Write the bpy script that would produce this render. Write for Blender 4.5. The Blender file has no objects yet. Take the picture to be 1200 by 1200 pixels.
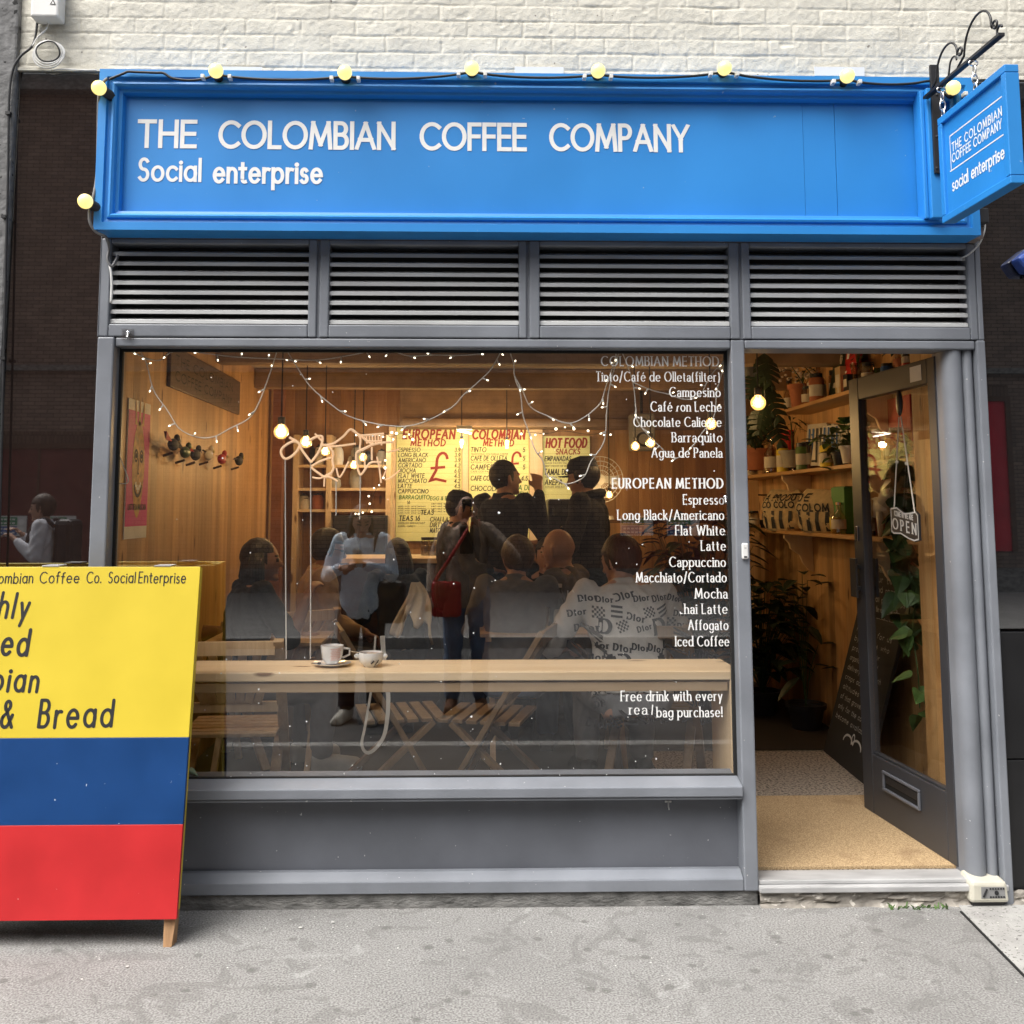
import bpy, bmesh, math, random
import numpy as np
from mathutils import Vector, Matrix, noise as mnoise

C = bpy.context
SC = C.scene
R = math.radians
random.seed(7)
rng = np.random.default_rng(11)

# ------------------------------------------------------------------ camera
CAM = Vector((0.0, -3.8, 1.487))
PITCH, YAW, FPX = R(5.8), R(1.3), 1140.0
PPX, PPY = 572.87, 479.20
_fw = Vector((math.sin(YAW) * math.cos(PITCH), math.cos(YAW) * math.cos(PITCH), math.sin(PITCH)))
_rt = Vector((math.cos(YAW), -math.sin(YAW), 0))
_up = _rt.cross(_fw)
cam_data = bpy.data.cameras.new("camera")
cam = bpy.data.objects.new("camera", cam_data)
SC.collection.objects.link(cam)
cam.matrix_world = Matrix(((_rt.x, _up.x, -_fw.x, CAM.x), (_rt.y, _up.y, -_fw.y, CAM.y), (_rt.z, _up.z, -_fw.z, CAM.z), (0, 0, 0, 1)))
cam_data.sensor_fit = 'HORIZONTAL'
cam_data.sensor_width = 36
cam_data.lens = FPX / 1200 * 36
cam_data.shift_x = (600 - PPX) / 1200
cam_data.shift_y = (PPY - 600) / 1200
cam_data.clip_start = 0.02
cam_data.clip_end = 500
SC.camera = cam

# ------------------------------------------------------------------ world, sun, exposure
SUN_EL, SUN_AZ = R(57), R(230)          # azimuth measured clockwise from +Y: high, behind the camera
world = bpy.data.worlds.new("World")
SC.world = world
world.use_nodes = True
wn = world.node_tree
bg = wn.nodes['Background']
sky = wn.nodes.new('ShaderNodeTexSky')
sky.sky_type = 'NISHITA'
sky.sun_disc = False
sky.sun_elevation = SUN_EL
sky.sun_rotation = SUN_AZ
sky.air_density = 1.0
sky.dust_density = 6.0
sky.ozone_density = 0.4
hsv = wn.nodes.new('ShaderNodeHueSaturation')
hsv.inputs['Saturation'].default_value = 0.28      # overcast: an almost neutral sky
wn.links.new(sky.outputs[0], hsv.inputs['Color'])
wn.links.new(hsv.outputs[0], bg.inputs[0])
bg.inputs[1].default_value = 0.15
sun_d = bpy.data.lights.new("sun", 'SUN')
sun_d.energy = 1.85
sun_d.angle = R(48)
sun_d.color = (1, 0.965, 0.91)
sun = bpy.data.objects.new("sun", sun_d)
sun.rotation_euler = (R(90) - SUN_EL, 0, R(180) - SUN_AZ)
SC.collection.objects.link(sun)
sun.location = (0, -6, 14)
SC.view_settings.view_transform = 'Standard'
SC.view_settings.look = 'None'
SC.view_settings.gamma = 1
SC.view_settings.exposure = 0.86
SC.render.engine = 'CYCLES'
SC.cycles.use_denoising = True
SC.cycles.max_bounces = 8
SC.cycles.transparent_max_bounces = 12
SC.cycles.caustics_reflective = False
SC.cycles.caustics_refractive = False
SC.cycles.sample_clamp_indirect = 6


def ray(px, py):
    return _fw * FPX + _rt * (px - PPX) - _up * (py - PPY)


def at(px, py, Y=0.0):                   # point of the photograph lying at depth Y
    d = ray(px, py)
    return CAM + d * ((Y - CAM.y) / d.y)


def AX(px, Y=0.0, py=595):
    return at(px, py, Y).x


def AZ(py, Y=0.0, px=560):
    return at(px, py, Y).z


def side(px, py, X):                     # point of the photograph lying on the plane x = X
    d = ray(px, py)
    return CAM + d * ((X - CAM.x) / d.x)


def ground(px, py, z=0.0):
    d = ray(px, py)
    return CAM + d * ((z - CAM.z) / d.z)


# ------------------------------------------------------------------ materials
def new_mat(name):
    m = bpy.data.materials.new(name)
    m.use_nodes = True
    return m, m.node_tree, m.node_tree.nodes['Principled BSDF']


def N(t, kind, **kw):
    n = t.nodes.new(kind)
    for k, v in kw.items():
        setattr(n, k, v)
    return n


def lin(c):                               # 0-255 sRGB to linear
    return tuple(((x / 255) / 12.92 if x / 255 <= 0.04045 else ((x / 255 + 0.055) / 1.055) ** 2.4) for x in c)


def mat(name, col, rough=0.5, metal=0.0, var=0.12, scale=9.0, bump=0.0, bscale=60.0, spec=0.5, stretch=(1, 1, 1), speck=None, coat=0):
    """Plain painted or natural surface: base colour with slow blotches, fine bump and optional specks."""
    m, t, b = new_mat(name)
    tc = N(t, 'ShaderNodeTexCoord')
    mp = N(t, 'ShaderNodeMapping')
    mp.inputs['Scale'].default_value = stretch
    t.links.new(tc.outputs['Object'], mp.inputs[0])
    nz = N(t, 'ShaderNodeTexNoise')
    nz.inputs['Scale'].default_value = scale
    nz.inputs['Detail'].default_value = 6
    t.links.new(mp.outputs[0], nz.inputs['Vector'])
    mix = N(t, 'ShaderNodeMix', data_type='RGBA')
    lo = tuple(c * (1 - var) for c in col)
    hi = tuple(min(1, c * (1 + var)) for c in col)
    mix.inputs[6].default_value = (*lo, 1)
    mix.inputs[7].default_value = (*hi, 1)
    cr = N(t, 'ShaderNodeMapRange')
    cr.inputs[1].default_value = 0.3
    cr.inputs[2].default_value = 0.7
    t.links.new(nz.outputs[0], cr.inputs[0])
    t.links.new(cr.outputs[0], mix.inputs[0])
    out = mix.outputs[2]
    if speck:                              # (colour, scale, threshold)
        sn = N(t, 'ShaderNodeTexNoise')
        sn.inputs['Scale'].default_value = speck[1]
        sn.inputs['Detail'].default_value = 2
        t.links.new(tc.outputs['Object'], sn.inputs['Vector'])
        sr = N(t, 'ShaderNodeMapRange')
        sr.inputs[1].default_value = speck[2]
        sr.inputs[2].default_value = speck[2] + 0.03
        t.links.new(sn.outputs[0], sr.inputs[0])
        m2 = N(t, 'ShaderNodeMix', data_type='RGBA')
        t.links.new(sr.outputs[0], m2.inputs[0])
        t.links.new(out, m2.inputs[6])
        m2.inputs[7].default_value = (*speck[0], 1)
        out = m2.outputs[2]
    t.links.new(out, b.inputs['Base Color'])
    b.inputs['Roughness'].default_value = rough
    b.inputs['Metallic'].default_value = metal
    b.inputs['Specular IOR Level'].default_value = spec
    b.inputs['Coat Weight'].default_value = coat
    rr = N(t, 'ShaderNodeMapRange')
    rr.inputs[3].default_value = max(0.02, rough - 0.08)
    rr.inputs[4].default_value = min(1, rough + 0.08)
    t.links.new(nz.outputs[0], rr.inputs[0])
    t.links.new(rr.outputs[0], b.inputs['Roughness'])
    if bump:
        bn = N(t, 'ShaderNodeTexNoise')
        bn.inputs['Scale'].default_value = bscale
        bn.inputs['Detail'].default_value = 5
        t.links.new(mp.outputs[0], bn.inputs['Vector'])
        bp = N(t, 'ShaderNodeBump')
        bp.inputs['Strength'].default_value = bump
        bp.inputs['Distance'].default_value = 0.01
        t.links.new(bn.outputs[0], bp.inputs['Height'])
        t.links.new(bp.outputs[0], b.inputs['Normal'])
    return m


def emit(name, col, strength):
    m, t, b = new_mat(name)
    b.inputs['Base Color'].default_value = (*col, 1)
    b.inputs['Emission Color'].default_value = (*col, 1)
    b.inputs['Emission Strength'].default_value = strength
    return m


def wood(name, light, dark, grain=(0, 0, 1), plank=None, axis='X', rough=0.5, knots=True, ring=14.0):
    """Pine: grain stretched along one axis, knots, optional plank grooves every `plank` metres along `axis`."""
    m, t, b = new_mat(name)
    tc = N(t, 'ShaderNodeTexCoord')
    mp = N(t, 'ShaderNodeMapping')
    s = [1.0, 1.0, 1.0]
    for i in range(3):
        s[i] = 0.07 if grain[i] else 1.0
    mp.inputs['Scale'].default_value = s
    t.links.new(tc.outputs['Object'], mp.inputs[0])
    vec = mp.outputs[0]
    sep = N(t, 'ShaderNodeSeparateXYZ')
    t.links.new(tc.outputs['Object'], sep.inputs[0])
    groove = None
    if plank:
        dv = N(t, 'ShaderNodeMath', operation='DIVIDE')
        t.links.new(sep.outputs[axis], dv.inputs[0])
        dv.inputs[1].default_value = plank
        fl = N(t, 'ShaderNodeMath', operation='FLOOR')
        t.links.new(dv.outputs[0], fl.inputs[0])
        fr = N(t, 'ShaderNodeMath', operation='FRACT')
        t.links.new(dv.outputs[0], fr.inputs[0])
        # each plank has its own grain
        cmb = N(t, 'ShaderNodeCombineXYZ')
        mu = N(t, 'ShaderNodeMath', operation='MULTIPLY')
        mu.inputs[1].default_value = 3.71
        t.links.new(fl.outputs[0], mu.inputs[0])
        for i in range(3):
            t.links.new(mu.outputs[0], cmb.inputs[i])
        add = N(t, 'ShaderNodeVectorMath', operation='ADD')
        t.links.new(vec, add.inputs[0])
        t.links.new(cmb.outputs[0], add.inputs[1])
        vec = add.outputs[0]
        wn_ = N(t, 'ShaderNodeTexWhiteNoise', noise_dimensions='1D')
        t.links.new(fl.outputs[0], wn_.inputs['W'])
        pp = N(t, 'ShaderNodeMath', operation='PINGPONG')
        t.links.new(fr.outputs[0], pp.inputs[0])
        pp.inputs[1].default_value = 0.5
        gr = N(t, 'ShaderNodeMapRange')
        gr.inputs[1].default_value = 0.0
        gr.inputs[2].default_value = 0.05
        t.links.new(pp.outputs[0], gr.inputs[0])
        groove = gr.outputs[0]
    nz = N(t, 'ShaderNodeTexNoise')
    nz.inputs['Scale'].default_value = ring
    nz.inputs['Detail'].default_value = 5
    nz.inputs['Distortion'].default_value = 0.6
    t.links.new(vec, nz.inputs['Vector'])
    n2 = N(t, 'ShaderNodeTexNoise')
    n2.inputs['Scale'].default_value = ring * 7
    n2.inputs['Detail'].default_value = 3
    t.links.new(vec, n2.inputs['Vector'])
    ad = N(t, 'ShaderNodeMath', operation='MULTIPLY_ADD')
    t.links.new(n2.outputs[0], ad.inputs[0])
    ad.inputs[1].default_value = 0.45
    t.links.new(nz.outputs[0], ad.inputs[2])
    rmp = N(t, 'ShaderNodeMapRange')
    rmp.inputs[1].default_value = 0.5
    rmp.inputs[2].default_value = 0.95
    t.links.new(ad.outputs[0], rmp.inputs[0])
    mix = N(t, 'ShaderNodeMix', data_type='RGBA')
    mix.inputs[6].default_value = (*light, 1)
    mix.inputs[7].default_value = (*dark, 1)
    t.links.new(rmp.outputs[0], mix.inputs[0])
    out = mix.outputs[2]
    if plank:
        m2 = N(t, 'ShaderNodeMix', data_type='RGBA', blend_type='MULTIPLY')
        m2.inputs[0].default_value = 1
        cr = N(t, 'ShaderNodeMapRange')
        cr.inputs[3].default_value = 0.72
        cr.inputs[4].default_value = 1.12
        t.links.new(wn_.outputs[0], cr.inputs[0])
        cc = N(t, 'ShaderNodeCombineColor')
        for i in range(3):
            t.links.new(cr.outputs[0], cc.inputs[i])
        t.links.new(out, m2.inputs[6])
        t.links.new(cc.outputs[0], m2.inputs[7])
        out = m2.outputs[2]
    if knots:
        mk = N(t, 'ShaderNodeMapping')
        mk.inputs['Scale'].default_value = [0.3 if g else 1.0 for g in grain]
        t.links.new(tc.outputs['Object'], mk.inputs[0])
        vo = N(t, 'ShaderNodeTexVoronoi')
        vo.inputs['Scale'].default_value = 9
        t.links.new(mk.outputs[0], vo.inputs['Vector'])
        kr = N(t, 'ShaderNodeMapRange')
        kr.inputs[1].default_value = 0.07
        kr.inputs[2].default_value = 0.13
        kr.inputs[3].default_value = 1
        kr.inputs[4].default_value = 0
        t.links.new(vo.outputs['Distance'], kr.inputs[0])
        m3 = N(t, 'ShaderNodeMix', data_type='RGBA')
        m3.inputs[7].default_value = (dark[0] * .35, dark[1] * .28, dark[2] * .25, 1)
        t.links.new(kr.outputs[0], m3.inputs[0])
        t.links.new(out, m3.inputs[6])
        out = m3.outputs[2]
    t.links.new(out, b.inputs['Base Color'])
    b.inputs['Roughness'].default_value = rough
    bp = N(t, 'ShaderNodeBump')
    bp.inputs['Strength'].default_value = 0.35
    bp.inputs['Distance'].default_value = 0.004
    if groove is not None:
        hm = N(t, 'ShaderNodeMath', operation='MULTIPLY_ADD')
        t.links.new(n2.outputs[0], hm.inputs[0])
        hm.inputs[1].default_value = 0.1
        t.links.new(groove, hm.inputs[2])
        t.links.new(hm.outputs[0], bp.inputs['Height'])
    else:
        t.links.new(n2.outputs[0], bp.inputs['Height'])
        bp.inputs['Strength'].default_value = 0.15
    t.links.new(bp.outputs[0], b.inputs['Normal'])
    return m


def glass_sheet(name, refl=0.12, tint=(1, 1, 1)):
    """Flat pane: see-through plus a mirror reflection that grows at grazing angles."""
    m, t, b = new_mat(name)
    t.nodes.remove(b)
    out = t.nodes['Material Output']
    tr = N(t, 'ShaderNodeBsdfTransparent')
    tr.inputs[0].default_value = (*tint, 1)
    gl = N(t, 'ShaderNodeBsdfGlossy')
    gl.inputs['Roughness'].default_value = 0.0
    fr = N(t, 'ShaderNodeFresnel')
    ge = N(t, 'ShaderNodeNewGeometry')          # the node inverts its index on back faces: undo that, a pane reflects alike from both sides
    io = N(t, 'ShaderNodeMapRange')
    io.inputs[3].default_value = 1.5
    io.inputs[4].default_value = 1 / 1.5
    t.links.new(ge.outputs['Backfacing'], io.inputs[0])
    t.links.new(io.outputs[0], fr.inputs[0])
    ad = N(t, 'ShaderNodeMath', operation='ADD', use_clamp=True)
    t.links.new(fr.outputs[0], ad.inputs[0])
    ad.inputs[1].default_value = refl
    mx = N(t, 'ShaderNodeMixShader')
    t.links.new(ad.outputs[0], mx.inputs[0])
    t.links.new(tr.outputs[0], mx.inputs[1])
    t.links.new(gl.outputs[0], mx.inputs[2])
    t.links.new(mx.outputs[0], out.inputs[0])
    return m


def brick_mat(name, c1, c2, mortar, bw=0.225, bh=0.07, rough=0.75, plane='XZ', bump=0.5):
    m, t, b = new_mat(name)
    tc = N(t, 'ShaderNodeTexCoord')
    sp = N(t, 'ShaderNodeSeparateXYZ')
    t.links.new(tc.outputs['Object'], sp.inputs[0])
    cm = N(t, 'ShaderNodeCombineXYZ')
    t.links.new(sp.outputs[plane[0]], cm.inputs[0])
    t.links.new(sp.outputs[plane[1]], cm.inputs[1])
    br = N(t, 'ShaderNodeTexBrick')
    br.inputs['Scale'].default_value = 1
    br.inputs['Brick Width'].default_value = bw
    br.inputs['Row Height'].default_value = bh
    br.inputs['Mortar Size'].default_value = 0.006
    br.inputs['Mortar Smooth'].default_value = 0.3
    br.inputs['Color1'].default_value = (*c1, 1)
    br.inputs['Color2'].default_value = (*c2, 1)
    br.inputs['Mortar'].default_value = (*mortar, 1)
    t.links.new(cm.outputs[0], br.inputs['Vector'])
    nz = N(t, 'ShaderNodeTexNoise')
    nz.inputs['Scale'].default_value = 2.5
    nz.inputs['Detail'].default_value = 6
    t.links.new(tc.outputs['Object'], nz.inputs['Vector'])
    mr = N(t, 'ShaderNodeMapRange')
    mr.inputs[3].default_value = 0.6
    mr.inputs[4].default_value = 1.4
    t.links.new(nz.outputs[0], mr.inputs[0])
    vm = N(t, 'ShaderNodeVectorMath', operation='SCALE')
    t.links.new(br.outputs['Color'], vm.inputs[0])
    t.links.new(mr.outputs[0], vm.inputs['Scale'])
    t.links.new(vm.outputs[0], b.inputs['Base Color'])
    b.inputs['Roughness'].default_value = rough
    iv = N(t, 'ShaderNodeMath', operation='SUBTRACT')
    iv.inputs[0].default_value = 1
    t.links.new(br.outputs['Fac'], iv.inputs[1])
    bp = N(t, 'ShaderNodeBump')
    bp.inputs['Strength'].default_value = bump
    bp.inputs['Distance'].default_value = 0.008
    t.links.new(iv.outputs[0], bp.inputs['Height'])
    t.links.new(bp.outputs[0], b.inputs['Normal'])
    return m


def asphalt_mat():
    m, t, b = new_mat("pavement_asphalt")
    tc = N(t, 'ShaderNodeTexCoord')
    def noise(scale, detail=4, dist=0.0):
        n = N(t, 'ShaderNodeTexNoise')
        n.inputs['Scale'].default_value = scale
        n.inputs['Detail'].default_value = detail
        n.inputs['Distortion'].default_value = dist
        t.links.new(tc.outputs['Object'], n.inputs['Vector'])
        return n.outputs[0]
    def rng_(src, a, b_, c=0.0, d=1.0):
        r = N(t, 'ShaderNodeMapRange')
        for i, v in enumerate((a, b_, c, d)):
            r.inputs[i + 1].default_value = v
        t.links.new(src, r.inputs[0])
        return r.outputs[0]
    def mixc(f, a, b_):
        x = N(t, 'ShaderNodeMix', data_type='RGBA')
        t.links.new(f, x.inputs[0])
        for i, v in ((6, a), (7, b_)):
            if isinstance(v, tuple):
                x.inputs[i].default_value = (*v, 1)
            else:
                t.links.new(v, x.inputs[i])
        return x.outputs[2]
    base = mixc(rng_(noise(3, 7), .32, .68), (.145, .142, .136), (.215, .21, .202))
    fine = mixc(rng_(noise(150, 6), .36, .64), (.10, .098, .094), (.46, .455, .44))
    x = N(t, 'ShaderNodeMix', data_type='RGBA')
    x.inputs[0].default_value = 0.55
    t.links.new(base, x.inputs[6]); t.links.new(fine, x.inputs[7])
    c = x.outputs[2]
    # trodden-in gum and damp marks, pale scuffs
    vo = N(t, 'ShaderNodeTexVoronoi'); vo.inputs['Scale'].default_value = 7.5
    t.links.new(tc.outputs['Object'], vo.inputs['Vector'])
    dn = N(t, 'ShaderNodeMath', operation='MULTIPLY_ADD'); t.links.new(noise(45), dn.inputs[0]); dn.inputs[1].default_value = .09
    t.links.new(vo.outputs['Distance'], dn.inputs[2])
    c = mixc(rng_(dn.outputs[0], .15, .20, .6, 0), c, (.10, .096, .09))
    c = mixc(rng_(noise(6.3, 9, 1.2), .64, .78, 0, .5), c, (.5, .5, .485))
    c = mixc(rng_(noise(95, 3), .70, .73, 0, .7), c, (.6, .59, .57))
    c = mixc(rng_(noise(1.7, 8, .5), .48, .66, 0, .3), c, (.15, .146, .14))
    c = mixc(rng_(noise(4.1, 10, 2.5), .565, .60, 0, .35), c, (.12, .116, .11))
    t.links.new(c, b.inputs['Base Color'])
    b.inputs['Roughness'].default_value = 0.85
    bp = N(t, 'ShaderNodeBump'); bp.inputs['Strength'].default_value = .5; bp.inputs['Distance'].default_value = .004
    t.links.new(noise(330, 3), bp.inputs['Height'])
    t.links.new(bp.outputs[0], b.inputs['Normal'])
    return m


def fleck_mat(name, cols, scale, rough, thr=(.42, .58), bump=0.1):
    m, t, b = new_mat(name)
    tc = N(t, 'ShaderNodeTexCoord')
    n = N(t, 'ShaderNodeTexNoise'); n.inputs['Scale'].default_value = scale; n.inputs['Detail'].default_value = 2
    t.links.new(tc.outputs['Object'], n.inputs['Vector'])
    big = N(t, 'ShaderNodeTexNoise'); big.inputs['Scale'].default_value = 5; big.inputs['Detail'].default_value = 6
    t.links.new(tc.outputs['Object'], big.inputs['Vector'])
    r = N(t, 'ShaderNodeValToRGB')
    r.color_ramp.elements[0].position = thr[0]; r.color_ramp.elements[0].color = (*cols[0], 1)
    r.color_ramp.elements[1].position = thr[1]; r.color_ramp.elements[1].color = (*cols[1], 1)
    t.links.new(n.outputs[0], r.inputs[0])
    mx = N(t, 'ShaderNodeMix', data_type='RGBA')
    mr = N(t, 'ShaderNodeMapRange'); mr.inputs[1].default_value = .58; mr.inputs[2].default_value = .72; mr.inputs[4].default_value = .6
    t.links.new(big.outputs[0], mr.inputs[0]); t.links.new(mr.outputs[0], mx.inputs[0])
    t.links.new(r.outputs[0], mx.inputs[6]); mx.inputs[7].default_value = (*cols[2], 1)
    t.links.new(mx.outputs[2], b.inputs['Base Color'])
    b.inputs['Roughness'].default_value = rough
    bp = N(t, 'ShaderNodeBump'); bp.inputs['Strength'].default_value = bump; bp.inputs['Distance'].default_value = .004
    t.links.new(n.outputs[0], bp.inputs['Height']); t.links.new(bp.outputs[0], b.inputs['Normal'])
    return m


M = {}
M['blue'] = mat('blue_gloss_paint', (.022, .225, .60), 0.42, var=.09, scale=3.0, bump=.05, bscale=30, stretch=(.6, 1, .5), speck=((.30, .42, .58), 42, .76))
M['grey'] = mat('grey_frame_paint', lin((122, 126, 133)), 0.42, var=.16, scale=4, bump=.08, bscale=60, speck=((.55, .55, .55), 62, .75))
M['grey_dark'] = mat('dark_grey_panel_paint', lin((95, 98, 105)), 0.45, var=.16, scale=3.2, bump=.07, bscale=40, speck=((.5, .5, .5), 58, .755))
M['slat'] = mat('weathered_slat_paint', lin((184, 185, 184)), 0.4, var=.24, scale=5, stretch=(.4, 1, 3))
M['black'] = mat('black_gap', (.008, .008, .008), 0.8)
M['door_black'] = mat('door_dark_paint', lin((56, 57, 61)), 0.33, var=.12, scale=6)
M['iron'] = mat('black_iron', (.014, .014, .016), 0.42, var=.3, bump=.1)
M['rubber'] = mat('black_cable', (.012, .012, .013), 0.5)
M['white_paint'] = mat('white_lettering_paint', (.80, .80, .78), 0.5, var=.04, scale=30)
M['vinyl'] = mat('white_vinyl', (.84, .84, .82), 0.5, var=.03)
M['white_plastic'] = mat('white_plastic', (.70, .70, .68), 0.4, var=.05)
M['cream_plastic'] = mat('cream_plastic', (.52, .50, .42), 0.45, var=.1, scale=14)
M['metal'] = mat('worn_aluminium', (.44, .44, .44), 0.45, metal=.2, var=.2, scale=18, stretch=(.3, 1, 1))
M['chrome'] = mat('chrome', (.75, .75, .75), 0.12, metal=1.0, var=.05)
M['clear'] = glass_sheet('clear_plastic', .15)
M['glass'] = glass_sheet('window_glass', .085)
M['door_glass'] = glass_sheet('door_glass', .03)
M['gloss_brown'] = mat('polished_brown_stone', (.016, .010, .0085), 0.02, var=.2, scale=30, spec=1.0, speck=((.3, .28, .26), 40, .78))
M['gloss_black'] = mat('polished_black_stone', (.009, .009, .010), 0.02, var=.2, scale=30, spec=1.0, speck=((.3, .3, .3), 40, .79))
for k in ('gloss_brown', 'gloss_black'):
    _t = M[k].node_tree
    _b = _t.nodes['Principled BSDF']
    _b.inputs['IOR'].default_value = 1.95
    for l in list(_b.inputs['Roughness'].links):
        _t.links.remove(l)
    _b.inputs['Roughness'].default_value = 0.015
M['black_paint'] = mat('dull_black_paint', (.007, .007, .008), .5, var=.3, scale=4)
M['render_grey'] = mat('rough_grey_render', (.16, .16, .16), .9, var=.35, scale=14, bump=.9, bscale=30, speck=((.02, .02, .02), 26, .66))
M['concrete'] = mat('dark_concrete', (.17, .168, .16), .9, var=.5, scale=26, bump=.9, bscale=120, stretch=(.5, 1, 1))
M['worn_stone'] = mat('worn_stone', (.25, .23, .20), .9, var=.5, scale=11, bump=1.0, bscale=28, speck=((.5, .47, .42), 24, .62))
M['asphalt'] = asphalt_mat()
M['slab'] = mat('paving_slab', (.33, .325, .31), .85, var=.2, scale=8, bump=.4, bscale=160, speck=((.15, .145, .14), 90, .62))
M['road'] = mat('road_asphalt', (.075, .075, .076), .85, var=.25, scale=3, bump=.4, bscale=200)
M['coir'] = fleck_mat('coir_mat', ((.26, .165, .075), (.56, .41, .235), (.26, .165, .085)), 190, .95, (.33, .62), .8)
M['terrazzo'] = fleck_mat('terrazzo', ((.10, .085, .07), (.50, .44, .37), (.38, .32, .26)), 75, .35, (.44, .50), .02)
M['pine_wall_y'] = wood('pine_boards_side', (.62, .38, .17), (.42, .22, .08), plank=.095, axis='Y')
M['pine_pier'] = wood('daylit_pine_boards', (.74, .46, .20), (.50, .26, .085), plank=.14, axis='Y')  # pine lightened: daylight on the pier is put into its colour
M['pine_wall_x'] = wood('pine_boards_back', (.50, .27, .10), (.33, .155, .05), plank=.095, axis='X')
M['pine_raw'] = wood('pale_pine', (.80, .62, .40), (.66, .46, .25), grain=(1, 0, 0), ring=9)
M['pine_raw_z'] = wood('pale_pine_upright', (.80, .62, .40), (.66, .46, .25), grain=(0, 0, 1), ring=9)
M['pine_raw_y'] = wood('pine_shelf_board', (.50, .29, .12), (.36, .19, .065), grain=(0, 1, 0), ring=9)
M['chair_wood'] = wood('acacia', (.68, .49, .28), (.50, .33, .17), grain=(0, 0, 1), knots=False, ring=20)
M['chair_shaded'] = wood('shaded_acacia', (.24, .15, .075), (.15, .09, .04), grain=(0, 0, 1), knots=False, ring=20)  # shaded copy of the acacia, the gloom put into its colour
M['dark_wood'] = wood('dark_stained_wood', (.10, .05, .025), (.055, .026, .013), grain=(1, 0, 0), knots=False)
M['ceiling'] = mat('warm_ceiling_paint', (.52, .42, .30), .8)
M['ceiling_dark'] = mat('brown_beam_paint', (.24, .155, .09), .7, var=.2)
M['bulb_festoon'] = emit('festoon_bulb_glow', (1.0, .80, .26), .62)
_b = M['bulb_festoon'].node_tree.nodes['Principled BSDF']; _b.inputs['Coat Weight'].default_value = .8; _b.inputs['Coat Roughness'].default_value = .04; _b.inputs['Roughness'].default_value = .2
M['bulb_warm'] = emit('filament_glow', (1.0, .62, .22), 9.0)
M['bulb_glass'] = emit('bulb_amber_glass', (1.0, .60, .20), 1.6)
M['mini_bulb'] = emit('fairy_bulb_glow', (1.0, .90, .66), 2.2)
M['wire_white'] = mat('white_wire', (.74, .70, .62), .45)
M['peach'] = emit('lamplit_peach_rope', (.95, .62, .36), .30)  # the rope is no lamp; its faint glow stands for lamplight on it
M['terracotta'] = mat('terracotta', (.38, .13, .06), .8, var=.15)
M['pot_concrete'] = mat('pale_concrete_pot', (.36, .33, .27), .85, var=.2)
M['pot_white'] = mat('white_glazed_pot', (.7, .68, .63), .35)
M['leaf'] = mat('leaf_green', (.035, .075, .022), .38, var=.35, scale=25)
M['leaf_light'] = mat('leaf_light_green', (.08, .15, .04), .4, var=.3, scale=25)
M['leaf_dark'] = mat('leaf_dark_green', (.012, .024, .010), .45, var=.4, scale=25)
M['blossom'] = mat('dried_blossom', (.62, .52, .44), .8)
M['china'] = mat('white_china', (.80, .80, .78), .15, var=.02, coat=.3)
M['pink'] = mat('pink_glaze', (.72, .34, .26), .25)
M['coffee'] = mat('milky_coffee', (.34, .19, .10), .3, var=.2, scale=60)
M['paper_yellow'] = mat('yellow_menu_paper', (.76, .75, .34), .8, var=.05)
M['ink'] = mat('black_ink', (.012, .012, .014), .7)
M['ink_red'] = mat('red_ink', (.30, .03, .02), .7)
M['ink_green'] = mat('green_ink', (.03, .16, .03), .7)
M['board_yellow'] = mat('board_yellow_paint', (.62, .475, .035), .45, var=.06, scale=4, speck=((.40, .34, .08), 50, .785))
M['board_blue'] = mat('board_blue_paint', (.002, .040, .155), .4, var=.14, scale=5, speck=((.45, .5, .6), 55, .75))
M['board_red'] = mat('board_red_paint', (.48, .017, .020), .45, var=.12, scale=5, speck=((.62, .35, .32), 60, .765))
M['pink_poster'] = mat('magenta_poster', (.62, .025, .24), .6, var=.15, scale=5)
M['red'] = mat('red_card', (.45, .02, .02), .5)
M['red_door'] = mat('oxblood_door_paint', (.12, .020, .016), .45, var=.2, scale=2)
M['crimson_door'] = mat('crimson_door_paint', (.52, .010, .03), .5, var=.15, scale=2)
M['green'] = mat('green_box_card', (.05, .20, .04), .5)
M['mint'] = mat('mint_cloth', (.40, .60, .46), .9, var=.15, scale=20, bump=.4, bscale=25)
M['beige'] = mat('beige_cloth', (.50, .36, .20), .9, var=.15)
M['strap'] = mat('canvas_strap', (.62, .57, .48), .85)
M['jute'] = mat('jute_sack', (.48, .37, .22), .95, var=.15, scale=40, bump=.5, bscale=300)
M['chalk'] = mat('chalkboard', (.016, .015, .014), .7, var=.4, scale=6)
M['chalk_ink'] = mat('chalk_lettering', (.50, .50, .48), .9)
M['plastic_dark'] = mat('dark_plastic', (.02, .02, .022), .4)
M['card'] = mat('pale_card', (.55, .50, .42), .7, var=.2)
M['yellow_cable'] = mat('yellow_cable', (.62, .50, .10), .5)
M['skin'] = mat('skin_light', (.46, .26, .18), .5, var=.1, scale=20)
M['skin_tan'] = mat('skin_tan', (.34, .18, .11), .5, var=.1, scale=20)
M['hair_dark'] = mat('hair_dark', (.010, .008, .007), .45, var=.5, scale=60, bump=.6, bscale=120, stretch=(1, 1, .15))
M['hair_brown'] = mat('hair_brown', (.055, .030, .016), .5, var=.4, scale=60, bump=.6, bscale=120, stretch=(1, 1, .15))
M['eye'] = mat('eye_dark', (.02, .015, .012), .3)
M['lip'] = mat('lip', (.30, .10, .08), .5)


def cloth(name, c, **k):
    if name not in M:
        M[name] = mat(name, c, .88, var=.14, scale=14, bump=.25, bscale=45, **k)
    return M[name]


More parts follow.
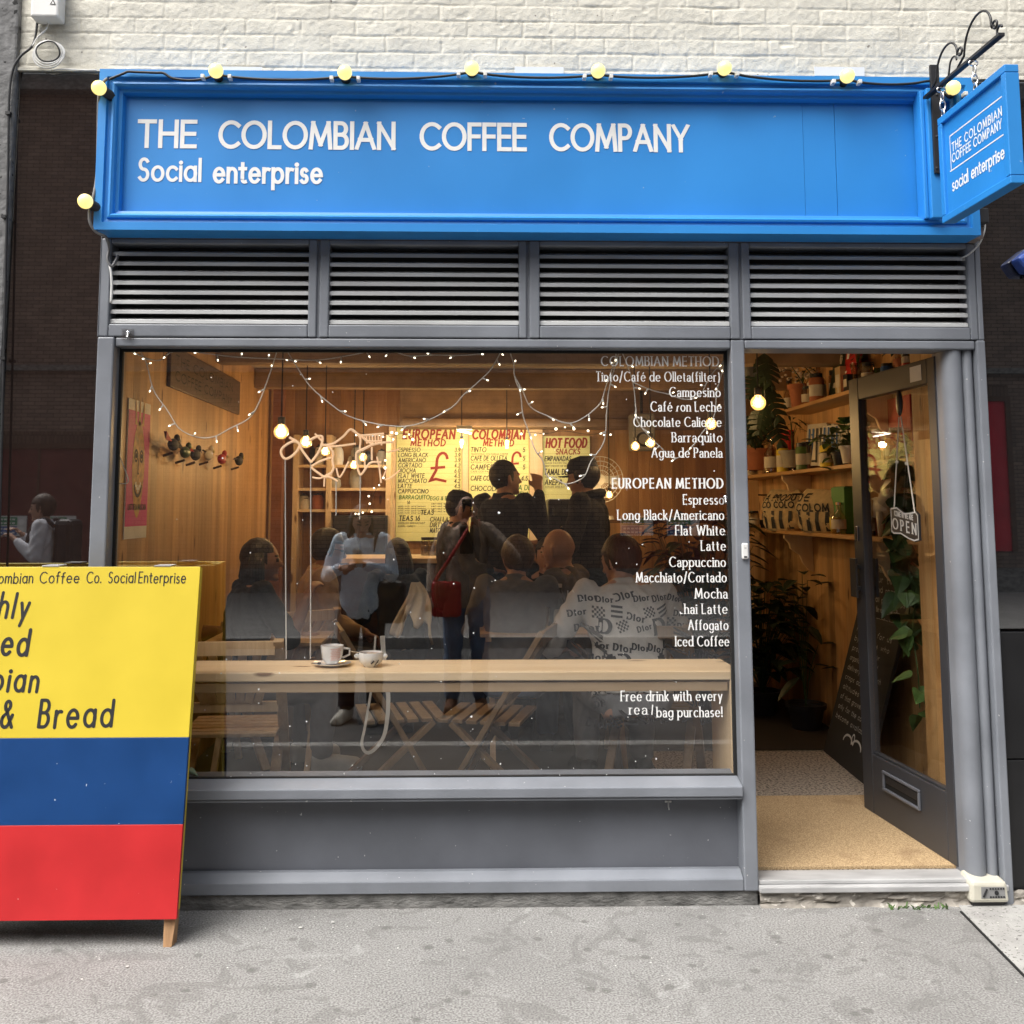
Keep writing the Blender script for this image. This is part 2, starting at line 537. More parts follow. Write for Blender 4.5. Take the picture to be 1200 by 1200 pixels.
# ------------------------------------------------------------------ objects and mesh building
def tag(o, label=None, cat=None, group=None, kind=None):
    for k, v in (('label', label), ('category', cat), ('group', group), ('kind', kind)):
        if v:
            o[k] = v
    return o


def empty(name, loc, label=None, cat=None, group=None, rz=0.0):
    o = bpy.data.objects.new(name, None)
    o.empty_display_size = .05
    SC.collection.objects.link(o)
    o.location = loc
    o.rotation_euler = (0, 0, rz)
    return tag(o, label, cat, group)


def copy_thing(root, loc=None, rz=None, label=None, group=None):
    r = root.copy()
    SC.collection.objects.link(r)
    for k, v in (('label', label), ('group', group)):
        if v:
            r[k] = v
    if loc is not None:
        r.location = loc
    if rz is not None:
        r.rotation_euler = (0, 0, rz)
    for ch in list(root.children):
        c = ch.copy(); SC.collection.objects.link(c); c.parent = r
        for g in list(ch.children):
            d = g.copy(); SC.collection.objects.link(d); d.parent = c
    return r


class MB:
    """Collects faces (world or local coordinates, minus org) and links them as ONE mesh object."""
    def __init__(s, org=(0, 0, 0)):
        s.v, s.f, s.mi = [], [], []
        s.org = Vector(org)
        s.cur = 0

    def add(s, vs, fs):
        n = len(s.v)
        s.v += [Vector(p) - s.org for p in vs]
        s.f += [tuple(i + n for i in f) for f in fs]
        s.mi += [s.cur] * len(fs)

    def box(s, x0, x1, y0, y1, z0, z1):
        v = [(x, y, z) for x in (x0, x1) for y in (y0, y1) for z in (z0, z1)]
        s.add(v, [(0, 1, 3, 2), (4, 6, 7, 5), (0, 4, 5, 1), (2, 3, 7, 6), (0, 2, 6, 4), (1, 5, 7, 3)])
        return s

    def hexa(s, a):                       # 8 corners: bottom ring then top ring
        s.add(a, [(3, 2, 1, 0), (4, 5, 6, 7), (0, 1, 5, 4), (1, 2, 6, 5), (2, 3, 7, 6), (3, 0, 4, 7)])
        return s

    def bar(s, p, q, w, d, up=(0, 0, 1)):  # rectangular bar from p to q
        p, q = Vector(p), Vector(q)
        t = (q - p).normalized()
        a = t.cross(Vector(up))
        a = a.normalized() if a.length > 1e-4 else Vector((1, 0, 0))
        b = a.cross(t)
        a, b = a * w / 2, b * d / 2
        s.hexa([p - a - b, p + a - b, p + a + b, p - a + b, q - a - b, q + a - b, q + a + b, q - a + b])
        return s

    def tube(s, pts, r, n=8, cap=True):
        pts = [Vector(p) for p in pts]
        rr = r if isinstance(r, (list, tuple)) else [r] * len(pts)
        vs, fs = [], []
        nrm = None
        for i, p in enumerate(pts):
            t = (pts[min(i + 1, len(pts) - 1)] - pts[max(i - 1, 0)])
            t = t.normalized() if t.length > 1e-9 else Vector((0, 0, 1))
            if nrm is None:
                nrm = t.orthogonal().normalized()
            nrm = (nrm - t * nrm.dot(t))
            nrm = nrm.normalized() if nrm.length > 1e-6 else t.orthogonal().normalized()
            b = t.cross(nrm)
            for k in range(n):
                a = 2 * math.pi * k / n
                vs.append(p + (nrm * math.cos(a) + b * math.sin(a)) * rr[i])
        for i in range(len(pts) - 1):
            for k in range(n):
                k2 = (k + 1) % n
                fs.append((i * n + k, i * n + k2, (i + 1) * n + k2, (i + 1) * n + k))
        if cap:
            fs.append(tuple(range(n - 1, -1, -1)))
            fs.append(tuple((len(pts) - 1) * n + k for k in range(n)))
        s.add(vs, fs)
        return s

    def lathe(s, prof, c, n=24, ax=(0, 0, 1)):   # prof: (radius, height) pairs along ax
        c = Vector(c)
        ax = Vector(ax).normalized()
        u = ax.orthogonal().normalized()
        w = ax.cross(u)
        vs, fs = [], []
        for r, h in prof:
            for k in range(n):
                a = 2 * math.pi * k / n
                vs.append(c + ax * h + (u * math.cos(a) + w * math.sin(a)) * max(r, 1e-5))
        for i in range(len(prof) - 1):
            for k in range(n):
                k2 = (k + 1) % n
                fs.append((i * n + k, i * n + k2, (i + 1) * n + k2, (i + 1) * n + k))
        s.add(vs, fs)
        return s

    def ball(s, c, r, sc=(1, 1, 1), n=16, m=10):
        prof = [(r * math.sin(math.pi * i / m), -r * math.cos(math.pi * i / m)) for i in range(m + 1)]
        k = len(s.v)
        s.lathe(prof, (0, 0, 0), n)
        for i in range(k, len(s.v)):
            p = s.v[i] + s.org
            s.v[i] = Vector((p.x * sc[0], p.y * sc[1], p.z * sc[2])) + Vector(c) - s.org
        return s

    def prism(s, poly, o, u, v, depth):    # flat polygon (a,b) pairs in frame o,u,v, extruded along -(u x v)
        o, u, v = Vector(o), Vector(u), Vector(v)
        nn = u.cross(v).normalized() * depth
        k = len(poly)
        f = [o + u * a + v * b for a, b in poly]
        s.add([p for p in f] + [p - nn for p in f],
              [tuple(range(k)), tuple(range(2 * k - 1, k - 1, -1))] + [(i, k + i, k + (i + 1) % k, (i + 1) % k) for i in range(k)])
        return s

    def sweep_frame(s, x0, x1, z0, z1, prof):     # mitred picture frame; prof: (inset, y)
        rings = []
        for d, y in prof:
            rings.append([(x0 + d, y, z0 + d), (x1 - d, y, z0 + d), (x1 - d, y, z1 - d), (x0 + d, y, z1 - d)])
        vs = [p for r in rings for p in r]
        fs = []
        for i in range(len(rings) - 1):
            for k in range(4):
                k2 = (k + 1) % 4
                fs.append((i * 4 + k, i * 4 + k2, (i + 1) * 4 + k2, (i + 1) * 4 + k))
        s.add(vs, fs)
        return s

    def build(s, name, mats, parent=None, bevel=0.0, smooth=False, recalc=True, weld=False):
        me = bpy.data.meshes.new(name)
        me.from_pydata([tuple(p) for p in s.v], [], s.f)
        ms = mats if isinstance(mats, (list, tuple)) else [mats]
        for m in ms:
            me.materials.append(M[m] if isinstance(m, str) else m)
        if len(ms) > 1:
            me.polygons.foreach_set('material_index', s.mi)
        if recalc:
            bm = bmesh.new(); bm.from_mesh(me)
            if weld:
                bmesh.ops.remove_doubles(bm, verts=bm.verts, dist=1e-5)
            bmesh.ops.recalc_face_normals(bm, faces=bm.faces)
            bm.to_mesh(me); bm.free()
        o = bpy.data.objects.new(name, me)
        SC.collection.objects.link(o)
        if parent is not None:
            o.parent = parent
        else:
            o.location = s.org
        if bevel:
            md = o.modifiers.new('bevel', 'BEVEL')
            md.width = bevel; md.segments = 2; md.limit_method = 'ANGLE'; md.angle_limit = R(40)
            md.harden_normals = False
        if smooth:
            me.shade_smooth() if hasattr(me, 'shade_smooth') else None
            if smooth == 'auto':
                me.set_sharp_from_angle(angle=R(40))
        return o


# ------------------------------------------------------------------ a stroke alphabet (cap height 1)
def ar(cx, cy, rx, ry, a0, a1, n=12):
    n = max(3, int(abs(a1 - a0) / 360 * 26))
    return [(cx + rx * math.cos(R(a0 + (a1 - a0) * i / n)), cy + ry * math.sin(R(a0 + (a1 - a0) * i / n))) for i in range(n + 1)]


XH = .63
_o = ar(.31, XH / 2, .31, XH / 2, 90, 450)
G = {
    'A': (.80, [[(0, 0), (.4, 1), (.8, 0)], [(.13, .33), (.67, .33)]]),
    'B': (.54, [[(0, 0), (0, 1)], [(0, 1), (.24, 1)] + ar(.26, .765, .23, .235, 90, -90) + [(0, .53)], [(0, .53), (.24, .53)] + ar(.28, .265, .26, .265, 90, -90) + [(0, 0)]]),
    'C': (.84, [ar(.5, .5, .5, .5, 48, 312)]),
    'D': (.74, [[(0, 0), (0, 1)], [(0, 1), (.24, 1)] + ar(.26, .5, .48, .5, 90, -90) + [(0, 0)]]),
    'E': (.50, [[(.5, 1), (0, 1), (0, 0), (.5, 0)], [(0, .51), (.47, .51)]]),
    'F': (.48, [[(.48, 1), (0, 1), (0, 0)], [(0, .51), (.44, .51)]]),
    'G': (.92, [ar(.5, .5, .5, .5, 48, 350) + [(.96, .46), (.58, .46)]]),
    'H': (.64, [[(0, 0), (0, 1)], [(.64, 0), (.64, 1)], [(0, .51), (.64, .51)]]),
    'I': (.0, [[(0, 0), (0, 1)]]),
    'J': (.36, [[(.36, 1), (.36, .2)] + ar(.17, .2, .19, .2, 0, -150)]),
    'K': (.60, [[(0, 0), (0, 1)], [(.57, 1), (.02, .45)], [(.16, .58), (.62, 0)]]),
    'L': (.46, [[(0, 1), (0, 0), (.46, 0)]]),
    'M': (.92, [[(0, 0), (.10, 1), (.46, .12), (.82, 1), (.92, 0)]]),
    'N': (.68, [[(0, 0), (0, 1), (.68, 0), (.68, 1)]]),
    'O': (1.0, [ar(.5, .5, .5, .5, 90, 450)]),
    'P': (.52, [[(0, 0), (0, 1)], [(0, 1), (.24, 1)] + ar(.25, .74, .26, .26, 90, -90) + [(0, .48)]]),
    'Q': (1.0, [ar(.5, .5, .5, .5, 90, 450), [(.62, .3), (.98, -.06)]]),
    'R': (.55, [[(0, 0), (0, 1)], [(0, 1), (.24, 1)] + ar(.25, .74, .26, .26, 90, -90) + [(0, .48)], [(.26, .48), (.56, 0)]]),
    'S': (.52, [ar(.27, .755, .235, .245, 35, 255) + ar(.25, .26, .26, .26, 78, -145)]),
    'T': (.60, [[(0, 1), (.6, 1)], [(.3, 1), (.3, 0)]]),
    'U': (.62, [[(0, 1), (0, .31)] + ar(.31, .31, .31, .31, 180, 360) + [(.62, 1)]]),
    'V': (.74, [[(0, 1), (.37, 0), (.74, 1)]]),
    'W': (1.1, [[(0, 1), (.28, 0), (.55, .9), (.82, 0), (1.1, 1)]]),
    'X': (.64, [[(0, 0), (.62, 1)], [(.02, 1), (.64, 0)]]),
    'Y': (.70, [[(0, 1), (.35, .46), (.70, 1)], [(.35, .46), (.35, 0)]]),
    'Z': (.58, [[(0, 1), (.58, 1), (0, 0), (.58, 0)]]),
    'a': (.60, [_o, [(.6, XH), (.6, 0)]]),
    '@': (.46, [ar(.22, .44, .22, .19, 160, 20)[:-1] + [(.44, .42), (.44, .0)], ar(.2, .17, .2, .19, 60, 320) + [(.44, .16)]]),
    'b': (.62, [[(0, 1), (0, 0)], _o]),
    'c': (.52, [ar(.31, XH / 2, .31, XH / 2, 45, 315)]),
    'd': (.62, [_o, [(.62, 1), (.62, 0)]]),
    'e': (.60, [[(.04, .33), (.58, .33)], ar(.31, XH / 2, .30, XH / 2, 3, 318)]),
    'f': (.34, [[(.12, 0), (.12, .78)] + ar(.31, .80, .19, .2, 180, 70), [(-.04, XH), (.32, XH)]]),
    'g': (.60, [_o, [(.6, XH), (.6, -.04)] + ar(.31, -.02, .29, .27, 0, -150)]),
    'h': (.50, [[(0, 1), (0, 0)], [(0, .36)] + ar(.25, .38, .25, .25, 180, 0) + [(.5, 0)]]),
    'i': (.0, [[(0, XH), (0, 0)], '.i']),
    'j': (.08, [[(.08, XH), (.08, -.12)] + ar(-.06, -.1, .14, .16, 0, -110), '.j']),
    'k': (.46, [[(0, 1), (0, 0)], [(.43, XH), (.02, .26)], [(.15, .37), (.48, 0)]]),
    'l': (.0, [[(0, 1), (0, 0)]]),
    'm': (.84, [[(0, XH), (0, 0)], [(0, .38)] + ar(.21, .40, .21, .23, 180, 0) + [(.42, 0)], [(.42, .38)] + ar(.63, .40, .21, .23, 180, 0) + [(.84, 0)]]),
    'n': (.50, [[(0, XH), (0, 0)], [(0, .36)] + ar(.25, .38, .25, .25, 180, 0) + [(.5, 0)]]),
    'o': (.62, [_o]),
    'p': (.62, [[(0, XH), (0, -.30)], _o]),
    'q': (.62, [_o, [(.62, XH), (.62, -.30)]]),
    'r': (.30, [[(0, XH), (0, 0)], [(0, .34)] + ar(.24, .36, .24, .26, 180, 70)]),
    's': (.38, [ar(.19, .47, .17, .16, 35, 255) + ar(.18, .165, .19, .165, 78, -145)]),
    't': (.30, [[(.12, .86), (.12, .12)] + ar(.26, .14, .14, .14, 180, 290), [(-.05, XH), (.3, XH)]]),
    'u': (.50, [[(0, XH), (0, .25)] + ar(.25, .25, .25, .25, 180, 360), [(.5, XH), (.5, 0)]]),
    'v': (.50, [[(0, XH), (.25, 0), (.5, XH)]]),
    'w': (.78, [[(0, XH), (.2, 0), (.39, XH), (.58, 0), (.78, XH)]]),
    'x': (.46, [[(0, 0), (.45, XH)], [(.01, XH), (.46, 0)]]),
    'y': (.50, [[(0, XH), (.25, .02)], [(.5, XH), (.14, -.30)]]),
    'z': (.42, [[(0, XH), (.42, XH), (0, 0), (.42, 0)]]),
    '0': (.52, [ar(.26, .5, .26, .5, 90, 450)]),
    '1': (.16, [[(0, .82), (.16, 1), (.16, 0)]]),
    '2': (.50, [ar(.25, .73, .25, .27, 160, -25) + [(.0, 0), (.5, 0)]]),
    '3': (.48, [ar(.23, .76, .22, .24, 140, -85) + ar(.23, .26, .25, .26, 85, -145)]),
    '4': (.56, [[(.44, 0), (.44, 1), (0, .28), (.56, .28)]]),
    '5': (.48, [[(.44, 1), (.08, 1), (.04, .56)] + ar(.22, .32, .26, .32, 120, -145)]),
    '6': (.50, [[(.36, 1), (.06, .48)] + ar(.25, .29, .25, .29, 150, -215)]),
    '8': (.50, [ar(.25, .76, .20, .24, 90, 450), ar(.25, .27, .25, .27, 90, 450)]),
    '9': (.50, [ar(.25, .71, .25, .29, 0, 360), [(.5, .68), (.18, 0)]]),
    '/': (.42, [[(0, -.14), (.42, 1.05)]]),
    '(': (.2, [ar(.32, .42, .32, .68, 130, 230)]),
    ')': (.2, [ar(-.12, .42, .32, .68, 50, -50)]),
    '!': (.0, [[(0, 1), (0, .28)], '.b']),
    '.': (.0, ['.b']),
    '-': (.3, [[(0, .36), (.3, .36)]]),
    '_': (.34, [[(.0, .18), (.06, .0), (.34, .04)]]),
    '~': (.3, [[(.0, .0), (.08, .38)] + ar(.24, .38, .16, .16, 180, 60)]),
    '&': (.66, [[(.66, 0), (.16, .74)] + ar(.28, .82, .15, .17, 210, -30) + [(.12, .42)] + ar(.24, .24, .24, .24, 120, 330) + [(.62, .46)]]),
    '£': (.62, [ar(.36, .74, .2, .26, 20, 180)[::1] + [(.18, .4), (.02, .06), (.0, .02), (.2, .08), (.58, .0)], [(0, .46), (.46, .50)]]),
}


def ribbon(mb, pts, frame, width, contrast=1.0, cap=0, lift=0.0, closed=False, sq=False):
    """Flat stroke with mitred corners. width in the same units as pts; contrast<1 thins horizontals."""
    o, u, v, nn = frame
    if sq and len(pts) > 2:                # sharp corners: draw the two legs as separate strokes, cut level with the letter's top or foot
        for i in range(1, len(pts) - 1):
            a, b = Vector(pts[i]) - Vector(pts[i - 1]), Vector(pts[i + 1]) - Vector(pts[i])
            if a.length > .3 and b.length > .3 and a.normalized().dot(b.normalized()) < -.3:
                ribbon(mb, pts[:i + 1], frame, width, contrast, cap, lift, sq=True)
                ribbon(mb, pts[i:], frame, width, contrast, cap, lift + .00007, sq=True)
                return
    P = [Vector((a, b)) for a, b in pts]
    Q = [P[0]]
    for p in P[1:]:
        if (p - Q[-1]).length > 1e-4:
            Q.append(p)
    if len(Q) < 2:
        return
    closed = (Q[0] - Q[-1]).length < 1e-3
    if closed:
        Q = Q[:-1]
    elif not cap and sq:
        for e, f in ((0, 1), (-1, -2)):
            d = (Q[e] - Q[f]).normalized()
            Q[e] = Q[e] + d * width * .5 * (contrast + (1 - contrast) * abs(d.y) * 0)
    y0, y1 = min(p.y for p in Q) - width * (.02 if sq else .5), max(p.y for p in Q) + width * (.02 if sq else .5)
    if sq and abs(y1 - y0) < width * .5: y0, y1 = y0 - width, y1 + width
    if sq:
        y0, y1 = min(y0, min(b for a, b in pts) - width * .5), max(y1, max(b for a, b in pts) + width * .5)
    n = len(Q)
    L, Rr = [], []
    for i in range(n):
        a = Q[i] - Q[i - 1] if (i > 0 or closed) else None
        b = Q[(i + 1) % n] - Q[i] if (i < n - 1 or closed) else None
        if a is None: a = b
        if b is None: b = a
        a, b = a.normalized(), b.normalized()
        na, nb = Vector((-a.y, a.x)), Vector((-b.y, b.x))
        m = na + nb
        m = m.normalized() if m.length > .2 else na
        k = 1 / max(.42, m.dot(na))
        t = abs(m.x)
        w = width / 2 * (contrast + (1 - contrast) * t) * k
        l_, r_ = Q[i] + m * w, Q[i] - m * w
        if k > 1.35 or (sq and i in (0, n - 1) and not closed):
            l_.y, r_.y = min(max(l_.y, y0), y1), min(max(r_.y, y0), y1)
        L.append(l_); Rr.append(r_)
    W = lambda p: o + u * p.x + v * p.y + nn * lift
    vs, fs = [], []
    for i in range(n):
        vs += [W(L[i]), W(Rr[i])]
    for i in range(n if closed else n - 1):
        j = (i + 1) % n
        fs.append((2 * i + 1, 2 * j + 1, 2 * j, 2 * i))
    if cap and not closed:                 # round ends
        for i, d in ((0, Q[0] - Q[1]), (n - 1, Q[-1] - Q[-2])):
            d = d.normalized(); e = Vector((-d.y, d.x)); k0 = len(vs)
            K = 5
            for q in range(K + 1):
                a = math.pi * q / K
                vs.append(W(Q[i] + (e * math.cos(a) + d * math.sin(a)) * width / 2))
            fs.append(tuple(range(k0 + K, k0 - 1, -1)))
    mb.add(vs, fs)


def disc(mb, c, r, frame, lift, n=10):
    o, u, v, nn = frame
    vs = [o + u * (c[0] + r * math.cos(2 * math.pi * i / n)) + v * (c[1] + r * math.sin(2 * math.pi * i / n)) + nn * lift for i in range(n)]
    mb.add(vs, [tuple(range(n))])


def text(mb, s, o, u, v, size, w=.13, contrast=1.0, serif=False, sx=1.0, sp=.16, space=.45, cap=0, slant=0.0, jit=0.0, align='L', fit=None, two=False, rnd=None):
    """Lay string s along u (unit vectors), cap height `size`. fit = wanted total length."""
    rnd = rnd or random.Random(5)
    o, u, v = Vector(o), Vector(u).normalized(), Vector(v).normalized()
    nn = u.cross(v).normalized()
    sp_ = sp + w + (.10 if serif else 0)
    adv, x = [], 0
    for ch in s:
        acc = None
        if ch in 'éáÉ':
            acc = 1; ch = {'é': 'e', 'á': 'a', 'É': 'E'}[ch]
        if ch == ' ':
            x += space + sp_ * .3; continue
        if ch == 'a' and two: ch = '@'
        wd, st = G.get(ch, G.get(ch.upper(), G['-']))
        adv.append((x, ch, st, wd, acc))
        x += wd * sx + sp_
    total = (x - sp_) * size
    if fit:
        size_x = fit / total
    else:
        size_x = 1
    L = total * size_x
    if align == 'R': o = o - u * L
    if align == 'C': o = o - u * L / 2
    k = 0
    for x, ch, st, wd, acc in adv:
        dy = rnd.uniform(-jit, jit); ds = 1 + rnd.uniform(-jit, jit)
        frame = (o, u * size, v * size, nn)
        T = lambda p: ((x + p[0] * sx) * size_x + slant * p[1], p[1] * ds + dy)
        for sk in st:
            k += 1
            lift = .00006 * (k % 7)
            if isinstance(sk, str):
                cy = {'.i': .84, '.j': .84, '.b': w * .5}[sk]
                cx = .08 if sk == '.j' else 0
                disc(mb, T((cx, cy)), w * .66, frame, lift)
                continue
            pts = [T(p) for p in sk]
            ribbon(mb, pts, frame, w, contrast, cap, lift, sq=not cap)
            if serif:
                for e, nb_ in ((0, 1), (-1, -2)):
                    p, q = sk[e], sk[nb_]
                    if abs(p[0] - q[0]) < .30 * abs(p[1] - q[1]) and (abs(p[1]) < .02 or abs(p[1] - 1) < .02 or abs(p[1] - XH) < .02 or p[1] < -.25):
                        hh = w * .34
                        yy = p[1] + (-w * contrast / 2 + hh / 2 if p[1] < .3 else w * contrast / 2 - hh / 2)
                        both = p[1] < .1 or ch.isupper()
                        xl, xr = p[0] - .20, p[0] + (.20 if both else w * .45)
                        k += 1
                        ribbon(mb, [T((xl, yy)), T((xr, yy))], frame, hh, 1, 0, .00006 * (k % 7) + .00003)
                    elif ch in 'CGSEFLTZ' and e in (0, -1) and abs(p[0] - q[0]) > .02 and ch in 'EFLTZ':
                        k += 1
                        ribbon(mb, [T((p[0], p[1] - .09)), T((p[0], p[1] + .09))], frame, w * .35, 1, 0, .00006 * (k % 7) + .00003)
        if acc:
            k += 1
            ribbon(mb, [T((wd * .42, .74)), T((wd * .66, .94))], frame, w * .8, 1, 0, .0004)
    return L


FX, FZ = (1, 0, 0), (0, 0, 1)             # frame of anything facing the street


def smooth_path(pts, sub=6):              # Catmull-Rom through the points
    pts = [Vector(p) for p in pts]
    out = []
    for i in range(len(pts) - 1):
        p0, p1, p2, p3 = pts[max(i - 1, 0)], pts[i], pts[i + 1], pts[min(i + 2, len(pts) - 1)]
        for k in range(sub):
            t = k / sub
            out.append(.5 * ((2 * p1) + (p2 - p0) * t + (2 * p0 - 5 * p1 + 4 * p2 - p3) * t * t + (3 * p1 - p0 - 3 * p2 + p3) * t ** 3))
    out.append(pts[-1])
    return out


# ================================================================== SETTING
Z_ROAD, Z_FLOOR = -.12, .09
def sheet(name, x0, x1, y0, y1, z, m, kind='structure'):
    b = MB((0, 0, z)); b.add([(x0, y0, z), (x1, y0, z), (x1, y1, z), (x0, y1, z)], [(0, 1, 2, 3)])
    return tag(b.build(name, m), kind=kind)


sheet('ground', -150, 150, -150, 150, Z_ROAD - .02, 'road')
sheet('road', -40, 40, -7.5, -2.5, Z_ROAD, 'road')
pv = MB(); pv.box(-30, 30, -2.38, .12, -.3, 0)
tag(pv.build('pavement', 'asphalt'), kind='structure')
sheet('pavement', -30, 30, -2.38, -1.25, .004, mat('darker_pavement_strip', (.085, .083, .08), .9, var=.3, scale=5, bump=.4, bscale=160))
kb = MB(); kb.box(-30, 30, -2.5, -2.382, -.3, .004)
tag(kb.build('kerb', 'slab', bevel=.012), kind='structure')
pv = MB(); pv.box(-30, 30, -13.6, -7.66, -.3, 0)
tag(pv.build('pavement', 'asphalt'), kind='structure')
kb = MB(); kb.box(-30, 30, -7.658, -7.5, -.3, .004)
tag(kb.build('kerb', 'slab', bevel=.012), kind='structure')
# the paler slab let into the asphalt at the lower right, cut along a slanting joint
sl = MB((2.4, -.3, 0))
c0, c1 = ground(1128, 1070), ground(1215, 1160)
poly = [(c0.x, c0.y), (c1.x, c1.y), (c1.x + .8, c1.y - .15), (c0.x + 1.6, -.012), (c0.x + .02, -.012)]
sl.add([(x, y, .004) for x, y in poly], [tuple(range(5))])
tag(sl.build('paving_slab', 'slab'), kind='structure')
jn = MB((c0.x, c0.y, 0))
jn.bar((c0.x - .003, c0.y + .005, .0035), (c1.x, c1.y, .0035), .009, .003)
tag(jn.build('pavement_joint', 'black'), kind='structure')

# little bits of grit, gum and confetti on the pavement nobody could count
lt = MB((0, -.5, 0))
for i in range(230):
    x, y = rng.uniform(-1.6, 2.3), -abs(rng.normal(0, .32)) - .012
    s = rng.uniform(.0012, .004) * (2.2 if i % 40 == 0 else 1)
    n = 5; a0 = rng.uniform(0, 6)
    lt.add([(x + s * math.cos(a0 + 6.28 * k / n) * rng.uniform(.6, 1.3), y + s * math.sin(a0 + 6.28 * k / n) * rng.uniform(.6, 1.3), .0055) for k in range(n)], [tuple(range(n))])
tag(lt.build('litter', mat('pale_grit', (.55, .54, .51), .9, var=.4, scale=3)), kind='stuff')

# ---------------- painted brick wall above the shop: real brick relief
def brick_relief(x0, x1, z0, z1, y, name, m, label):
    st = .005
    nx, nz = int((x1 - x0) / st), int((z1 - z0) / st)
    xs = np.linspace(x0, x1, nx); zs = np.linspace(z0, z1, nz)
    Xg, Zg = np.meshgrid(xs, zs)
    def vnoise(sc, seed):
        r = np.random.default_rng(seed)
        gx, gz = int((x1 - x0) / sc) + 3, int((z1 - z0) / sc) + 3
        g = r.normal(0, 1, (gz, gx))
        fx, fz = (Xg - x0) / sc, (Zg - z0) / sc
        ix, iz = fx.astype(int), fz.astype(int)
        tx, tz = fx - ix, fz - iz
        tx, tz = tx * tx * (3 - 2 * tx), tz * tz * (3 - 2 * tz)
        return (g[iz, ix] * (1 - tx) + g[iz, ix + 1] * tx) * (1 - tz) + (g[iz + 1, ix] * (1 - tx) + g[iz + 1, ix + 1] * tx) * tz
    rh, bw = .0683, .2235
    wob = vnoise(.12, 1) * .0018
    zr = (Zg + wob - 3.262) / rh
    row = np.floor(zr).astype(int)
    rr = np.random.default_rng(3)
    off = rr.uniform(-.03, .03, 400); rough = rr.normal(0, .0006, 40000)
    xo = (Xg + vnoise(.10, 2) * .002) / bw + np.where(row % 2 == 0, 0, .5) + off[row % 400] + vnoise(.5, 4) * .02
    col = np.floor(xo).astype(int)
    dz = np.minimum(zr - row, row + 1 - zr) * rh
    dx = np.minimum(xo - col, col + 1 - xo) * bw
    d = np.minimum(dz, dx)
    jw = .0028 + vnoise(.05, 5) * .0012
    prof = np.clip((d - jw * .3) / .0045, 0, 1)
    prof = prof * prof * (3 - 2 * prof)
    cover = np.clip(.72 + vnoise(.16, 6) * .35, .12, 1)          # thick paint fills some joints
    h = -.0042 * (1 - prof) * cover
    h += rough[(row * 131 + col * 17) % 40000] * prof + vnoise(.06, 7) * .0006 + vnoise(.018, 8) * .0006 + vnoise(.008, 9) * .0005
    scar = np.clip(vnoise(.035, 12) - 1.55, 0, 1)
    h -= scar * .004
    Y = y - h
    me = bpy.data.meshes.new(name)
    co = np.stack([Xg, Y, Zg], -1).reshape(-1, 3)
    idx = np.arange(nx * nz).reshape(nz, nx)
    q = np.stack([idx[:-1, :-1], idx[:-1, 1:], idx[1:, 1:], idx[1:, :-1]], -1).reshape(-1, 4)
    org = np.array([(x0 + x1) / 2, y, z0])
    me.from_pydata((co - org).tolist(), [], q.tolist())
    me.materials.append(m)
    me.shade_smooth()
    o = bpy.data.objects.new(name, me); SC.collection.objects.link(o)
    o.location = org
    return o


M['cream_paint'] = mat('cream_masonry_paint', (.60, .578, .50), .72, var=.10, scale=6, bump=.25, bscale=170, speck=((.22, .20, .17), 34, .72))
ZT = 3.262                                    # top of the dark panels, just under the white brick
bw_ = brick_relief(-1.86, 2.9, ZT - .02, 3.66, .0, 'brick_wall', M['cream_paint'], '')
tag(bw_, 'cream painted brick wall running above the blue fascia', 'wall')
b = MB(bw_.location); b.box(-1.86, 2.9, .0, .4, 3.662, 10)
b.box(-1.86, 2.9, .012, .4, 2.62, 3.66)
b.build('upper_storey', brick_mat('cream_brick', (.58, .555, .50), (.62, .595, .54), (.50, .48, .43), bump=.6), bw_)

b = MB((-1.95, -.025, 0)); b.box(-6, at(7.5, 300, -.025).x, -.025, .4, 0, 10)
tag(b.build('pilaster', 'render_grey', bevel=.01), 'rough dark grey rendered pilaster at the extreme left edge', 'pilaster')

# ---------------- polished dark stone panels each side of the shopfront
XJ0, XJ1 = -1.441, 2.062
b = MB((-1.6, 0, 0)); b.box(-1.80, XJ0 - .002, .0, .1, 0, ZT - .03)
tag(b.build('stone_panel', 'gloss_brown', bevel=.003), 'polished dark brown stone panel left of the shop window', 'wall panel')
b = MB((-1.6, 0, ZT - .03)); b.box(-1.82, XJ0 + .02, -.012, .05, ZT - .028, ZT - .016)
tag(b.build('ledge_strip', 'cream_paint'), 'thin cream ledge over the brown stone panel', 'ledge')
z1, z2 = AZ(738, 0, 1180), AZ(890, 0, 1180)
b = MB((2.4, 0, z1)); b.box(XJ1 + .002, 6, .0, .1, z1 + .004, ZT - .03)
tag(b.build('stone_panel', 'gloss_black', bevel=.003), 'polished black stone panel right of the shop door', 'wall panel')
b = MB((2.4, 0, 0)); b.box(XJ1 + .002, 6, .001, .019, z2 + .003, z1 - .008); b.box(XJ1 + .002, 6, .001, .019, .03, z2 - .003); b.box(XJ1 + .002, 6, .021, .1, 0, z1 + .002)
tag(b.build('base_panel', 'black_paint', bevel=.003), 'dull black base panels below the polished stone at right', 'wall panel')
b = MB((2.4, -.05, 3.0)); b.box(2.92, 6, -.02, .4, ZT, 10)
tag(b.build('brick_wall', 'render_grey'), 'grey wall of the neighbouring house beyond the black panels', 'wall')

# ---------------- building block behind (keeps daylight out of the shop)
XW0, XW1, YB, ZC = -1.50, 2.32, 4.25, 2.47
b = MB((0, 2, 0)); b.box(XW0 - .2, XW1 + .6, .3, YB + .2, ZC + .1, 10)
tag(b.build('building', 'render_grey'), 'upper floors of the building over the coffee shop', 'building')

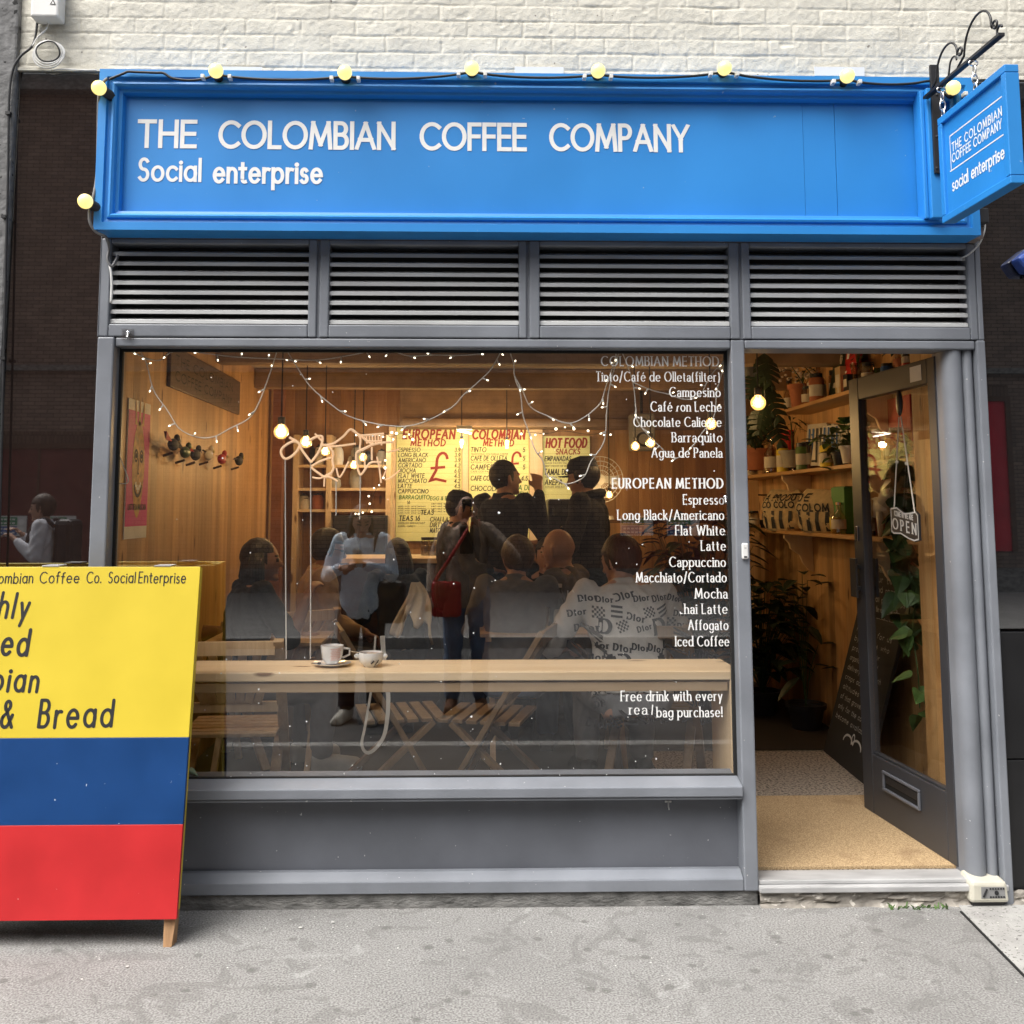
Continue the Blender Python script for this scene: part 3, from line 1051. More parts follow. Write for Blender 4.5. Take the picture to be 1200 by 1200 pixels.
# ---------------- interior shell
fl = MB((0, 0, Z_FLOOR)); fl.box(XW0 - .1, XW1 + .55, .104, YB + .1, -.02, Z_FLOOR)
tag(fl.build('floor', 'terrazzo'), kind='structure')
sheet('floor', XW0, 1.02, .13, YB, Z_FLOOR + .004, mat('shade_dark_floor', (.022, .016, .012), .7, var=.3, scale=6, stretch=(1, .1, 1)))  # dark overlay on the terrazzo: shade inside the shop put into colour
sheet('floor', 1.022, XW1, 1.95, YB, Z_FLOOR + .0045, bpy.data.materials['shade_dark_floor'])  # same painted shade over the floor deep behind the doorway
b = MB((0, 2, ZC)); b.box(XW0 - .15, XW1 + .6, .13, YB + .15, ZC, ZC + .08)
tag(b.build('ceiling', 'ceiling'), kind='structure')
b = MB((XW0, 2, 0)); b.box(XW0 - .1, XW0, .12, YB, Z_FLOOR, ZC - .002)
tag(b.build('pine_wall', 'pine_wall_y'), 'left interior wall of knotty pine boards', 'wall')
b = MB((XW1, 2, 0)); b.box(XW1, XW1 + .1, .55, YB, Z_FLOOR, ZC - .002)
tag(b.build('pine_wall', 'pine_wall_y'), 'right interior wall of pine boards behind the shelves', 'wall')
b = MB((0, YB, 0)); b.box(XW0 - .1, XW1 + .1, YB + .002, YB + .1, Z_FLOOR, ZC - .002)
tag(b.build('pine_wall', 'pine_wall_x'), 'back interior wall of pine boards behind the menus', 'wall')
# pine-clad pier just inside the door on the right
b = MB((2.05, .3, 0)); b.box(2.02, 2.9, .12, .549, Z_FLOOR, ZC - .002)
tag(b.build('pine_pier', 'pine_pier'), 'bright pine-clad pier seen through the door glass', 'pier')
b = MB((XW0, .1, 0)); b.box(XW0 - .1, XJ0 + .03, .102, .118, Z_FLOOR, ZC)
tag(b.build('side_return', 'pine_wall_x'), 'narrow pine return beside the window frame', 'wall')
# ceiling beams, the bulkhead above the counter, and a duct
for i, (yy, zz) in enumerate(((1.0, .10), (2.05, .12), (3.1, .14))):
    b = MB((0, yy, ZC)); b.box(XW0, XW1, yy - .06, yy + .06, ZC - zz, ZC - .001)
    tag(b.build('ceiling_beam', 'ceiling_dark', bevel=.008), ['brown ceiling beam nearest the window', 'brown ceiling beam midway into the shop', 'brown ceiling beam nearest the menu boards'][i], 'beam', 'ceiling beams')
b = MB((0, 3.95, ZC)); b.box(AX(468, 3.9), XW1, 3.85, 4.2, AZ(500, 3.9), ZC - .003)
b.box(AX(470, 3.8), XW1, 3.83, 3.849, AZ(500, 3.83), AZ(490, 3.83))
tag(b.build('bulkhead', 'ceiling_dark', bevel=.006), 'brown boxed bulkhead over the menu boards', 'bulkhead')

# ---------------- the far side of the street, seen only in reflections
OP = -13.5
ob = empty('brick_building', (0, OP, 0), 'dark brick building across the street seen in reflections', 'building')
M['opp_brick'] = brick_mat('sooty_brick', (.17, .125, .10), (.25, .18, .14), (.05, .042, .036), rough=.85)
b = MB((0, OP, 0)); b.box(-40, 40, OP - 2, OP, 0, 9.2)
b.build('wall', 'opp_brick', ob)
b = MB((0, OP, 0)); b.box(-40, 40, OP + .002, OP + .06, 0, .42)
b.build('plinth', 'concrete', ob)
b = MB((0, OP, 0)); b.box(-40, 40, OP + .002, OP + .12, 3.9, 4.0); b.box(-40, 40, OP + .002, OP + .25, 9.0, 9.3)
b.build('string_course', 'concrete', ob)
for (x0, x1, z0, z1) in ((-8.8, -6.2, .0, 2.52), (2.6, 4.6, .0, 2.5), (9.0, 9.7, .7, 3.4), (-1.9, -.6, 4.6, 6.6), (1.6, 2.9, 4.6, 6.6), (-5.5, -4.2, 4.6, 6.6)):
    upper = z0 > 4
    b = MB((0, OP, 0)); b.box(x0, x1, OP + .002, OP + .05, z0 + .02, z1)
    d = b.build('window' if upper else 'door', 'plastic_dark' if upper else 'crimson_door' if x0 > 8 else 'red_door', ob)
    f = MB((0, OP, 0)); f.box(x0 - .09, x0, OP + .003, OP + .09, z0 + .02, z1 + .09); f.box(x1, x1 + .09, OP + .003, OP + .09, z0 + .02, z1 + .09)
    f.box(x0 + .001, x1 - .001, OP + .003, OP + .088, z1, z1 + .089)
    if not upper and x1 - x0 > 1.5:
        f.box((x0 + x1) / 2 - .02, (x0 + x1) / 2 + .02, OP + .051, OP + .056, z0 + .1, z1)
    f.build('frame', 'grey' if upper else 'dark_wood', d)
    sld = MB((0, OP, 0)); sld.box(x0 - .1, x1 + .1, OP + .001, OP + .012, z1 + .091, z1 + .31)
    sld.build('soldier_course', brick_mat('soldier_brick', (.10, .066, .048), (.15, .10, .07), (.03, .025, .02), bw=.07, bh=.23, rough=.85), d)
M['sign_green'] = mat('sign_green', (.05, .26, .12), .4)
M['sign_blue'] = mat('sign_blue', (.04, .13, .36), .4)
for i, (x, z) in enumerate(((-7.95, 1.17), (-7.1, 1.17), (3.02, 1.17), (3.85, 1.17))):
    s = empty('wall_plaque', (x, OP + .056, z), None, 'sign', 'green and blue plaques on the red doors across the street')
    s['label'] = ['green and blue plaque reflected left of the pedestrian', 'green and blue plaque reflected behind the pedestrian', 'green and blue plaque reflected beside Long Black lettering', 'green and blue plaque reflected beside Flat White lettering'][i]
    b = MB(); b.box(-.29, .29, 0, .015, -.175, .175); b.build('plate', 'white_plastic', s)
    b = MB(); b.box(-.27, .13, .0152, .018, .015, .155); b.build('green_band', 'sign_green', s)
    b = MB(); b.box(-.27, .13, .0152, .018, -.155, -.005); b.build('blue_band', 'sign_blue', s)
    b = MB()
    for zz in (.115, .05, -.05, -.115):
        for k in range(5):
            b.box(-.24 + k * .07, -.19 + k * .07, .0182, .019, zz - .014, zz + .014)
    b.lathe([(.05, 0), (.05, .004), (0, .004)], (.2, .0155, .07), 14, (0, 1, 0)); b.lathe([(.05, 0), (.05, .004), (0, .004)], (.2, .0155, -.07), 14, (0, 1, 0))
    b.build('marks', 'vinyl', s)

# ================================================================== SHOPFRONT
shop = empty('shopfront', (0, 0, 0), 'grey painted timber shopfront with louvres, big window and open door', 'shopfront')
ZR0, ZR1 = AZ(1046), AZ(1028)               # bottom rail
ZS0, ZS1 = AZ(936, -.03), AZ(924, -.03)     # sill
ZG1 = AZ(408)                                # glass top
ZL0, ZL1 = AZ(397, 0), AZ(283, 0)            # louvre band
XG0, XG1 = AX(126.5, 0, 640), 1.045
XD0, XD1 = 1.100, 1.985
b = MB()
b.box(XJ0, XG0, -.022, .11, .0, ZL0 - .0015)                       # left jamb
b.box(XG0 + .001, XG1 - .001, -.012, .11, ZG1, ZL0 - .002)         # transom over window
b.box(XG1, XD0, -.012, .11, ZR0 - .001, ZL0 - .0018)                       # mullion
b.box(XD0 + .001, XD1 + .04, -.0125, .11, AZ(408), ZL0 - .0022)    # transom over door
b.box(XD1 + .042, XJ1, -.022, .11, .0, ZL0 - .0015)                # right outer jamb
b.build('frame', 'grey', shop, bevel=.006)
for cx, cy, r in ((1.948, .045, .040), (2.004, .028, .022)):      # rounded door posts on the right
    b = MB()
    pts = [(cx + r * 1.0 * math.cos(R(a)), cy + r * math.sin(R(a)) * 1.25) for a in range(180, 361, 15)]
    pts = [(pts[0][0], .11)] + pts + [(pts[-1][0], .11)]
    k = len(pts)
    b.add([(x, y, Z_FLOOR - .01) for x, y in pts] + [(x, y, AZ(408) - .001) for x, y in pts], [(i, i + 1, k + i + 1, k + i) for i in range(k - 1)] + [tuple(range(k)), tuple(range(2 * k - 1, k - 1, -1))])
    b.build('door_post', 'grey', shop, smooth='auto')
b = MB()
b.box(XG0 + .001, XG1 - .001, -.008, .10, ZR0, ZR1 - .012)         # bottom rail
b.hexa([(XG0 + .001, -.006, ZR1 - .0118), (XG1 - .001, -.006, ZR1 - .0118), (XG1 - .001, .058, ZR1 - .0118), (XG0 + .001, .058, ZR1 - .0118),
        (XG0 + .001, .030, ZR1 + .012), (XG1 - .001, .030, ZR1 + .012), (XG1 - .001, .058, ZR1 + .012), (XG0 + .001, .058, ZR1 + .012)])
b.build('bottom_rail', 'grey', shop, bevel=.003)
b = MB(); b.box(XJ0 + .04, XJ1 - .04, -.004, .068, ZL0 + .002, ZL1 - .001); b.build('louvre_rail', 'grey_dark', shop) if False else None
b = MB(); b.box(XG0 - .002, XG1 + .002, .06, .09, ZR0, ZS0 + .02); b.build('stall_riser', 'grey_dark', shop)
b = MB()
b.hexa([(XG0 + .0005, -.030, ZS0), (XG1 - .0005, -.030, ZS0), (XG1 - .0005, .10, ZS0), (XG0 + .0005, .10, ZS0),
        (XG0 + .0005, -.030, ZS1), (XG1 - .0005, -.030, ZS1), (XG1 - .0005, .10, ZS1 + .035), (XG0 + .0005, .10, ZS1 + .035)])
b.box(XG0 + .001, XG1 - .001, -.022, .05, ZS0 - .012, ZS0 - .0005)
b.build('window_sill', 'grey', shop, bevel=.004)
b = MB(); b.box(-1.43, 1.10, .004, .11, -.01, ZR0 - .001); b.build('plinth', 'concrete', shop, bevel=.004)
# louvre panels
opens = [((118, 372), (130, 362)), ((375, 617), (386, 608)), ((620, 865), (632, 854)), ((868, 1142), (878, 1133))]
yl = 340
for (f0, f1), (o0, o1) in opens:
    x0, x1, a0, a1 = AX(f0, 0, yl), AX(f1, 0, yl), AX(o0, 0, yl), AX(o1, 0, yl)
    z0, z1 = ZL0 + .001, ZL1
    b = MB()
    zo0, zo1 = AZ(382), AZ(289)
    b.box(x0 + .001, a0, -.016, .07, z0, z1); b.box(a1, x1 - .001, -.016, .07, z0, z1)
    b.box(a0 + .0005, a1 - .0005, -.015, .07, z0, zo0); b.box(a0 + .0005, a1 - .0005, -.015, .07, zo1, z1)
    p = b.build('louvre_panel', 'grey', shop, bevel=.005)
    b = MB()
    n = 8
    for k in range(n):
        z = zo0 + .004 + (zo1 - zo0 - .012) * k / n
        tw = [random.uniform(-.0012, .0012) for _ in range(4)]
        b.hexa([(a0, .0 + tw[0], z), (a1, .0 + tw[1], z), (a1, .05, z + .030), (a0, .05, z + .030),
                (a0, .002 + tw[0], z + .0165 + tw[2]), (a1, .002 + tw[1], z + .0165 + tw[3]), (a1, .05, z + .034), (a0, .05, z + .034)])
    b.build('slats', 'slat', p, bevel=.0035)
    b = MB(); b.box(a0 - .01, a1 + .01, .075, .10, z0, z1); b.build('backing', 'black', p)
b = MB(); b.box(XJ0, XJ1, .101, .128, ZL0 - .02, ZL1 + .3); b.build('header_board', 'black', shop)
for xa_, xb_ in ((XJ0, AX(118, 0, yl)), (AX(1142, 0, yl), XJ1)):
    b = MB(); b.box(xa_, xb_, -.018, .10, ZL0, ZL1 + .05); b.build('upper_jamb', 'grey', shop, bevel=.005)
for xg in (373.5, 618.5, 866.5):
    b = MB(); b.box(AX(xg, 0, yl) - .010, AX(xg, 0, yl) + .010, -.004, .069, ZL0 + .0015, ZL1 - .001); b.build('louvre_mullion', 'grey', shop)
# pinkish drip rail below the fascia
b = MB(); b.box(XJ0 + .01, XJ1 - .02, -.085, .10, ZL1 + .0015, ZL1 + .045)
for k in range(9):
    b.box(-1.3 + k * .41, -1.292 + k * .41, -.087, -.0855, ZL1 + .012, ZL1 + .022)
b.build('drip_rail', mat('dusty_pink_rail', (.26, .21, .19), .8, var=.3, scale=14, stretch=(.3, 1, 4)), shop, bevel=.003)

# window pane with the white vinyl menu
pane = MB(); pane.box(XG0, XG1, .050, .056, ZS1 + .01, ZG1 + .01)
pane = pane.build('window_pane', 'glass', shop)
fk = MB(); rf = random.Random(5)
for i in range(130):                          # paint flecks and dried splashes on the pane
    x, z = rf.uniform(XG0 + .02, XG1 - .02), ZS1 + .02 + (ZG1 - ZS1 - .05) * rf.random() ** 1.6
    s = rf.uniform(.0012, .0032) * (1.8 if i % 13 == 0 else 1)
    fk.add([(x + s * math.cos(6.283 * k / 6) * rf.uniform(.6, 1.3), .0493, z + s * math.sin(6.283 * k / 6) * rf.uniform(.6, 1.3)) for k in range(6)], [tuple(range(6))])
fk = fk.build('paint_flecks', 'vinyl', pane); fk['kind'] = 'stuff'
gk = MB()
gk.sweep_frame(XG0 - .001, XG1 + .001, ZS1 + .012, ZG1 + .002, [(0, .046), (.013, .046), (.013, .062), (0, .062)])
gk.build('gasket', 'black', pane)
TX = MB()
yv = .0488
def win_text(s, right_px, base_px, w=.135, cap_px=11.4, fit_left=None):
    o = at(right_px, base_px, yv)
    L = None
    if fit_left is not None:
        L = o.x - at(fit_left, base_px, yv).x
    text(TX, s, o, FX, FZ, cap_px / 300 * 1.0, w=w * .88, contrast=.40, serif=True, sp=.10, space=.36, align='R', fit=L, two=True)
rows = [('COLOMBIAN METHOD', 842, 429, 705, .17), ('Tinto/Café de Olleta(filter)', 843, 447, 699, .15), ('Campesino', 844, 465, 785, .15),
        ('Café ~on Leche', 845, 482, 763, .15), ('Chocolate Caliente', 845, 500, 743, .15), ('Barraquito', 846, 518, 788, .15),
        ('Agua de Panela', 846, 536, 764, .15), ('EUROPEAN METHOD', 847, 572, 718, .22), ('Espresso', 848, 591, 801, .16),
        ('Long Black/Americano', 848, 609, 724, .16), ('Flat White', 849, 627, 792, .16), ('Latte', 850, 645, 822, .16), ('Cappuccino', 850, 664, 785, .16),
        ('Macchiato/Cortado', 851, 682, 746, .16), ('Mocha', 852, 701, 815, .16), ('_hai Latte', 852, 719, 797, .16), ('Affogato', 853, 738, 807, .16),
        ('Iced Coffee', 854, 757, 792, .16), ('Free drink with every', 846, 821, 728, .16)]
for s, r_, by, l_, w in rows:
    win_text(s, r_, by, w, fit_left=l_)
win_text('bag purchase!', 846, 840, .16, fit_left=770)
win_text('re', 749, 837, .16, fit_left=738); win_text('a', 758, 837, .16, 11)
text(TX, 'l', at(764, 837, yv), FX, FZ, .034, w=.13, slant=.1)
TX.build('menu_lettering', 'vinyl', pane, recalc=False)

# ---------------- door, opened inwards against the right-hand side
HX, HY = 1.925, .085
ex, ey = 1.872, .846                         # free edge
dr = Vector((ex - HX, ey - HY, 0)); DW = dr.length; du = dr.normalized()
dn = Vector((-du.y, du.x, 0))                # towards -X : the face we see
if dn.x > 0: dn = -dn
DZ0, DZ1 = Z_FLOOR + .012, ZG1 - .012
def dpt(a, off, z): return Vector((HX, HY, 0)) + du * a + dn * off + Vector((0, 0, z))
def dbox(b, a0, a1, o0, o1, z0, z1):
    b.hexa([dpt(a0, o0, z0), dpt(a1, o0, z0), dpt(a1, o1, z0), dpt(a0, o1, z0), dpt(a0, o0, z1), dpt(a1, o0, z1), dpt(a1, o1, z1), dpt(a0, o1, z1)])
b = MB()
ST, BR, TR = .095, .265, .105
dbox(b, DW - ST, DW, -.022, .022, DZ0, DZ1); dbox(b, 0, .06, -.022, .022, DZ0, DZ1)
dbox(b, .0605, DW - ST - .0005, -.0215, .0215, DZ1 - TR, DZ1 - .0005); dbox(b, .0605, DW - ST - .0005, -.0215, .0215, DZ0, DZ0 + BR)
for a0, a1, z0, z1 in ((.061, DW - ST - .001, DZ0 + BR + .0005, DZ0 + BR + .012),):
    dbox(b, a0, a1, -.012, .012, z0, z1)
door = b.build('door', 'door_black', shop, bevel=.004)
b = MB(); dbox(b, .0602, DW - ST - .0002, -.003, .003, DZ0 + BR + .001, DZ1 - TR - .001); b.build('glass_pane', 'door_glass', door)
b = MB()
zl = DZ0 + .135
for (a0, a1, z0, z1, o) in ((.25, .56, zl, zl + .012, .034), (.25, .56, zl + .073, zl + .085, .034), (.25, .262, zl + .0125, zl + .0725, .033), (.548, .56, zl + .0125, zl + .0725, .033)):
    dbox(b, a0, a1, .0225, o, z0, z1)
b.build('letter_plate', 'grey_dark', door, bevel=.003)
b = MB(); dbox(b, .263, .547, .0222, .0232, zl + .013, zl + .072); b.build('letter_slot', 'black', door)
b = MB(); dbox(b, .268, .54, .0234, .029, zl + .036, zl + .069); b.build('letter_flap', 'iron', door, bevel=.003)
b = MB()
zh0, zh1 = 1.07, 1.25
dbox(b, DW - .075, DW - .015, .045, .056, zh0, zh1); dbox(b, DW - .055, DW - .035, .0225, .0448, zh0 + .03, zh0 + .05); dbox(b, DW - .055, DW - .035, .0225, .0448, zh1 - .05, zh1 - .03)
dbox(b, DW - .075, DW - .015, -.056, -.045, zh0, zh1); dbox(b, DW - .055, DW - .035, -.0448, -.0225, zh0 + .03, zh0 + .05)
b.build('pull_handle', 'plastic_dark', door, bevel=.002)
b = MB(); dbox(b, DW - .05, DW - .036, .0225, .03, 1.33, 1.40); b.build('lock_plate', 'chrome', door, bevel=.002)
b = MB(); dbox(b, .10, .19, .0222, .0228, DZ1 - .085, DZ1 - .02); st = b.build('sticker', 'white_plastic', door)
# threshold plate, step below
b = MB(); b.box(XD0 - .001, XD1 + .055, -.03, .07, Z_FLOOR - .036, Z_FLOOR - .014); b.box(XD0 + .002, XD1 + .03, -.004, .10, Z_FLOOR - .0139, Z_FLOOR + .002)
b.build('threshold', 'metal', shop, bevel=.004)
# worn stone step with an uneven face
b = MB((1.55, 0, 0)); n = 40
xs = np.linspace(XD0 + .002, 2.2, n)
vs, fs = [], []
for j in range(6):
    for x in xs:
        f = j / 5
        y = -.012 - .018 * f * 0 + .010 * math.sin(x * 23 + j * 1.7) * .5 + random.uniform(-.006, .006) - (.012 if j == 0 else 0)
        vs.append((x, y, (Z_FLOOR - .038) * f + (0 if j in (0,) else random.uniform(-.003, .003))))
for j in range(5):
    for i in range(n - 1):
        fs.append((j * n + i, j * n + i + 1, (j + 1) * n + i + 1, (j + 1) * n + i))
b.add(vs, fs)
tag(b.build('step', 'worn_stone'), 'worn crumbling stone step under the door threshold', 'step')
b = MB((1.5, .3, Z_FLOOR)); y1 = ground(950, 935, Z_FLOOR).y
b.box(XD0 + .004, 1.99, .105, y1, Z_FLOOR + .001, Z_FLOOR + .012)
tag(b.build('doormat', 'coir'), 'large tan coir doormat filling the doorway', 'mat')

# ================================================================== BLUE FASCIA
YF = -.135
fx0, fx1 = at(112, 200, YF).x, at(1149, 262, YF).x
fz0, fz1 = at(600, 272, YF).z, at(600, 85.5, YF).z
fas = empty('fascia_sign', (0, YF, fz0), 'wide blue fascia board lettered with the shop name in white', 'fascia sign')
org = fas.location
b = MB(org)
b.sweep_frame(fx0, fx1, fz0, fz1, [(0, -.02), (0, YF), (.030, YF), (.034, YF + .012), (.046, YF + .014), (.050, YF + .004), (.058, YF + .002), (.066, YF + .010), (.070, YF + .026), (.082, YF + .030), (.086, YF + .052), (.086, YF + .08)])
b.add([(fx0, -.02, fz1), (fx1, -.02, fz1), (fx1, YF, fz1), (fx0, YF, fz1)], [])
b.build('frame', 'blue', fas)
b = MB(org)
xj1, xj2 = at(986, 180, YF).x, at(948, 180, YF).x
yp = YF + .058
for x0, x1, dy in ((fx0 + .08, xj2 - .0007, 0), (xj2 + .0007, xj1 - .0009, .0006), (xj1 + .0009, fx1 - .08, 0)):
    b.box(x0, x1, yp + dy, yp + .02, fz0 + .08, fz1 - .08)
b.build('panel', 'blue', fas)
b = MB(org)
bx0, bx1 = at(1082, 180, YF - .02).x, at(1101, 180, YF - .02).x
bz0, bz1 = at(1092, 256, YF - .02).z, at(1092, 104, YF - .02).z
b.box(bx0 + .018, bx1, YF - .03, YF + .05, bz0, bz1); b.box(bx0, bx0 + .0175, YF - .012, YF + .05, bz0 + .003, bz1 - .003)
b.build('batten', 'blue', fas, bevel=.004)
b = MB(org)
pz = lambda px, py: at(px, py, yp - .0015)
def fit_text(mb, s, l, r_, base, cap, y, **k):
    o = at(l, base, y); e = at(r_, base, y)
    text(mb, s, o, FX, FZ, cap, fit=e.x - o.x, **k)
cap = (pz(300, 144).z - pz(300, 175).z)
# the headline sits on a faintly sinking baseline
for s, l, r_, bl in (('THE', 161, 230, 171), ('COLOMBIAN', 256, 463, 172), ('COFFEE', 492, 617, 174), ('COMPANY', 644, 808, 175)):
    fit_text(b, s, l + 2, r_ - 2, bl, cap * .93, yp - .0015, w=.165, sp=.075)
cap2 = (pz(300, 186).z - pz(300, 212).z)
fit_text(b, 'Social', 163, 234, 211, cap2 * .95, yp - .0015, w=.15, sp=.13)
fit_text(b, 'enterprise', 251, 376, 213, cap2 * .95, yp - .0015, w=.165, sp=.15)
b.build('lettering', 'white_paint', fas, recalc=False)
# three white tin plates on the wall behind the fascia top
for i, (l, r_) in enumerate(((262, 308), (603, 660), (953, 1011))):
    z = at(l, 81, -.01).z
    b = MB(((AX(l, 0, 82) + AX(r_, 0, 82)) / 2, -.01, z)); b.box(AX(l, 0, 82), AX(r_, 0, 82), -.016, -.01, z - .03, z + .008)
    tag(b.build('fixing_plate', 'white_plastic'), ['small white fixing plate above the fascia near its left end', 'small white fixing plate above the middle of the fascia', 'small white fixing plate above the fascia near the hanging sign'][i], 'plate', 'fixing plates above the fascia')


# ================================================================== LIGHTS AND CABLES ON THE FRONT
YBULB = YF - .035
spots = [((116, 103), 'top left corner of the fascia'), ((100, 236), 'lower left corner of the fascia'), ((253, 83), 'letter T of the fascia name'), ((404, 85), 'word COLOMBIAN'),
         ((553, 80), 'word COFFEE'), ((701, 83), 'word COMPANY'), ((849, 80), 'blank part of the fascia'), ((993, 89), 'seam near the hanging sign'), ((1117, 103), None)]
labs = ['round lit bulb at the top left corner of the fascia', 'round lit bulb low on the left end of the fascia', 'round lit bulb on the fascia top, above Social and THE',
        'round lit bulb on the fascia top, above COLOMBIAN', 'round lit bulb on the fascia top, above COFFEE', 'round lit bulb on the fascia top, above the letters COM',
        'round lit bulb on the fascia top, just past COMPANY', 'round lit bulb on the fascia top, last before the sign bracket', 'round lit bulb half hidden behind the hanging sign chain']
for i, ((px, py), _) in enumerate(spots):
    yb = YBULB if i < 8 else YF - .02
    p = at(px, py, yb)
    e = empty('festoon_bulb', p, labs[i], 'light bulb', 'festoon bulbs around the fascia')
    d = Vector((0, -1, .12)) if i not in (0, 1, 8) else Vector((-.5, -.8, .2)) if i != 8 else Vector((-.2, -1, .1))
    d.normalize()
    b = MB(); b.ball((0, 0, 0), .0285, n=20, m=14); b.build('bulb', 'bulb_festoon', e, smooth=True)
    b = MB(); b.lathe([(.017, .016), (.0195, .024), (.0195, .066), (.012, .072), (.0, .072)], (0, 0, 0), 16, -d); b.build('socket', 'rubber', e, smooth='auto')
    if i not in (0, 1):
        for s in (-1, 1):
            b = MB(); b.box(s * .052 - .007, s * .052 + .007, .0, .03, -.028, -.012); b.build('clip', 'white_plastic', e, bevel=.002)
pts = []
seq = [(128, 93), (150, 84), (200, 86)] + [q for (q, _) in spots[2:8]] + [(1090, 90), (1117, 108)]
for k in range(len(seq) - 1):
    (x0, y0), (x1, y1) = seq[k], seq[k + 1]
    m = 6
    for j in range(m):
        t = j / m
        sag = 4.5 * 4 * t * (1 - t) if k >= 2 else 0
        pts.append(at(x0 + (x1 - x0) * t, y0 + (y1 - y0) * t + sag + (5 if 2 <= k else 0), YF - .012))
pts.append(at(1117, 108, YF - .012))
c = MB(pts[0]); c.tube(smooth_path(pts, 3), .0052, 8)
tag(c.build('festoon_cable', 'rubber', smooth=True), 'black festoon cable drooping along the top of the fascia', 'cable')
c = MB(at(119, 110, YF))
pts = [at(126, 92, YF - .01), at(120, 98, YF - .012), at(116, 112, YF + .0), at(115, 150, YF + .02), at(114, 200, YF + .02), at(110, 228, YF), at(105, 248, YF + .0), at(106, 262, YF), at(113, 272, YF + .01), at(124, 278, YF + .03), at(128, 290, -.03), at(126, 304, -.03), at(131, 312, -.03), at(136, 305, -.02), at(138, 300, .0)]
c.tube(smooth_path(pts, 5), .006, 8)
tag(c.build('flex_cable', mat('dull_grey_cable', (.16, .16, .165), .5), smooth=True), 'grey flexible cable running down the left end of the fascia', 'cable')
c = MB(at(130, 330, -.03)); c.tube(smooth_path([at(127, 305, -.025), at(130, 318, -.03), at(131, 335, -.03), at(130, 355, -.027)], 4), .0052, 8)
tag(c.build('cable_end', 'white_plastic', smooth=True), 'short white cable tail hanging over the left louvre', 'cable')
c = MB(at(1150, 270, -.05)); c.tube(smooth_path([at(1148, 243, -.06), at(1153, 252, -.06), at(1154, 268, -.06), at(1149, 283, -.05), at(1140, 294, -.03), at(1130, 301, -.01), at(1122, 303, .02)], 5), .0036, 8)
tag(c.build('white_cable', 'white_plastic', smooth=True), 'white cable curling from the right end of the fascia into the louvre', 'cable')
p = at(1150, 254, YF + .03); c = MB(p); c.box(p.x - .018, p.x + .02, YF + .01, YF + .06, p.z - .03, p.z + .03)
tag(c.build('junction_box', 'iron', bevel=.004), 'small dark junction box on the right end of the fascia', 'junction box')
# cable rising on the left pilaster, coil and alarm box
c = MB(at(14, 300, -.075))
pl = [at(44, 20, -.012), at(42, 40, -.012), at(37, 55, -.02), at(24, 66, -.03), at(15, 82, -.034), at(11, 110, -.036), at(10, 150, -.036), at(9, 220, -.036), at(7, 300, -.036), at(5, 400, -.036), at(1, 560, -.036), at(-3, 700, -.036)]
c.tube(smooth_path(pl, 5), .0048, 8)
for px, py in ((10, 133), (5, 254), (4, 420)):
    q = at(px, py, -.037); c.box(q.x - .009, q.x + .009, -.046, -.026, q.z - .006, q.z + .006)
tag(c.build('wall_cable', 'rubber', smooth='auto'), 'thin black cable clipped down the grey pilaster at far left', 'cable')
cc = at(57, 64, -.03)
c = MB(cc)
for k in range(4):
    r = .062 - k * .0052; pts = []
    for j in range(41):
        a = 2 * math.pi * j / 40
        pts.append(cc + Vector((r * math.cos(a) + .002 * math.sin(3 * a + k), -.006 * k * .5 + .003 * math.sin(2 * a + k), (r * .92) * math.sin(a) + .003 * k)))
    c.cur = 1 if k == 3 else 0
    c.tube(pts, .0031, 7, cap=False)
c.cur = 0
c.tube(smooth_path([at(58, 22, -.02), at(54, 34, -.025), at(44, 44, -.03), at(38, 54, -.034)], 5), .003, 7)
c.tube(smooth_path([at(60, 82, -.02), at(75, 81, -.018), at(95, 82, -.018), at(113, 82, -.02)], 4), .0025, 7)
tag(c.build('cable_coil', ['white_plastic', 'rubber'], smooth=True), 'coil of white cable hanging on the cream bricks below the box', 'cable coil')
p = at(53, 6, -.03)
e = empty('alarm_box', (p.x, -.02, at(53, 21, -.03).z), 'white plastic box on the cream bricks at upper left', 'alarm box')
x0, x1, z0 = at(36, 10, -.07).x, at(69, 10, -.07).x, at(53, 20, -.07).z
b = MB(e.location); b.box(x0, x1, -.075, -.004, z0, z0 + .17); b.build('case', 'white_plastic', e, bevel=.008)
b = MB(e.location); cx = at(62, 3, -.0765).x; cz = at(62, 3, -.0765).z
b.add([(cx - .012, -.0765, cz - .008), (cx + .012, -.0765, cz - .008), (cx, -.0765, cz + .014)], [(0, 1, 2)]); b.build('warning_mark', 'ink', e)
b = MB(e.location); b.add([(cx - .006, -.0768, cz - .0055), (cx + .006, -.0768, cz - .0055), (cx, -.0768, cz + .007)], [(0, 1, 2)]); b.build('warning_mark', 'white_plastic', e)

# clear adhesive hooks and the white sensor on the mullion
for (px, py, yy, w, h, lab) in ((150, 392, -.018, .048, .044, 'clear adhesive hook on the grey transom at upper left'), (850, 585, .0495, .05, .046, 'clear adhesive hook on the glass beside Espresso')):
    p = at(px, py, yy)
    e = empty('adhesive_hook', p, lab, 'hook', 'clear adhesive hooks')
    b = MB(); b.box(-w / 2, w / 2, -.002, .0, -h / 2, h / 2); b.build('pad', 'clear', e)
    b = MB(); b.tube([(0, -.004, .008), (0, -.004, -.008), (0, -.010, -.014), (0, -.016, -.010)], .0025, 8); b.lathe([(.008, 0), (.008, .003), (0, .004)], (0, -.002, .008), 12, (0, -1, 0)); b.build('hook', 'chrome', e, smooth=True)
p = at(872.5, 646, -.0125)
e = empty('door_sensor', (p.x, -.0125, p.z), 'small white plastic fob fixed to the mullion by the doorway', 'sensor')
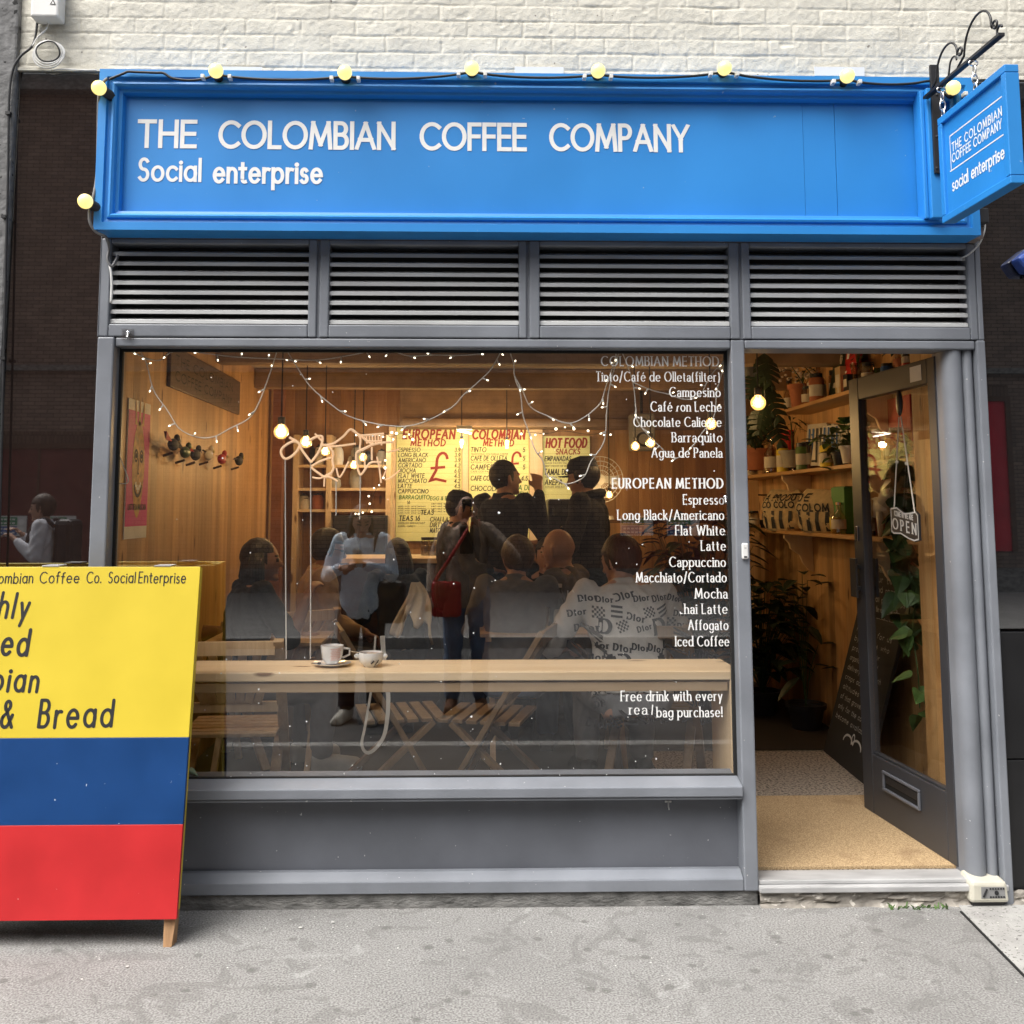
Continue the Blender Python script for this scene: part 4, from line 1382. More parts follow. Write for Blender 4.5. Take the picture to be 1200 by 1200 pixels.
b = MB(); b.box(-.013, .013, -.014, 0, -.03, .032); b.build('case', 'white_plastic', e, bevel=.006)
b = MB(); b.box(-.006, .006, -.0145, -.0138, -.024, -.018); b.box(-.004, .004, -.0145, -.0138, .012, .014); b.build('marks', 'ink', e)
# hook under the sill on the stall riser
p = at(783, 941, .055); b = MB(p); b.tube([p + Vector(q) for q in ((-.012, 0, .006), (.012, 0, .006))], .004, 7); b.tube([p + Vector(q) for q in ((0, -.004, .006), (0, -.006, -.012), (0, -.016, -.02))], .0026, 7)
tag(b.build('small_hook', 'white_plastic', smooth=True), 'tiny white hook under the window sill', 'hook')

# ================================================================== HANGING SIGN
XS = 1.772
Y0, Y1 = side(1101, 200, XS).y, side(1181, 150, XS).y
zt = (side(1101, 139, XS).z + side(1181, 70, XS).z) / 2
zb = (side(1104, 262, XS).z + side(1183, 216, XS).z) / 2
hs = empty('hanging_sign', (XS + .024, (Y0 + Y1) / 2, zb), 'square blue projecting sign hanging from an iron bracket', 'hanging sign')
b = MB(hs.location)
bd = .027
for (ya, yb_, za, zb_) in ((Y1, Y0, zb, zb + bd), (Y1, Y0, zt - bd, zt), (Y1, Y1 + bd, zb + bd + .0005, zt - bd - .0005), (Y0 - bd, Y0, zb + bd + .0005, zt - bd - .0005)):
    b.box(XS, XS + .048, ya, yb_, za, zb_)
b.build('frame', 'blue', hs, bevel=.003)
b = MB(hs.location); b.box(XS + .012, XS + .036, Y1 + bd - .002, Y0 - bd + .002, zb + bd - .002, zt - bd + .002); b.build('board', 'blue', hs)
b = MB(hs.location)
xf = XS + .0112
u, v = (0, -1, 0), (0, 0, 1)
def sp(px, py): return side(px, py, xf)
tl, trr, bl, br = sp(1112.5, 158), sp(1175, 113), sp(1113.5, 202), sp(1176, 158)
zt_ = (tl.z + trr.z) / 2; zb_ = (bl.z + br.z) / 2; th = .0045
for (ya, yb_, za, zc_) in ((trr.y, tl.y, zt_ - th, zt_), (br.y, bl.y, zb_, zb_ + th), (tl.y - th, tl.y, zb_ + th, zt_ - th)):
    b.add([(xf, ya, za), (xf, yb_, za), (xf, yb_, zc_), (xf, ya, zc_)], [(0, 1, 2, 3)])
def stext(s, l, r_, cap_, w=.17, sp_=.22):
    o = sp(*l); e = sp(*r_)
    text(b, s, (xf, o.y, (o.z + e.z) / 2), u, v, cap_, w=w, sp=sp_, fit=o.y - e.y)
stext('THE COLOMBIAN', (1116, 175.5), (1174, 137), .030)
stext('COFFEE COMPANY', (1116, 189), (1174, 151), .030, sp_=.18)
stext('social enterprise', (1116.5, 222), (1177, 186.5), .044, w=.15, sp_=.12)
b.build('lettering', 'white_paint', hs, recalc=False)
# bracket
XB = XS + .022
b = MB((XB, -.17, at(1100, 140, -.17).z))
xa, xb_ = at(1092.5, 140, -.175).x, at(1103, 140, -.175).x
br0 = empty('sign_bracket', b.org, 'black iron wall bracket with scrolls over the hanging sign', 'bracket')
zbt, zbb = at(1099, 76, -.175).z, at(1099, 203, -.175).z
b.box(xa, xb_, -.178, -.166, zbb, zbt)
for px, py in ((1098, 82), (1098, 111), (1098, 160), (1098, 197)):
    q = at(px, py, -.178); b.lathe([(.006, 0), (.005, .003), (0, .004)], (q.x, -.178, q.z), 10, (0, -1, 0))
b.build('wall_bar', 'iron', br0, bevel=.002)
b = MB(b.org)
za = side(1099, 102, XB).z
yt = side(1174, 40, XB).y; zt2 = side(1174, 40, XB).z
b.bar((XB, -.17, za), (XB, yt, zt2), .022, .012)
b.build('arm', 'iron', br0, bevel=.0015)
b = MB(b.org)
arm = lambda t, dz=0.0: Vector((XB, -.17 + (yt + .17) * t, za + (zt2 - za) * t + dz))
L = abs(yt + .17)
def scroll(c, r0, r1, a0, a1, n=24):
    return [c + Vector((0, -1, 0)) * (r0 + (r1 - r0) * i / n) * math.cos(R(a0 + (a1 - a0) * i / n)) + Vector((0, 0, 1)) * (r0 + (r1 - r0) * i / n) * math.sin(R(a0 + (a1 - a0) * i / n)) for i in range(n + 1)]
b.tube([arm(.06)] + scroll(arm(.36, .05), .105, .062, 188, 20) + scroll(arm(.50, .062), .02, .008, 180, -200, 14), .0042, 8)
b.tube([arm(.46, .012)] + scroll(arm(.78, .05), .125, .06, 185, 10) + scroll(arm(.93, .05), .018, .008, 180, -220, 14), .0042, 8)
b.tube([arm(.33, .0)] + scroll(arm(.42, .04), .034, .018, 180, 10), .0036, 8)
b.tube(scroll(arm(.985, .02), .022, .012, 250, 20), .0042, 8)
b.build('scrollwork', 'iron', br0, smooth=True)
for t, i in ((.23, 0), (.66, 1)):
    top = arm(t, -.006); bot = Vector((XS + .024, top.y, zt + .004))
    e = empty('chain_hook', bot, ['steel hook and chain holding the wall side of the hanging sign', 'steel hook and chain holding the street side of the hanging sign'][i], 'chain', 'chains of the hanging sign')
    b = MB(bot)
    n = 3; h = (top.z - bot.z)
    b.tube([top + Vector((.016 * math.cos(a), .0, .010 * math.sin(a) - .012)) for a in [2 * math.pi * k / 16 for k in range(17)]], .0032, 6, cap=False)
    for k in range(n):
        cz = bot.z + h * (k + .5) / n * .8
        ax = Vector((1, 0, 0)) if k % 2 else Vector((0, 1, 0))
        b.tube([Vector((bot.x, top.y, cz)) + ax * .010 * math.cos(a) + Vector((0, 0, 1)) * (h / n * .5) * math.sin(a) for a in [2 * math.pi * j / 16 for j in range(17)]], .0026, 6, cap=False)
    b.build('links', 'chrome', e, smooth=True)

# ================================================================== SANDWICH BOARD
XR = -.985; WB = 1.06; XLb = XR - WB
Pb = Vector((XR, -.318, 0)); Pt = Vector((XR, -.135, at(238, 664, -.135).z))
dv = (Pt - Pb).normalized(); LB = (Pt - Pb).length
sb = empty('sandwich_board', ((XR + XLb) / 2, -.2, 0), 'yellow, blue and red sandwich board cropped by the left edge', 'sandwich board')
def bp_(x, t, off=0.0):                    # point on the front face; t = height along the board
    nrm = Vector((0, -dv.z, dv.y))
    return Vector((x, Pb.y, 0)) + dv * t + nrm * off
def t_of(py):                              # board height under photo row py at the right edge
    lo, hi = 0.0, LB
    for _ in range(40):
        mid = (lo + hi) / 2
        q = bp_(XR, mid) - CAM
        y = PPY - FPX * q.dot(_up) / q.dot(_fw)
        lo, hi = (mid, hi) if y > py else (lo, mid)
    return lo
tb, tr_, ty = t_of(1077.5), t_of(966), t_of(864)
def slab(b, x0, x1, t0, t1, th):
    p = [bp_(x0, t0), bp_(x1, t0), bp_(x1, t0, -th), bp_(x0, t0, -th), bp_(x0, t1), bp_(x1, t1), bp_(x1, t1, -th), bp_(x0, t1, -th)]
    b.hexa(p)
o_ = sb.location
for nm, t0, t1, mm in (('red_panel', tb, tr_, 'board_red'), ('blue_panel', tr_, ty, 'board_blue'), ('yellow_panel', ty, LB, 'board_yellow')):
    b = MB(o_); slab(b, XLb, XR, t0, t1, .018); b.build(nm, mm, sb, bevel=.0015)
M['splinter'] = mat('splintered_wood', (.38, .22, .11), .8, var=.35, scale=30, stretch=(1, 1, .2), bump=.6)
for x0, x1 in ((XR - .048, XR - .006), (XLb + .006, XLb + .048)):     # feet showing under the red
    b = MB(o_)
    p = [bp_(x0 + .004, .0, -.0185), bp_(x1 - .010, 0.0, -.0185), bp_(x1 - .004, 0.006, -.058), bp_(x0, .012, -.058), bp_(x0, tb + .02, -.0185), bp_(x1, tb + .02, -.0185), bp_(x1, tb + .02, -.058), bp_(x0, tb + .02, -.058)]
    b.hexa(p)
    b.build('leg', 'splinter', sb)
b = MB(o_); slab2 = [bp_(XR - .048, tb + .0205, -.0185), bp_(XR - .006, tb + .0205, -.0185), bp_(XR - .006, tb + .0205, -.058), bp_(XR - .048, tb + .0205, -.058),
                     bp_(XR - .048, LB, -.0185), bp_(XR - .006, LB, -.0185), bp_(XR - .006, LB, -.058), bp_(XR - .048, LB, -.058)]
b.hexa(slab2); b.build('side_rail', 'board_yellow', sb, bevel=.002)
b = MB(o_)                                  # the back board, folded almost shut behind the face
x0_, x1_ = XLb, XR - .022
b.hexa([bp_(x0_, tb + .05, -.062), bp_(x1_, tb + .05, -.062), bp_(x1_, tb + .05, -.076), bp_(x0_, tb + .05, -.076), bp_(x0_, LB - .003, -.0595), bp_(x1_, LB - .003, -.0595), bp_(x1_, LB - .003, -.073), bp_(x0_, LB - .003, -.073)])
b.build('back_panel', 'board_yellow', sb, bevel=.002)
for x in (XR - .14, XR - .55):
    b = MB(o_)
    b.hexa([(x - .03, Pt.y - .002, Pt.z + .0015), (x + .03, Pt.y - .002, Pt.z + .0015), (x + .03, -.06, Pt.z + .0015), (x - .03, -.06, Pt.z + .0015), (x - .03, Pt.y - .002, Pt.z + .005), (x + .03, Pt.y - .002, Pt.z + .005), (x + .03, -.06, Pt.z + .005), (x - .03, -.06, Pt.z + .005)])
    b.build('hinge', 'metal', sb)
b = MB(o_)
def btext(s, right_px, base, cap_px, w, sx=.8, left_px=None, **k):
    t = t_of(base)
    if left_px is not None: k['fit'] = (right_px - left_px) / 1140 * (bp_(XR, t).y - CAM.y)
    # find x for this px on the board
    lo, hi = XLb - 1, XR + .3
    for _ in range(40):
        mid = (lo + hi) / 2
        q = bp_(mid, t) - CAM
        px = PPX + FPX * q.dot(_rt) / q.dot(_fw)
        lo, hi = (mid, hi) if px < right_px else (lo, mid)
    cap_ = t_of(base - cap_px) - t
    text(b, s, bp_(lo, t, .0006), FX, dv, cap_, w=w, sx=sx, align='R', cap=1, jit=.03, **k)
for w_, l_, r_ in (('The Colombian', -46, 38), ('Coffee', 48, 92), ('Co.', 102, 118), ('Social', 128, 158), ('Enterprise', 164, 217)):
    btext(w_, r_, 683, 12.5, .11, sx=.92, sp=.19, left_px=l_)
btext('Freshly', 31, 724, 29, .125, sx=.62, sp=.14, slant=.10)
btext('Roasted', 31, 767, 30, .14, sx=.60, sp=.13, slant=.06)
btext('Colombian', 43, 809, 28, .14, sx=.62, sp=.14, slant=.06)
btext('Coffee  &  Bread', 130, 851, 31, .13, sx=.64, sp=.15, slant=.03, space=.3)
b.build('lettering', 'ink', sb, recalc=False)

# ================================================================== CREAM BOX BY THE STEP
p = ground(1163, 1066, 0.0)
cx, cy = p.x, p.y + .06
e = empty('bait_box', (cx, cy, 0), 'cream plastic box with a grey grille by the door step', 'box')
zb_ = .018
b = MB(e.location)
w0, d0 = .074, .05
b.hexa([(cx - w0, cy - d0, zb_), (cx + w0, cy - d0, zb_), (cx + w0, cy + d0, zb_), (cx - w0, cy + d0, zb_), (cx - w0 + .006, cy - d0 + .003, zb_ + .075), (cx + w0 - .006, cy - d0 + .003, zb_ + .075), (cx + w0 - .012, cy + d0, zb_ + .09), (cx - w0 + .012, cy + d0, zb_ + .09)])
b.build('case', 'cream_plastic', e, bevel=.012)
b = MB(e.location); b.box(cx - .06, cx + .06, cy - .035, cy + .04, 0, zb_ + .004); b.build('base', 'plastic_dark', e)
b = MB(e.location); yl_ = cy - d0 + .0005
b.hexa([(cx - .034, yl_ - .0006, zb_ + .018), (cx + .058, yl_ - .0006, zb_ + .018), (cx + .058, yl_ + .004, zb_ + .018), (cx - .034, yl_ + .004, zb_ + .018), (cx - .032, yl_ + .001, zb_ + .058), (cx + .056, yl_ + .001, zb_ + .058), (cx + .056, yl_ + .006, zb_ + .058), (cx - .032, yl_ + .006, zb_ + .058)])
b.build('label_plate', mat('grey_label', (.22, .22, .22), .6), e)
b = MB(e.location)
for k in range(6):
    b.box(cx - .002 + k * .010, cx + .004 + k * .010, yl_ - .0022, yl_ - .0008, zb_ + .05, zb_ + .055); b.box(cx - .002 + k * .010, cx + .004 + k * .010, yl_ - .0034, yl_ - .0008, zb_ + .021, zb_ + .026)
b.bar((cx - .028, yl_ - .0015, zb_ + .024), (cx - .012, yl_ - .0005, zb_ + .052), .011, .003); b.lathe([(.008, 0), (.008, .002), (0, .003)], (cx + .024, yl_ - .0008, zb_ + .038), 10, (0, -1, 0))
b.build('marks', 'ink', e)
# weeds growing along the step
b = MB((1.72, -.03, 0))
for i in range(46):
    x = AX(1040 + rng.uniform(0, 70), -.03, 1060); y = -.03 - rng.uniform(0, .03); h = rng.uniform(.006, .022); a = rng.uniform(0, 6.28); w = .0035
    dx, dy = math.cos(a) * h * .8, math.sin(a) * h * .4
    b.add([(x - w, y, .002), (x + w, y, .002), (x + dx + w * .8, y + dy, h * .8), (x + dx * 1.3, y + dy * 1.2, h), (x + dx - w * .8, y + dy, h * .8)], [(0, 1, 2, 3, 4)])
tag(b.build('weeds', 'leaf_light', recalc=False), kind='stuff')
# corner of the neighbour's blue lamp at the right edge
x0, z0, z1 = at(1194, 320, -.07).x, at(1195, 318, -.07).z, at(1195, 294, -.07).z
e = empty('wall_fitting', (x0 + .1, -.002, z0), 'blue fitting on the black stone, cropped by the right edge', 'wall fitting')
b = MB(e.location); b.prism([(0, .055), (.035, 0), (.30, 0), (.30, z1 - z0 + .03), (.075, z1 - z0 + .03)], (x0, -.075, z0), (1, 0, 0), (0, 0, 1), .072); b.build('cover', mat('blue_enamel', (.03, .08, .36), .3, coat=.4), e, bevel=.012)
b = MB(e.location); b.box(x0 + .05, x0 + .29, -.012, -.002, z0 - .012, z0 - .001); b.build('base_plate', 'iron', e)


# ================================================================== INSIDE: WINDOW COUNTER, CUPS, CHAIRS
YC0, YC1 = .085, .37
zc_top = at(500, 786.5, YC0).z
xc1 = AX(866, .1, 800)
wc = empty('window_counter', (0, .2, zc_top), 'raw pine counter shelf running along the inside of the window', 'counter')
b = MB(wc.location); b.box(XW0 + .06, xc1 - .001, YC0 + .0025, YC1, zc_top - .042, zc_top); b.build('top', 'pine_raw', wc, bevel=.003)
b = MB(wc.location); b.box(XW0 + .06, xc1 - .001, YC0 - .022, YC0 + .002, zc_top - .034, zc_top - .0015); b.build('front_board', 'pine_raw', wc, bevel=.003)
b = MB(wc.location); b.box(XW0 + .06, xc1 - .052, YC0 - .012, YC0 + .03, zc_top - .078, zc_top - .0425); b.build('batten', wood('pine_batten', (.42, .30, .18), (.32, .21, .11), grain=(1, 0, 0), ring=9), wc, bevel=.002)
b = MB(wc.location); b.box(xc1 - .045, xc1, YC0 - .02, YC1, Z_FLOOR + .25, zc_top - .002); b.build('end_panel', 'pine_raw_z', wc, bevel=.003)
b = MB((0, .22, Z_FLOOR)); b.box(XW0 + .03, XG1 - .002, .1, .40, Z_FLOOR + .001, Z_FLOOR + .012)
tag(b.build('floor_strip', 'dark_wood'), 'dark threshold strip on the floor along the window', 'floor strip')

def cup(px, py, Y, r, h, handles, m2, lab, saucer, cat='cup'):
    p = at(px, py, Y); p.z = zc_top + (.012 if saucer else 0)
    e = empty('cup', p, lab, cat)
    b = MB()
    if handles == 2:
        prof = [(.0, .002), (r * .5, .0), (r * .55, .004), (r * .9, h * .35), (r, h * .7), (r * .97, h), (r * .92, h), (r * .9, h * .7), (r * .5, h * .2), (0, h * .15)]
    else:
        prof = [(.0, .002), (r * .55, .0), (r * .62, .004), (r * .88, h * .3), (r * .98, h * .75), (r, h), (r * .94, h), (r * .9, h * .7), (r * .5, h * .2), (0, h * .15)]
    b.lathe(prof, (0, 0, 0), 28)
    b.build('bowl', 'china', e, smooth='auto')
    b = MB(); b.lathe([(r * .93, h * .86), (0, h * .87)], (0, 0, 0), 24); b.build('coffee', 'coffee', e)
    if handles == 2:
        for s in (-1, 1):
            b = MB(); b.ball((s * (r + .007), 0, h * .72), .0095, (1.1, 1, 1), 12, 8); b.build('handle', 'china', e, smooth=True)
        b = MB(); b.tube([(.02, -r * .87, h * .2), (.035, -r * .86, h * .55), (.03, -r * .7, h * .35)], .0018, 5); b.tube([(.005, -r * .96, h * .3), (.018, -r * .95, h * .5)], .0022, 5); b.build('motif', 'ink', e)
        b = MB(); b.tube([(-r * .3, -.01, h * .9), (-r - .028, -.02, h + .006)], .0022, 6); b.build('spoon', 'chrome', e)
    else:
        b = MB()
        for i in range(-4, 5):
            for j in range(7):
                a = R(-78 + i * 9 + (4.5 if j % 2 else 0)); rr = r * (.90 + .11 * (j / 7)) + .0012; z = h * (.25 + j * .1)
                if a > R(-88): b.ball((rr * math.cos(a), rr * math.sin(a), z), .0022, (1, 1, 1), 6, 4)
        b.build('dots', 'pink', e)
        b = MB(); b.tube([(r * .9, .02, h * .8), (r + .02, .035, h * .72), (r + .02, .035, h * .4), (r * .86, .02, h * .25)], .0045, 8); b.build('handle', 'china', e, smooth=True)
    if saucer:
        b = MB(); b.lathe([(0, -.008), (.035, -.012), (.04, -.009), (.075, .0), (.077, .002), (.04, -.005), (0, -.004)], (0, 0, 0), 36); s = b.build('saucer', 'china', e, smooth='auto')
        b = MB(); b.ball((-.047, -.028, .003), .006, (1.4, 1, .8), 8, 6); b.tube([(-.05, -.03, .0045), (-.075, -.045, .006)], .002, 6); b.build('spoon', 'iron', e, smooth=True)


cup(389, 778, .22, .046, .070, 1, 'pink', 'white cup with pink dots on a saucer on the counter', True)
cup(434.5, 780, .20, .050, .058, 2, None, 'white two-handled bowl cup of coffee on the counter', False)

CH_W, CH_S = .44, .40
def folding_chair(loc, rz, lab, seat=True, m='chair_wood'):
    """Slatted folding garden chair facing local +Y."""
    e = empty('folding_chair', loc, lab, 'chair', 'wooden folding chairs', rz)
    w = CH_W / 2
    for s in (-1, 1):
        b = MB(); b.bar((s * w, .26, .0), (s * w, -.24, .83), .026, .045, (1, 0, 0)); b.build('leg', m, e, bevel=.003)      # front foot to backrest top
        b = MB(); b.bar((s * (w - .03), -.25, .0), (s * (w - .03), .20, CH_S), .026, .045, (1, 0, 0)); b.build('leg', m, e, bevel=.003)
    b = MB()
    for k in range(6):
        y = -.13 + k * .068
        b.box(-w + .015, w - .015, y, y + .052, CH_S, CH_S + .016)
    b.build('seat', m, e, bevel=.002)
    b = MB()
    yb = lambda z: .26 - .50 * z / .83 - .008
    b.box(-w + .014, w - .014, yb(.80) - .010, yb(.80) + .010, .765, .825)
    b.box(-w + .014, w - .014, yb(.52) - .010, yb(.52) + .010, .495, .54)
    for k in range(-3, 4):
        x0, x1 = k * .038, k * .064
        b.bar((x0, yb(.54), .538), (x1, yb(.766), .768), .036, .012, (0, 1, 0))
    b.build('backrest', m, e, bevel=.002)
    return e


zf = Z_FLOOR
folding_chair((-1.045, .715, zf), R(4), 'wooden folding chair with fan-slatted back beside the sandwich board')
folding_chair((AX(588, 1.0), 1.0, zf), R(75), 'wooden folding chair seen side-on under the man in grey', m='chair_shaded')
folding_chair((AX(455, 1.05), 1.05, zf), R(-78), 'wooden folding chair with a beige jacket draped on its back', m='chair_shaded')
folding_chair((AX(770, 1.0), 1.25, zf), R(-20), 'shadowed folding chair under the man in the patterned shirt', m='chair_shaded')
folding_chair((AX(345, 2.2), 1.9, zf), R(35), 'folding chair of the man with glasses deeper in the shop')
def table(loc, w, d, h, lab):
    e = empty('cafe_table', loc, lab, 'table', 'cafe tables')
    b = MB()
    n = 8
    for k in range(n):
        y = -d / 2 + k * d / n
        b.box(-w / 2, w / 2, y, y + d / n - .008, h - .02, h)
    b.box(-w / 2 + .03, -w / 2 + .06, -d / 2 + .01, d / 2 - .01, h - .045, h - .0205); b.box(w / 2 - .06, w / 2 - .03, -d / 2 + .01, d / 2 - .01, h - .045, h - .0205)
    b.build('tabletop', 'chair_wood', e, bevel=.002)
    for s in (-1, 1):
        b = MB(); b.bar((s * (w / 2 - .07), -d / 2 + .03, 0), (s * (w / 2 - .07), d / 2 - .05, h - .045), .03, .03, (1, 0, 0)); b.build('leg', 'chair_wood', e)
        b = MB(); b.bar((s * (w / 2 - .105), d / 2 - .03, 0), (s * (w / 2 - .105), -d / 2 + .05, h - .045), .03, .03, (1, 0, 0)); b.build('leg', 'chair_wood', e)
    return e


table((AX(318, 1.55), 1.62, zf), .62, .5, .70, 'slatted wooden table before the long-haired woman')
table((AX(650, 1.75), 1.80, zf), .85, .5, .72, 'slatted wooden table set with bottle and glasses')
# bottle, glasses and straws on the near table
zt_ = zf + .72
def bottle(x, y, z, r, h, m, lab, cat='bottle', cap_m='plastic_dark', nm='bottle'):
    e = empty(nm, (x, y, z), lab, cat)
    b = MB(); b.lathe([(0, 0), (r * .95, 0), (r, .01), (r, h * .55), (r * .36, h * .74), (r * .32, h * .96), (r * .38, h), (0, h)], (0, 0, 0), 18); b.build('body', m, e, smooth='auto')
    b = MB(); b.lathe([(r * 1.01, h * .16), (r * 1.01, h * .46)], (0, 0, 0), 18); b.build('label', 'card', e, smooth=True)
    b = MB(); b.lathe([(r * .42, h * .93), (r * .42, h * 1.01), (0, h * 1.015)], (0, 0, 0), 12); b.build('cap', cap_m, e)
    return e


M['bottle_glass'] = mat('dark_bottle_glass', (.03, .035, .02), .08, coat=.5)
M['tumbler'] = glass_sheet('tumbler_glass', .10, (.9, .88, .82))
bottle(AX(655, 1.7), 1.7, zt_ + .001, .034, .25, 'bottle_glass', 'dark glass bottle with pale label on the near table', cap_m='card')
for i, (px, y) in enumerate(((637, 1.68), (664, 1.76))):
    e = empty('tumbler', (AX(px, y), y, zt_ + .001), ['clear drinking glass with a slanting white straw', 'clear drinking glass with an upright white straw'][i], 'glass')
    b = MB(); b.lathe([(.0, .004), (.030, .0), (.036, .13), (.034, .13), (.028, .008), (0, .01)], (0, 0, 0), 20); b.build('glass_wall', 'tumbler', e, smooth='auto')
    b = MB(); b.tube([(.0, 0, .01), ((-.035 if i == 0 else .004), .01, .21)], .0035, 7); b.build('straw', 'vinyl', e)
p = at(753, 690, 1.35)
e = empty('candle', (p.x, 1.62, zt_ + .001), 'pale yellow taper candle beside the patterned shirt', 'candle')
b = MB(); b.lathe([(0, 0), (.035, 0), (.035, .02), (.018, .03), (.018, .05)], (0, 0, 0), 16); b.build('holder', 'chrome', e, smooth='auto')
b = MB(); b.lathe([(.016, .05), (.013, .2), (.003, .31), (0, .315)], (0, 0, 0), 12); b.build('wax', mat('yellow_wax', (.62, .45, .14), .5), e, smooth='auto')
# mint cloth on the sill board inside, left
b = MB((AX(235, .12, 905), .12, Z_FLOOR + .25))
p0 = at(216, 905, .09)
n = 12; vs, fs = [], []
for i in range(n + 1):
    for j in range(n + 1):
        u_, v_ = i / n, j / n
        x = AX(190, .1, 905) + .17 * u_
        z = AZ(914, .09) + .012 + (.14 * (1 - u_) ** 1.2) * (1 - .75 * v_) + .008 * math.sin(u_ * 17 + v_ * 5)
        vs.append((x, .075 + .09 * v_ * (1 - .2 * u_) + .010 * math.sin(u_ * 13), z))
for i in range(n):
    for j in range(n):
        a = i * (n + 1) + j; fs.append((a, a + 1, a + n + 2, a + n + 1))
b.add(vs, fs)
o = b.build('cloth', 'mint', smooth=True); o.modifiers.new('thick', 'SOLIDIFY').thickness = .008
tag(o, 'crumpled mint green cloth low inside the window', 'cloth')
# beige jacket over the chair back
cxp = at(487, 720, 1.0)
b = MB((cxp.x, .95, cxp.z)); n = 14; vs, fs = [], []
for i in range(n + 1):
    for j in range(n + 1):
        u_, v_ = i / n * 2 - 1, j / n
        wd = .018 + .085 * v_ ** .8
        vs.append((cxp.x + u_ * wd + .012 * math.sin(v_ * 5), .93 + .03 * math.sin(u_ * 9 + v_ * 3) * v_ - .05 * (1 - abs(u_)) * v_, at(487, 682, .95).z - .27 * v_ * (.62 + .38 * abs(u_) ** 1.5 + .12 * math.sin(u_ * 7))))
for i in range(n):
    for j in range(n):
        a = i * (n + 1) + j; fs.append((a, a + 1, a + n + 2, a + n + 1))
b.add(vs, fs)
o = b.build('jacket', 'beige', smooth=True); o.modifiers.new('thick', 'SOLIDIFY').thickness = .012
tag(o, 'beige jacket hung in a point on a folding chair back', 'jacket')
# canvas bag strap hanging down below the counter
st_ = [at(x, y, .8) for x, y in ((448, 745), (452, 800), (455, 815), (454, 840), (450, 862), (440, 877), (430, 882), (424, 872), (428, 850), (436, 800), (440, 745))]
b = MB(st_[3])
pp = smooth_path(st_, 6)
vs, fs = [], []
for i, q in enumerate(pp):
    t = (pp[min(i + 1, len(pp) - 1)] - pp[max(i - 1, 0)]).normalized(); s_ = t.cross(Vector((0, 1, 0))).normalized() * .011 * (1 - .6 * i / len(pp))
    vs += [q - s_, q + s_]
for i in range(len(pp) - 1): fs.append((2 * i, 2 * i + 1, 2 * i + 3, 2 * i + 2))
b.add(vs, fs); o = b.build('bag_strap', 'strap'); o.modifiers.new('thick', 'SOLIDIFY').thickness = .003
tag(o, 'pale canvas strap dangling below the counter', 'strap')

# ================================================================== MENU BOARDS ON THE BACK WALL
YM = 4.21
def menu_board(l, r_, t, bt, lab):
    z1, z0, x0, x1 = AZ(t, YM), AZ(bt, YM), AX(l, YM), AX(r_, YM)
    e = empty('menu_board', ((x0 + x1) / 2, YM, z0), lab, 'menu board', 'hand-lettered yellow menu boards')
    b = MB(e.location); b.box(x0, x1, YM, YM + .018, z0, z1); b.build('sheet', 'paper_yellow', e)
    B = {k: MB(e.location) for k in ('ink', 'ink_red', 'ink_green', 'rules')}
    W = x1 - x0
    rd = random.Random(hash(lab) % 1000)
    def put(s, fx, py, cap, k='ink', w=.17, al='L', fit=None, slant=.12):
        text(B[k], s, (x0 + W * fx, YM - .001, AZ(py, YM)), FX, FZ, cap / 1140 * (3.8 + YM), w=w, align=al, fit=(fit * W if fit else None), slant=slant, sx=.8, sp=.10, space=.3, rnd=rd, jit=.03)
    def pound(fx, py, cap):
        text(B['ink_red'], '£', (x0 + W * fx, YM - .0014, AZ(py, YM)), FX, FZ, cap / 1140 * (3.8 + YM), w=.10, slant=.12, sx=.9)
    def done():
        y = z1 - .05
        while y > z0 + .03:
            B['rules'].box(x0 + .004, x1 - .004, YM - .0006, YM - .0002, y, y + .0022); y -= .048
        B['rules'].build('ruled_lines', mat('faint_rule', (.50, .46, .16), .8) if 'faint_rule' not in bpy.data.materials else bpy.data.materials['faint_rule'], e)
        for k, nm in (('ink', 'lettering'), ('ink_red', 'red_lettering'), ('ink_green', 'green_lettering')):
            if B[k].v: B[k].build(nm, k, e, recalc=False)
    return put, pound, done


put, pound, done = menu_board(464, 541, 500, 634, 'yellow European Method menu board, left of the three')
put('EUROPEAN', .10, 514, 10, 'ink_red', .22, fit=.78); put('METHOD', .22, 522.5, 7, 'ink_red', .22, fit=.52)
for i, (a, p_) in enumerate((('ESPRESSO', '3.9'), ('LONG BLACK', '3.9'), ('AMERICANO', '3.9'), ('CORTADO', '4.2'), ('MOCHA', '6.0'), ('FLAT WHITE', '4.5'), ('MACCHIATO', '4.2'), ('LATTE', '4.5'), ('CAPPUCCINO', '4.5'))):
    y = 529.5 + i * 6.05
    put(a, .03, y, 4.5); put(p_, .97, y, 4.5, al='R')
pound(.52, 564, 33)
put('BARRAQUITO', .05, 585, 4.6, 'ink_green'); put('16', .17, 590.5, 3.6); put('EGG & BREAD', .52, 586, 4, 'ink_green', fit=.42)
for i in range(4):
    put('with milk and lemon', .03, 594 + i * 2.6, 1.6, w=.2, fit=.42); put('served warm', .54, 591 + i * 3, 1.8, w=.2, fit=.3)
put('TEAS', .38, 603, 5.2); put('TEAS 16', .05, 610, 5.4, w=.2)
put('ENGLISH BREAKFAST', .04, 614, 2, fit=.40); put('EARL GREY', .04, 617.5, 2, fit=.25)
for i, s in enumerate(('CHAI LATTE', 'DIRTY CHAI', 'MATCHA LATTE')): put(s, .52, 611 + i * 6.5, 4.8, fit=.40)
done()
put, pound, done = menu_board(549.5, 620, 500, 640, 'yellow Colombian Method menu board behind the man raising his arm')
put('COLOMBIAN', .06, 514, 10, 'ink_red', .22, fit=.86); put('METHOD', .24, 522.5, 7, 'ink_red', .22, fit=.5)
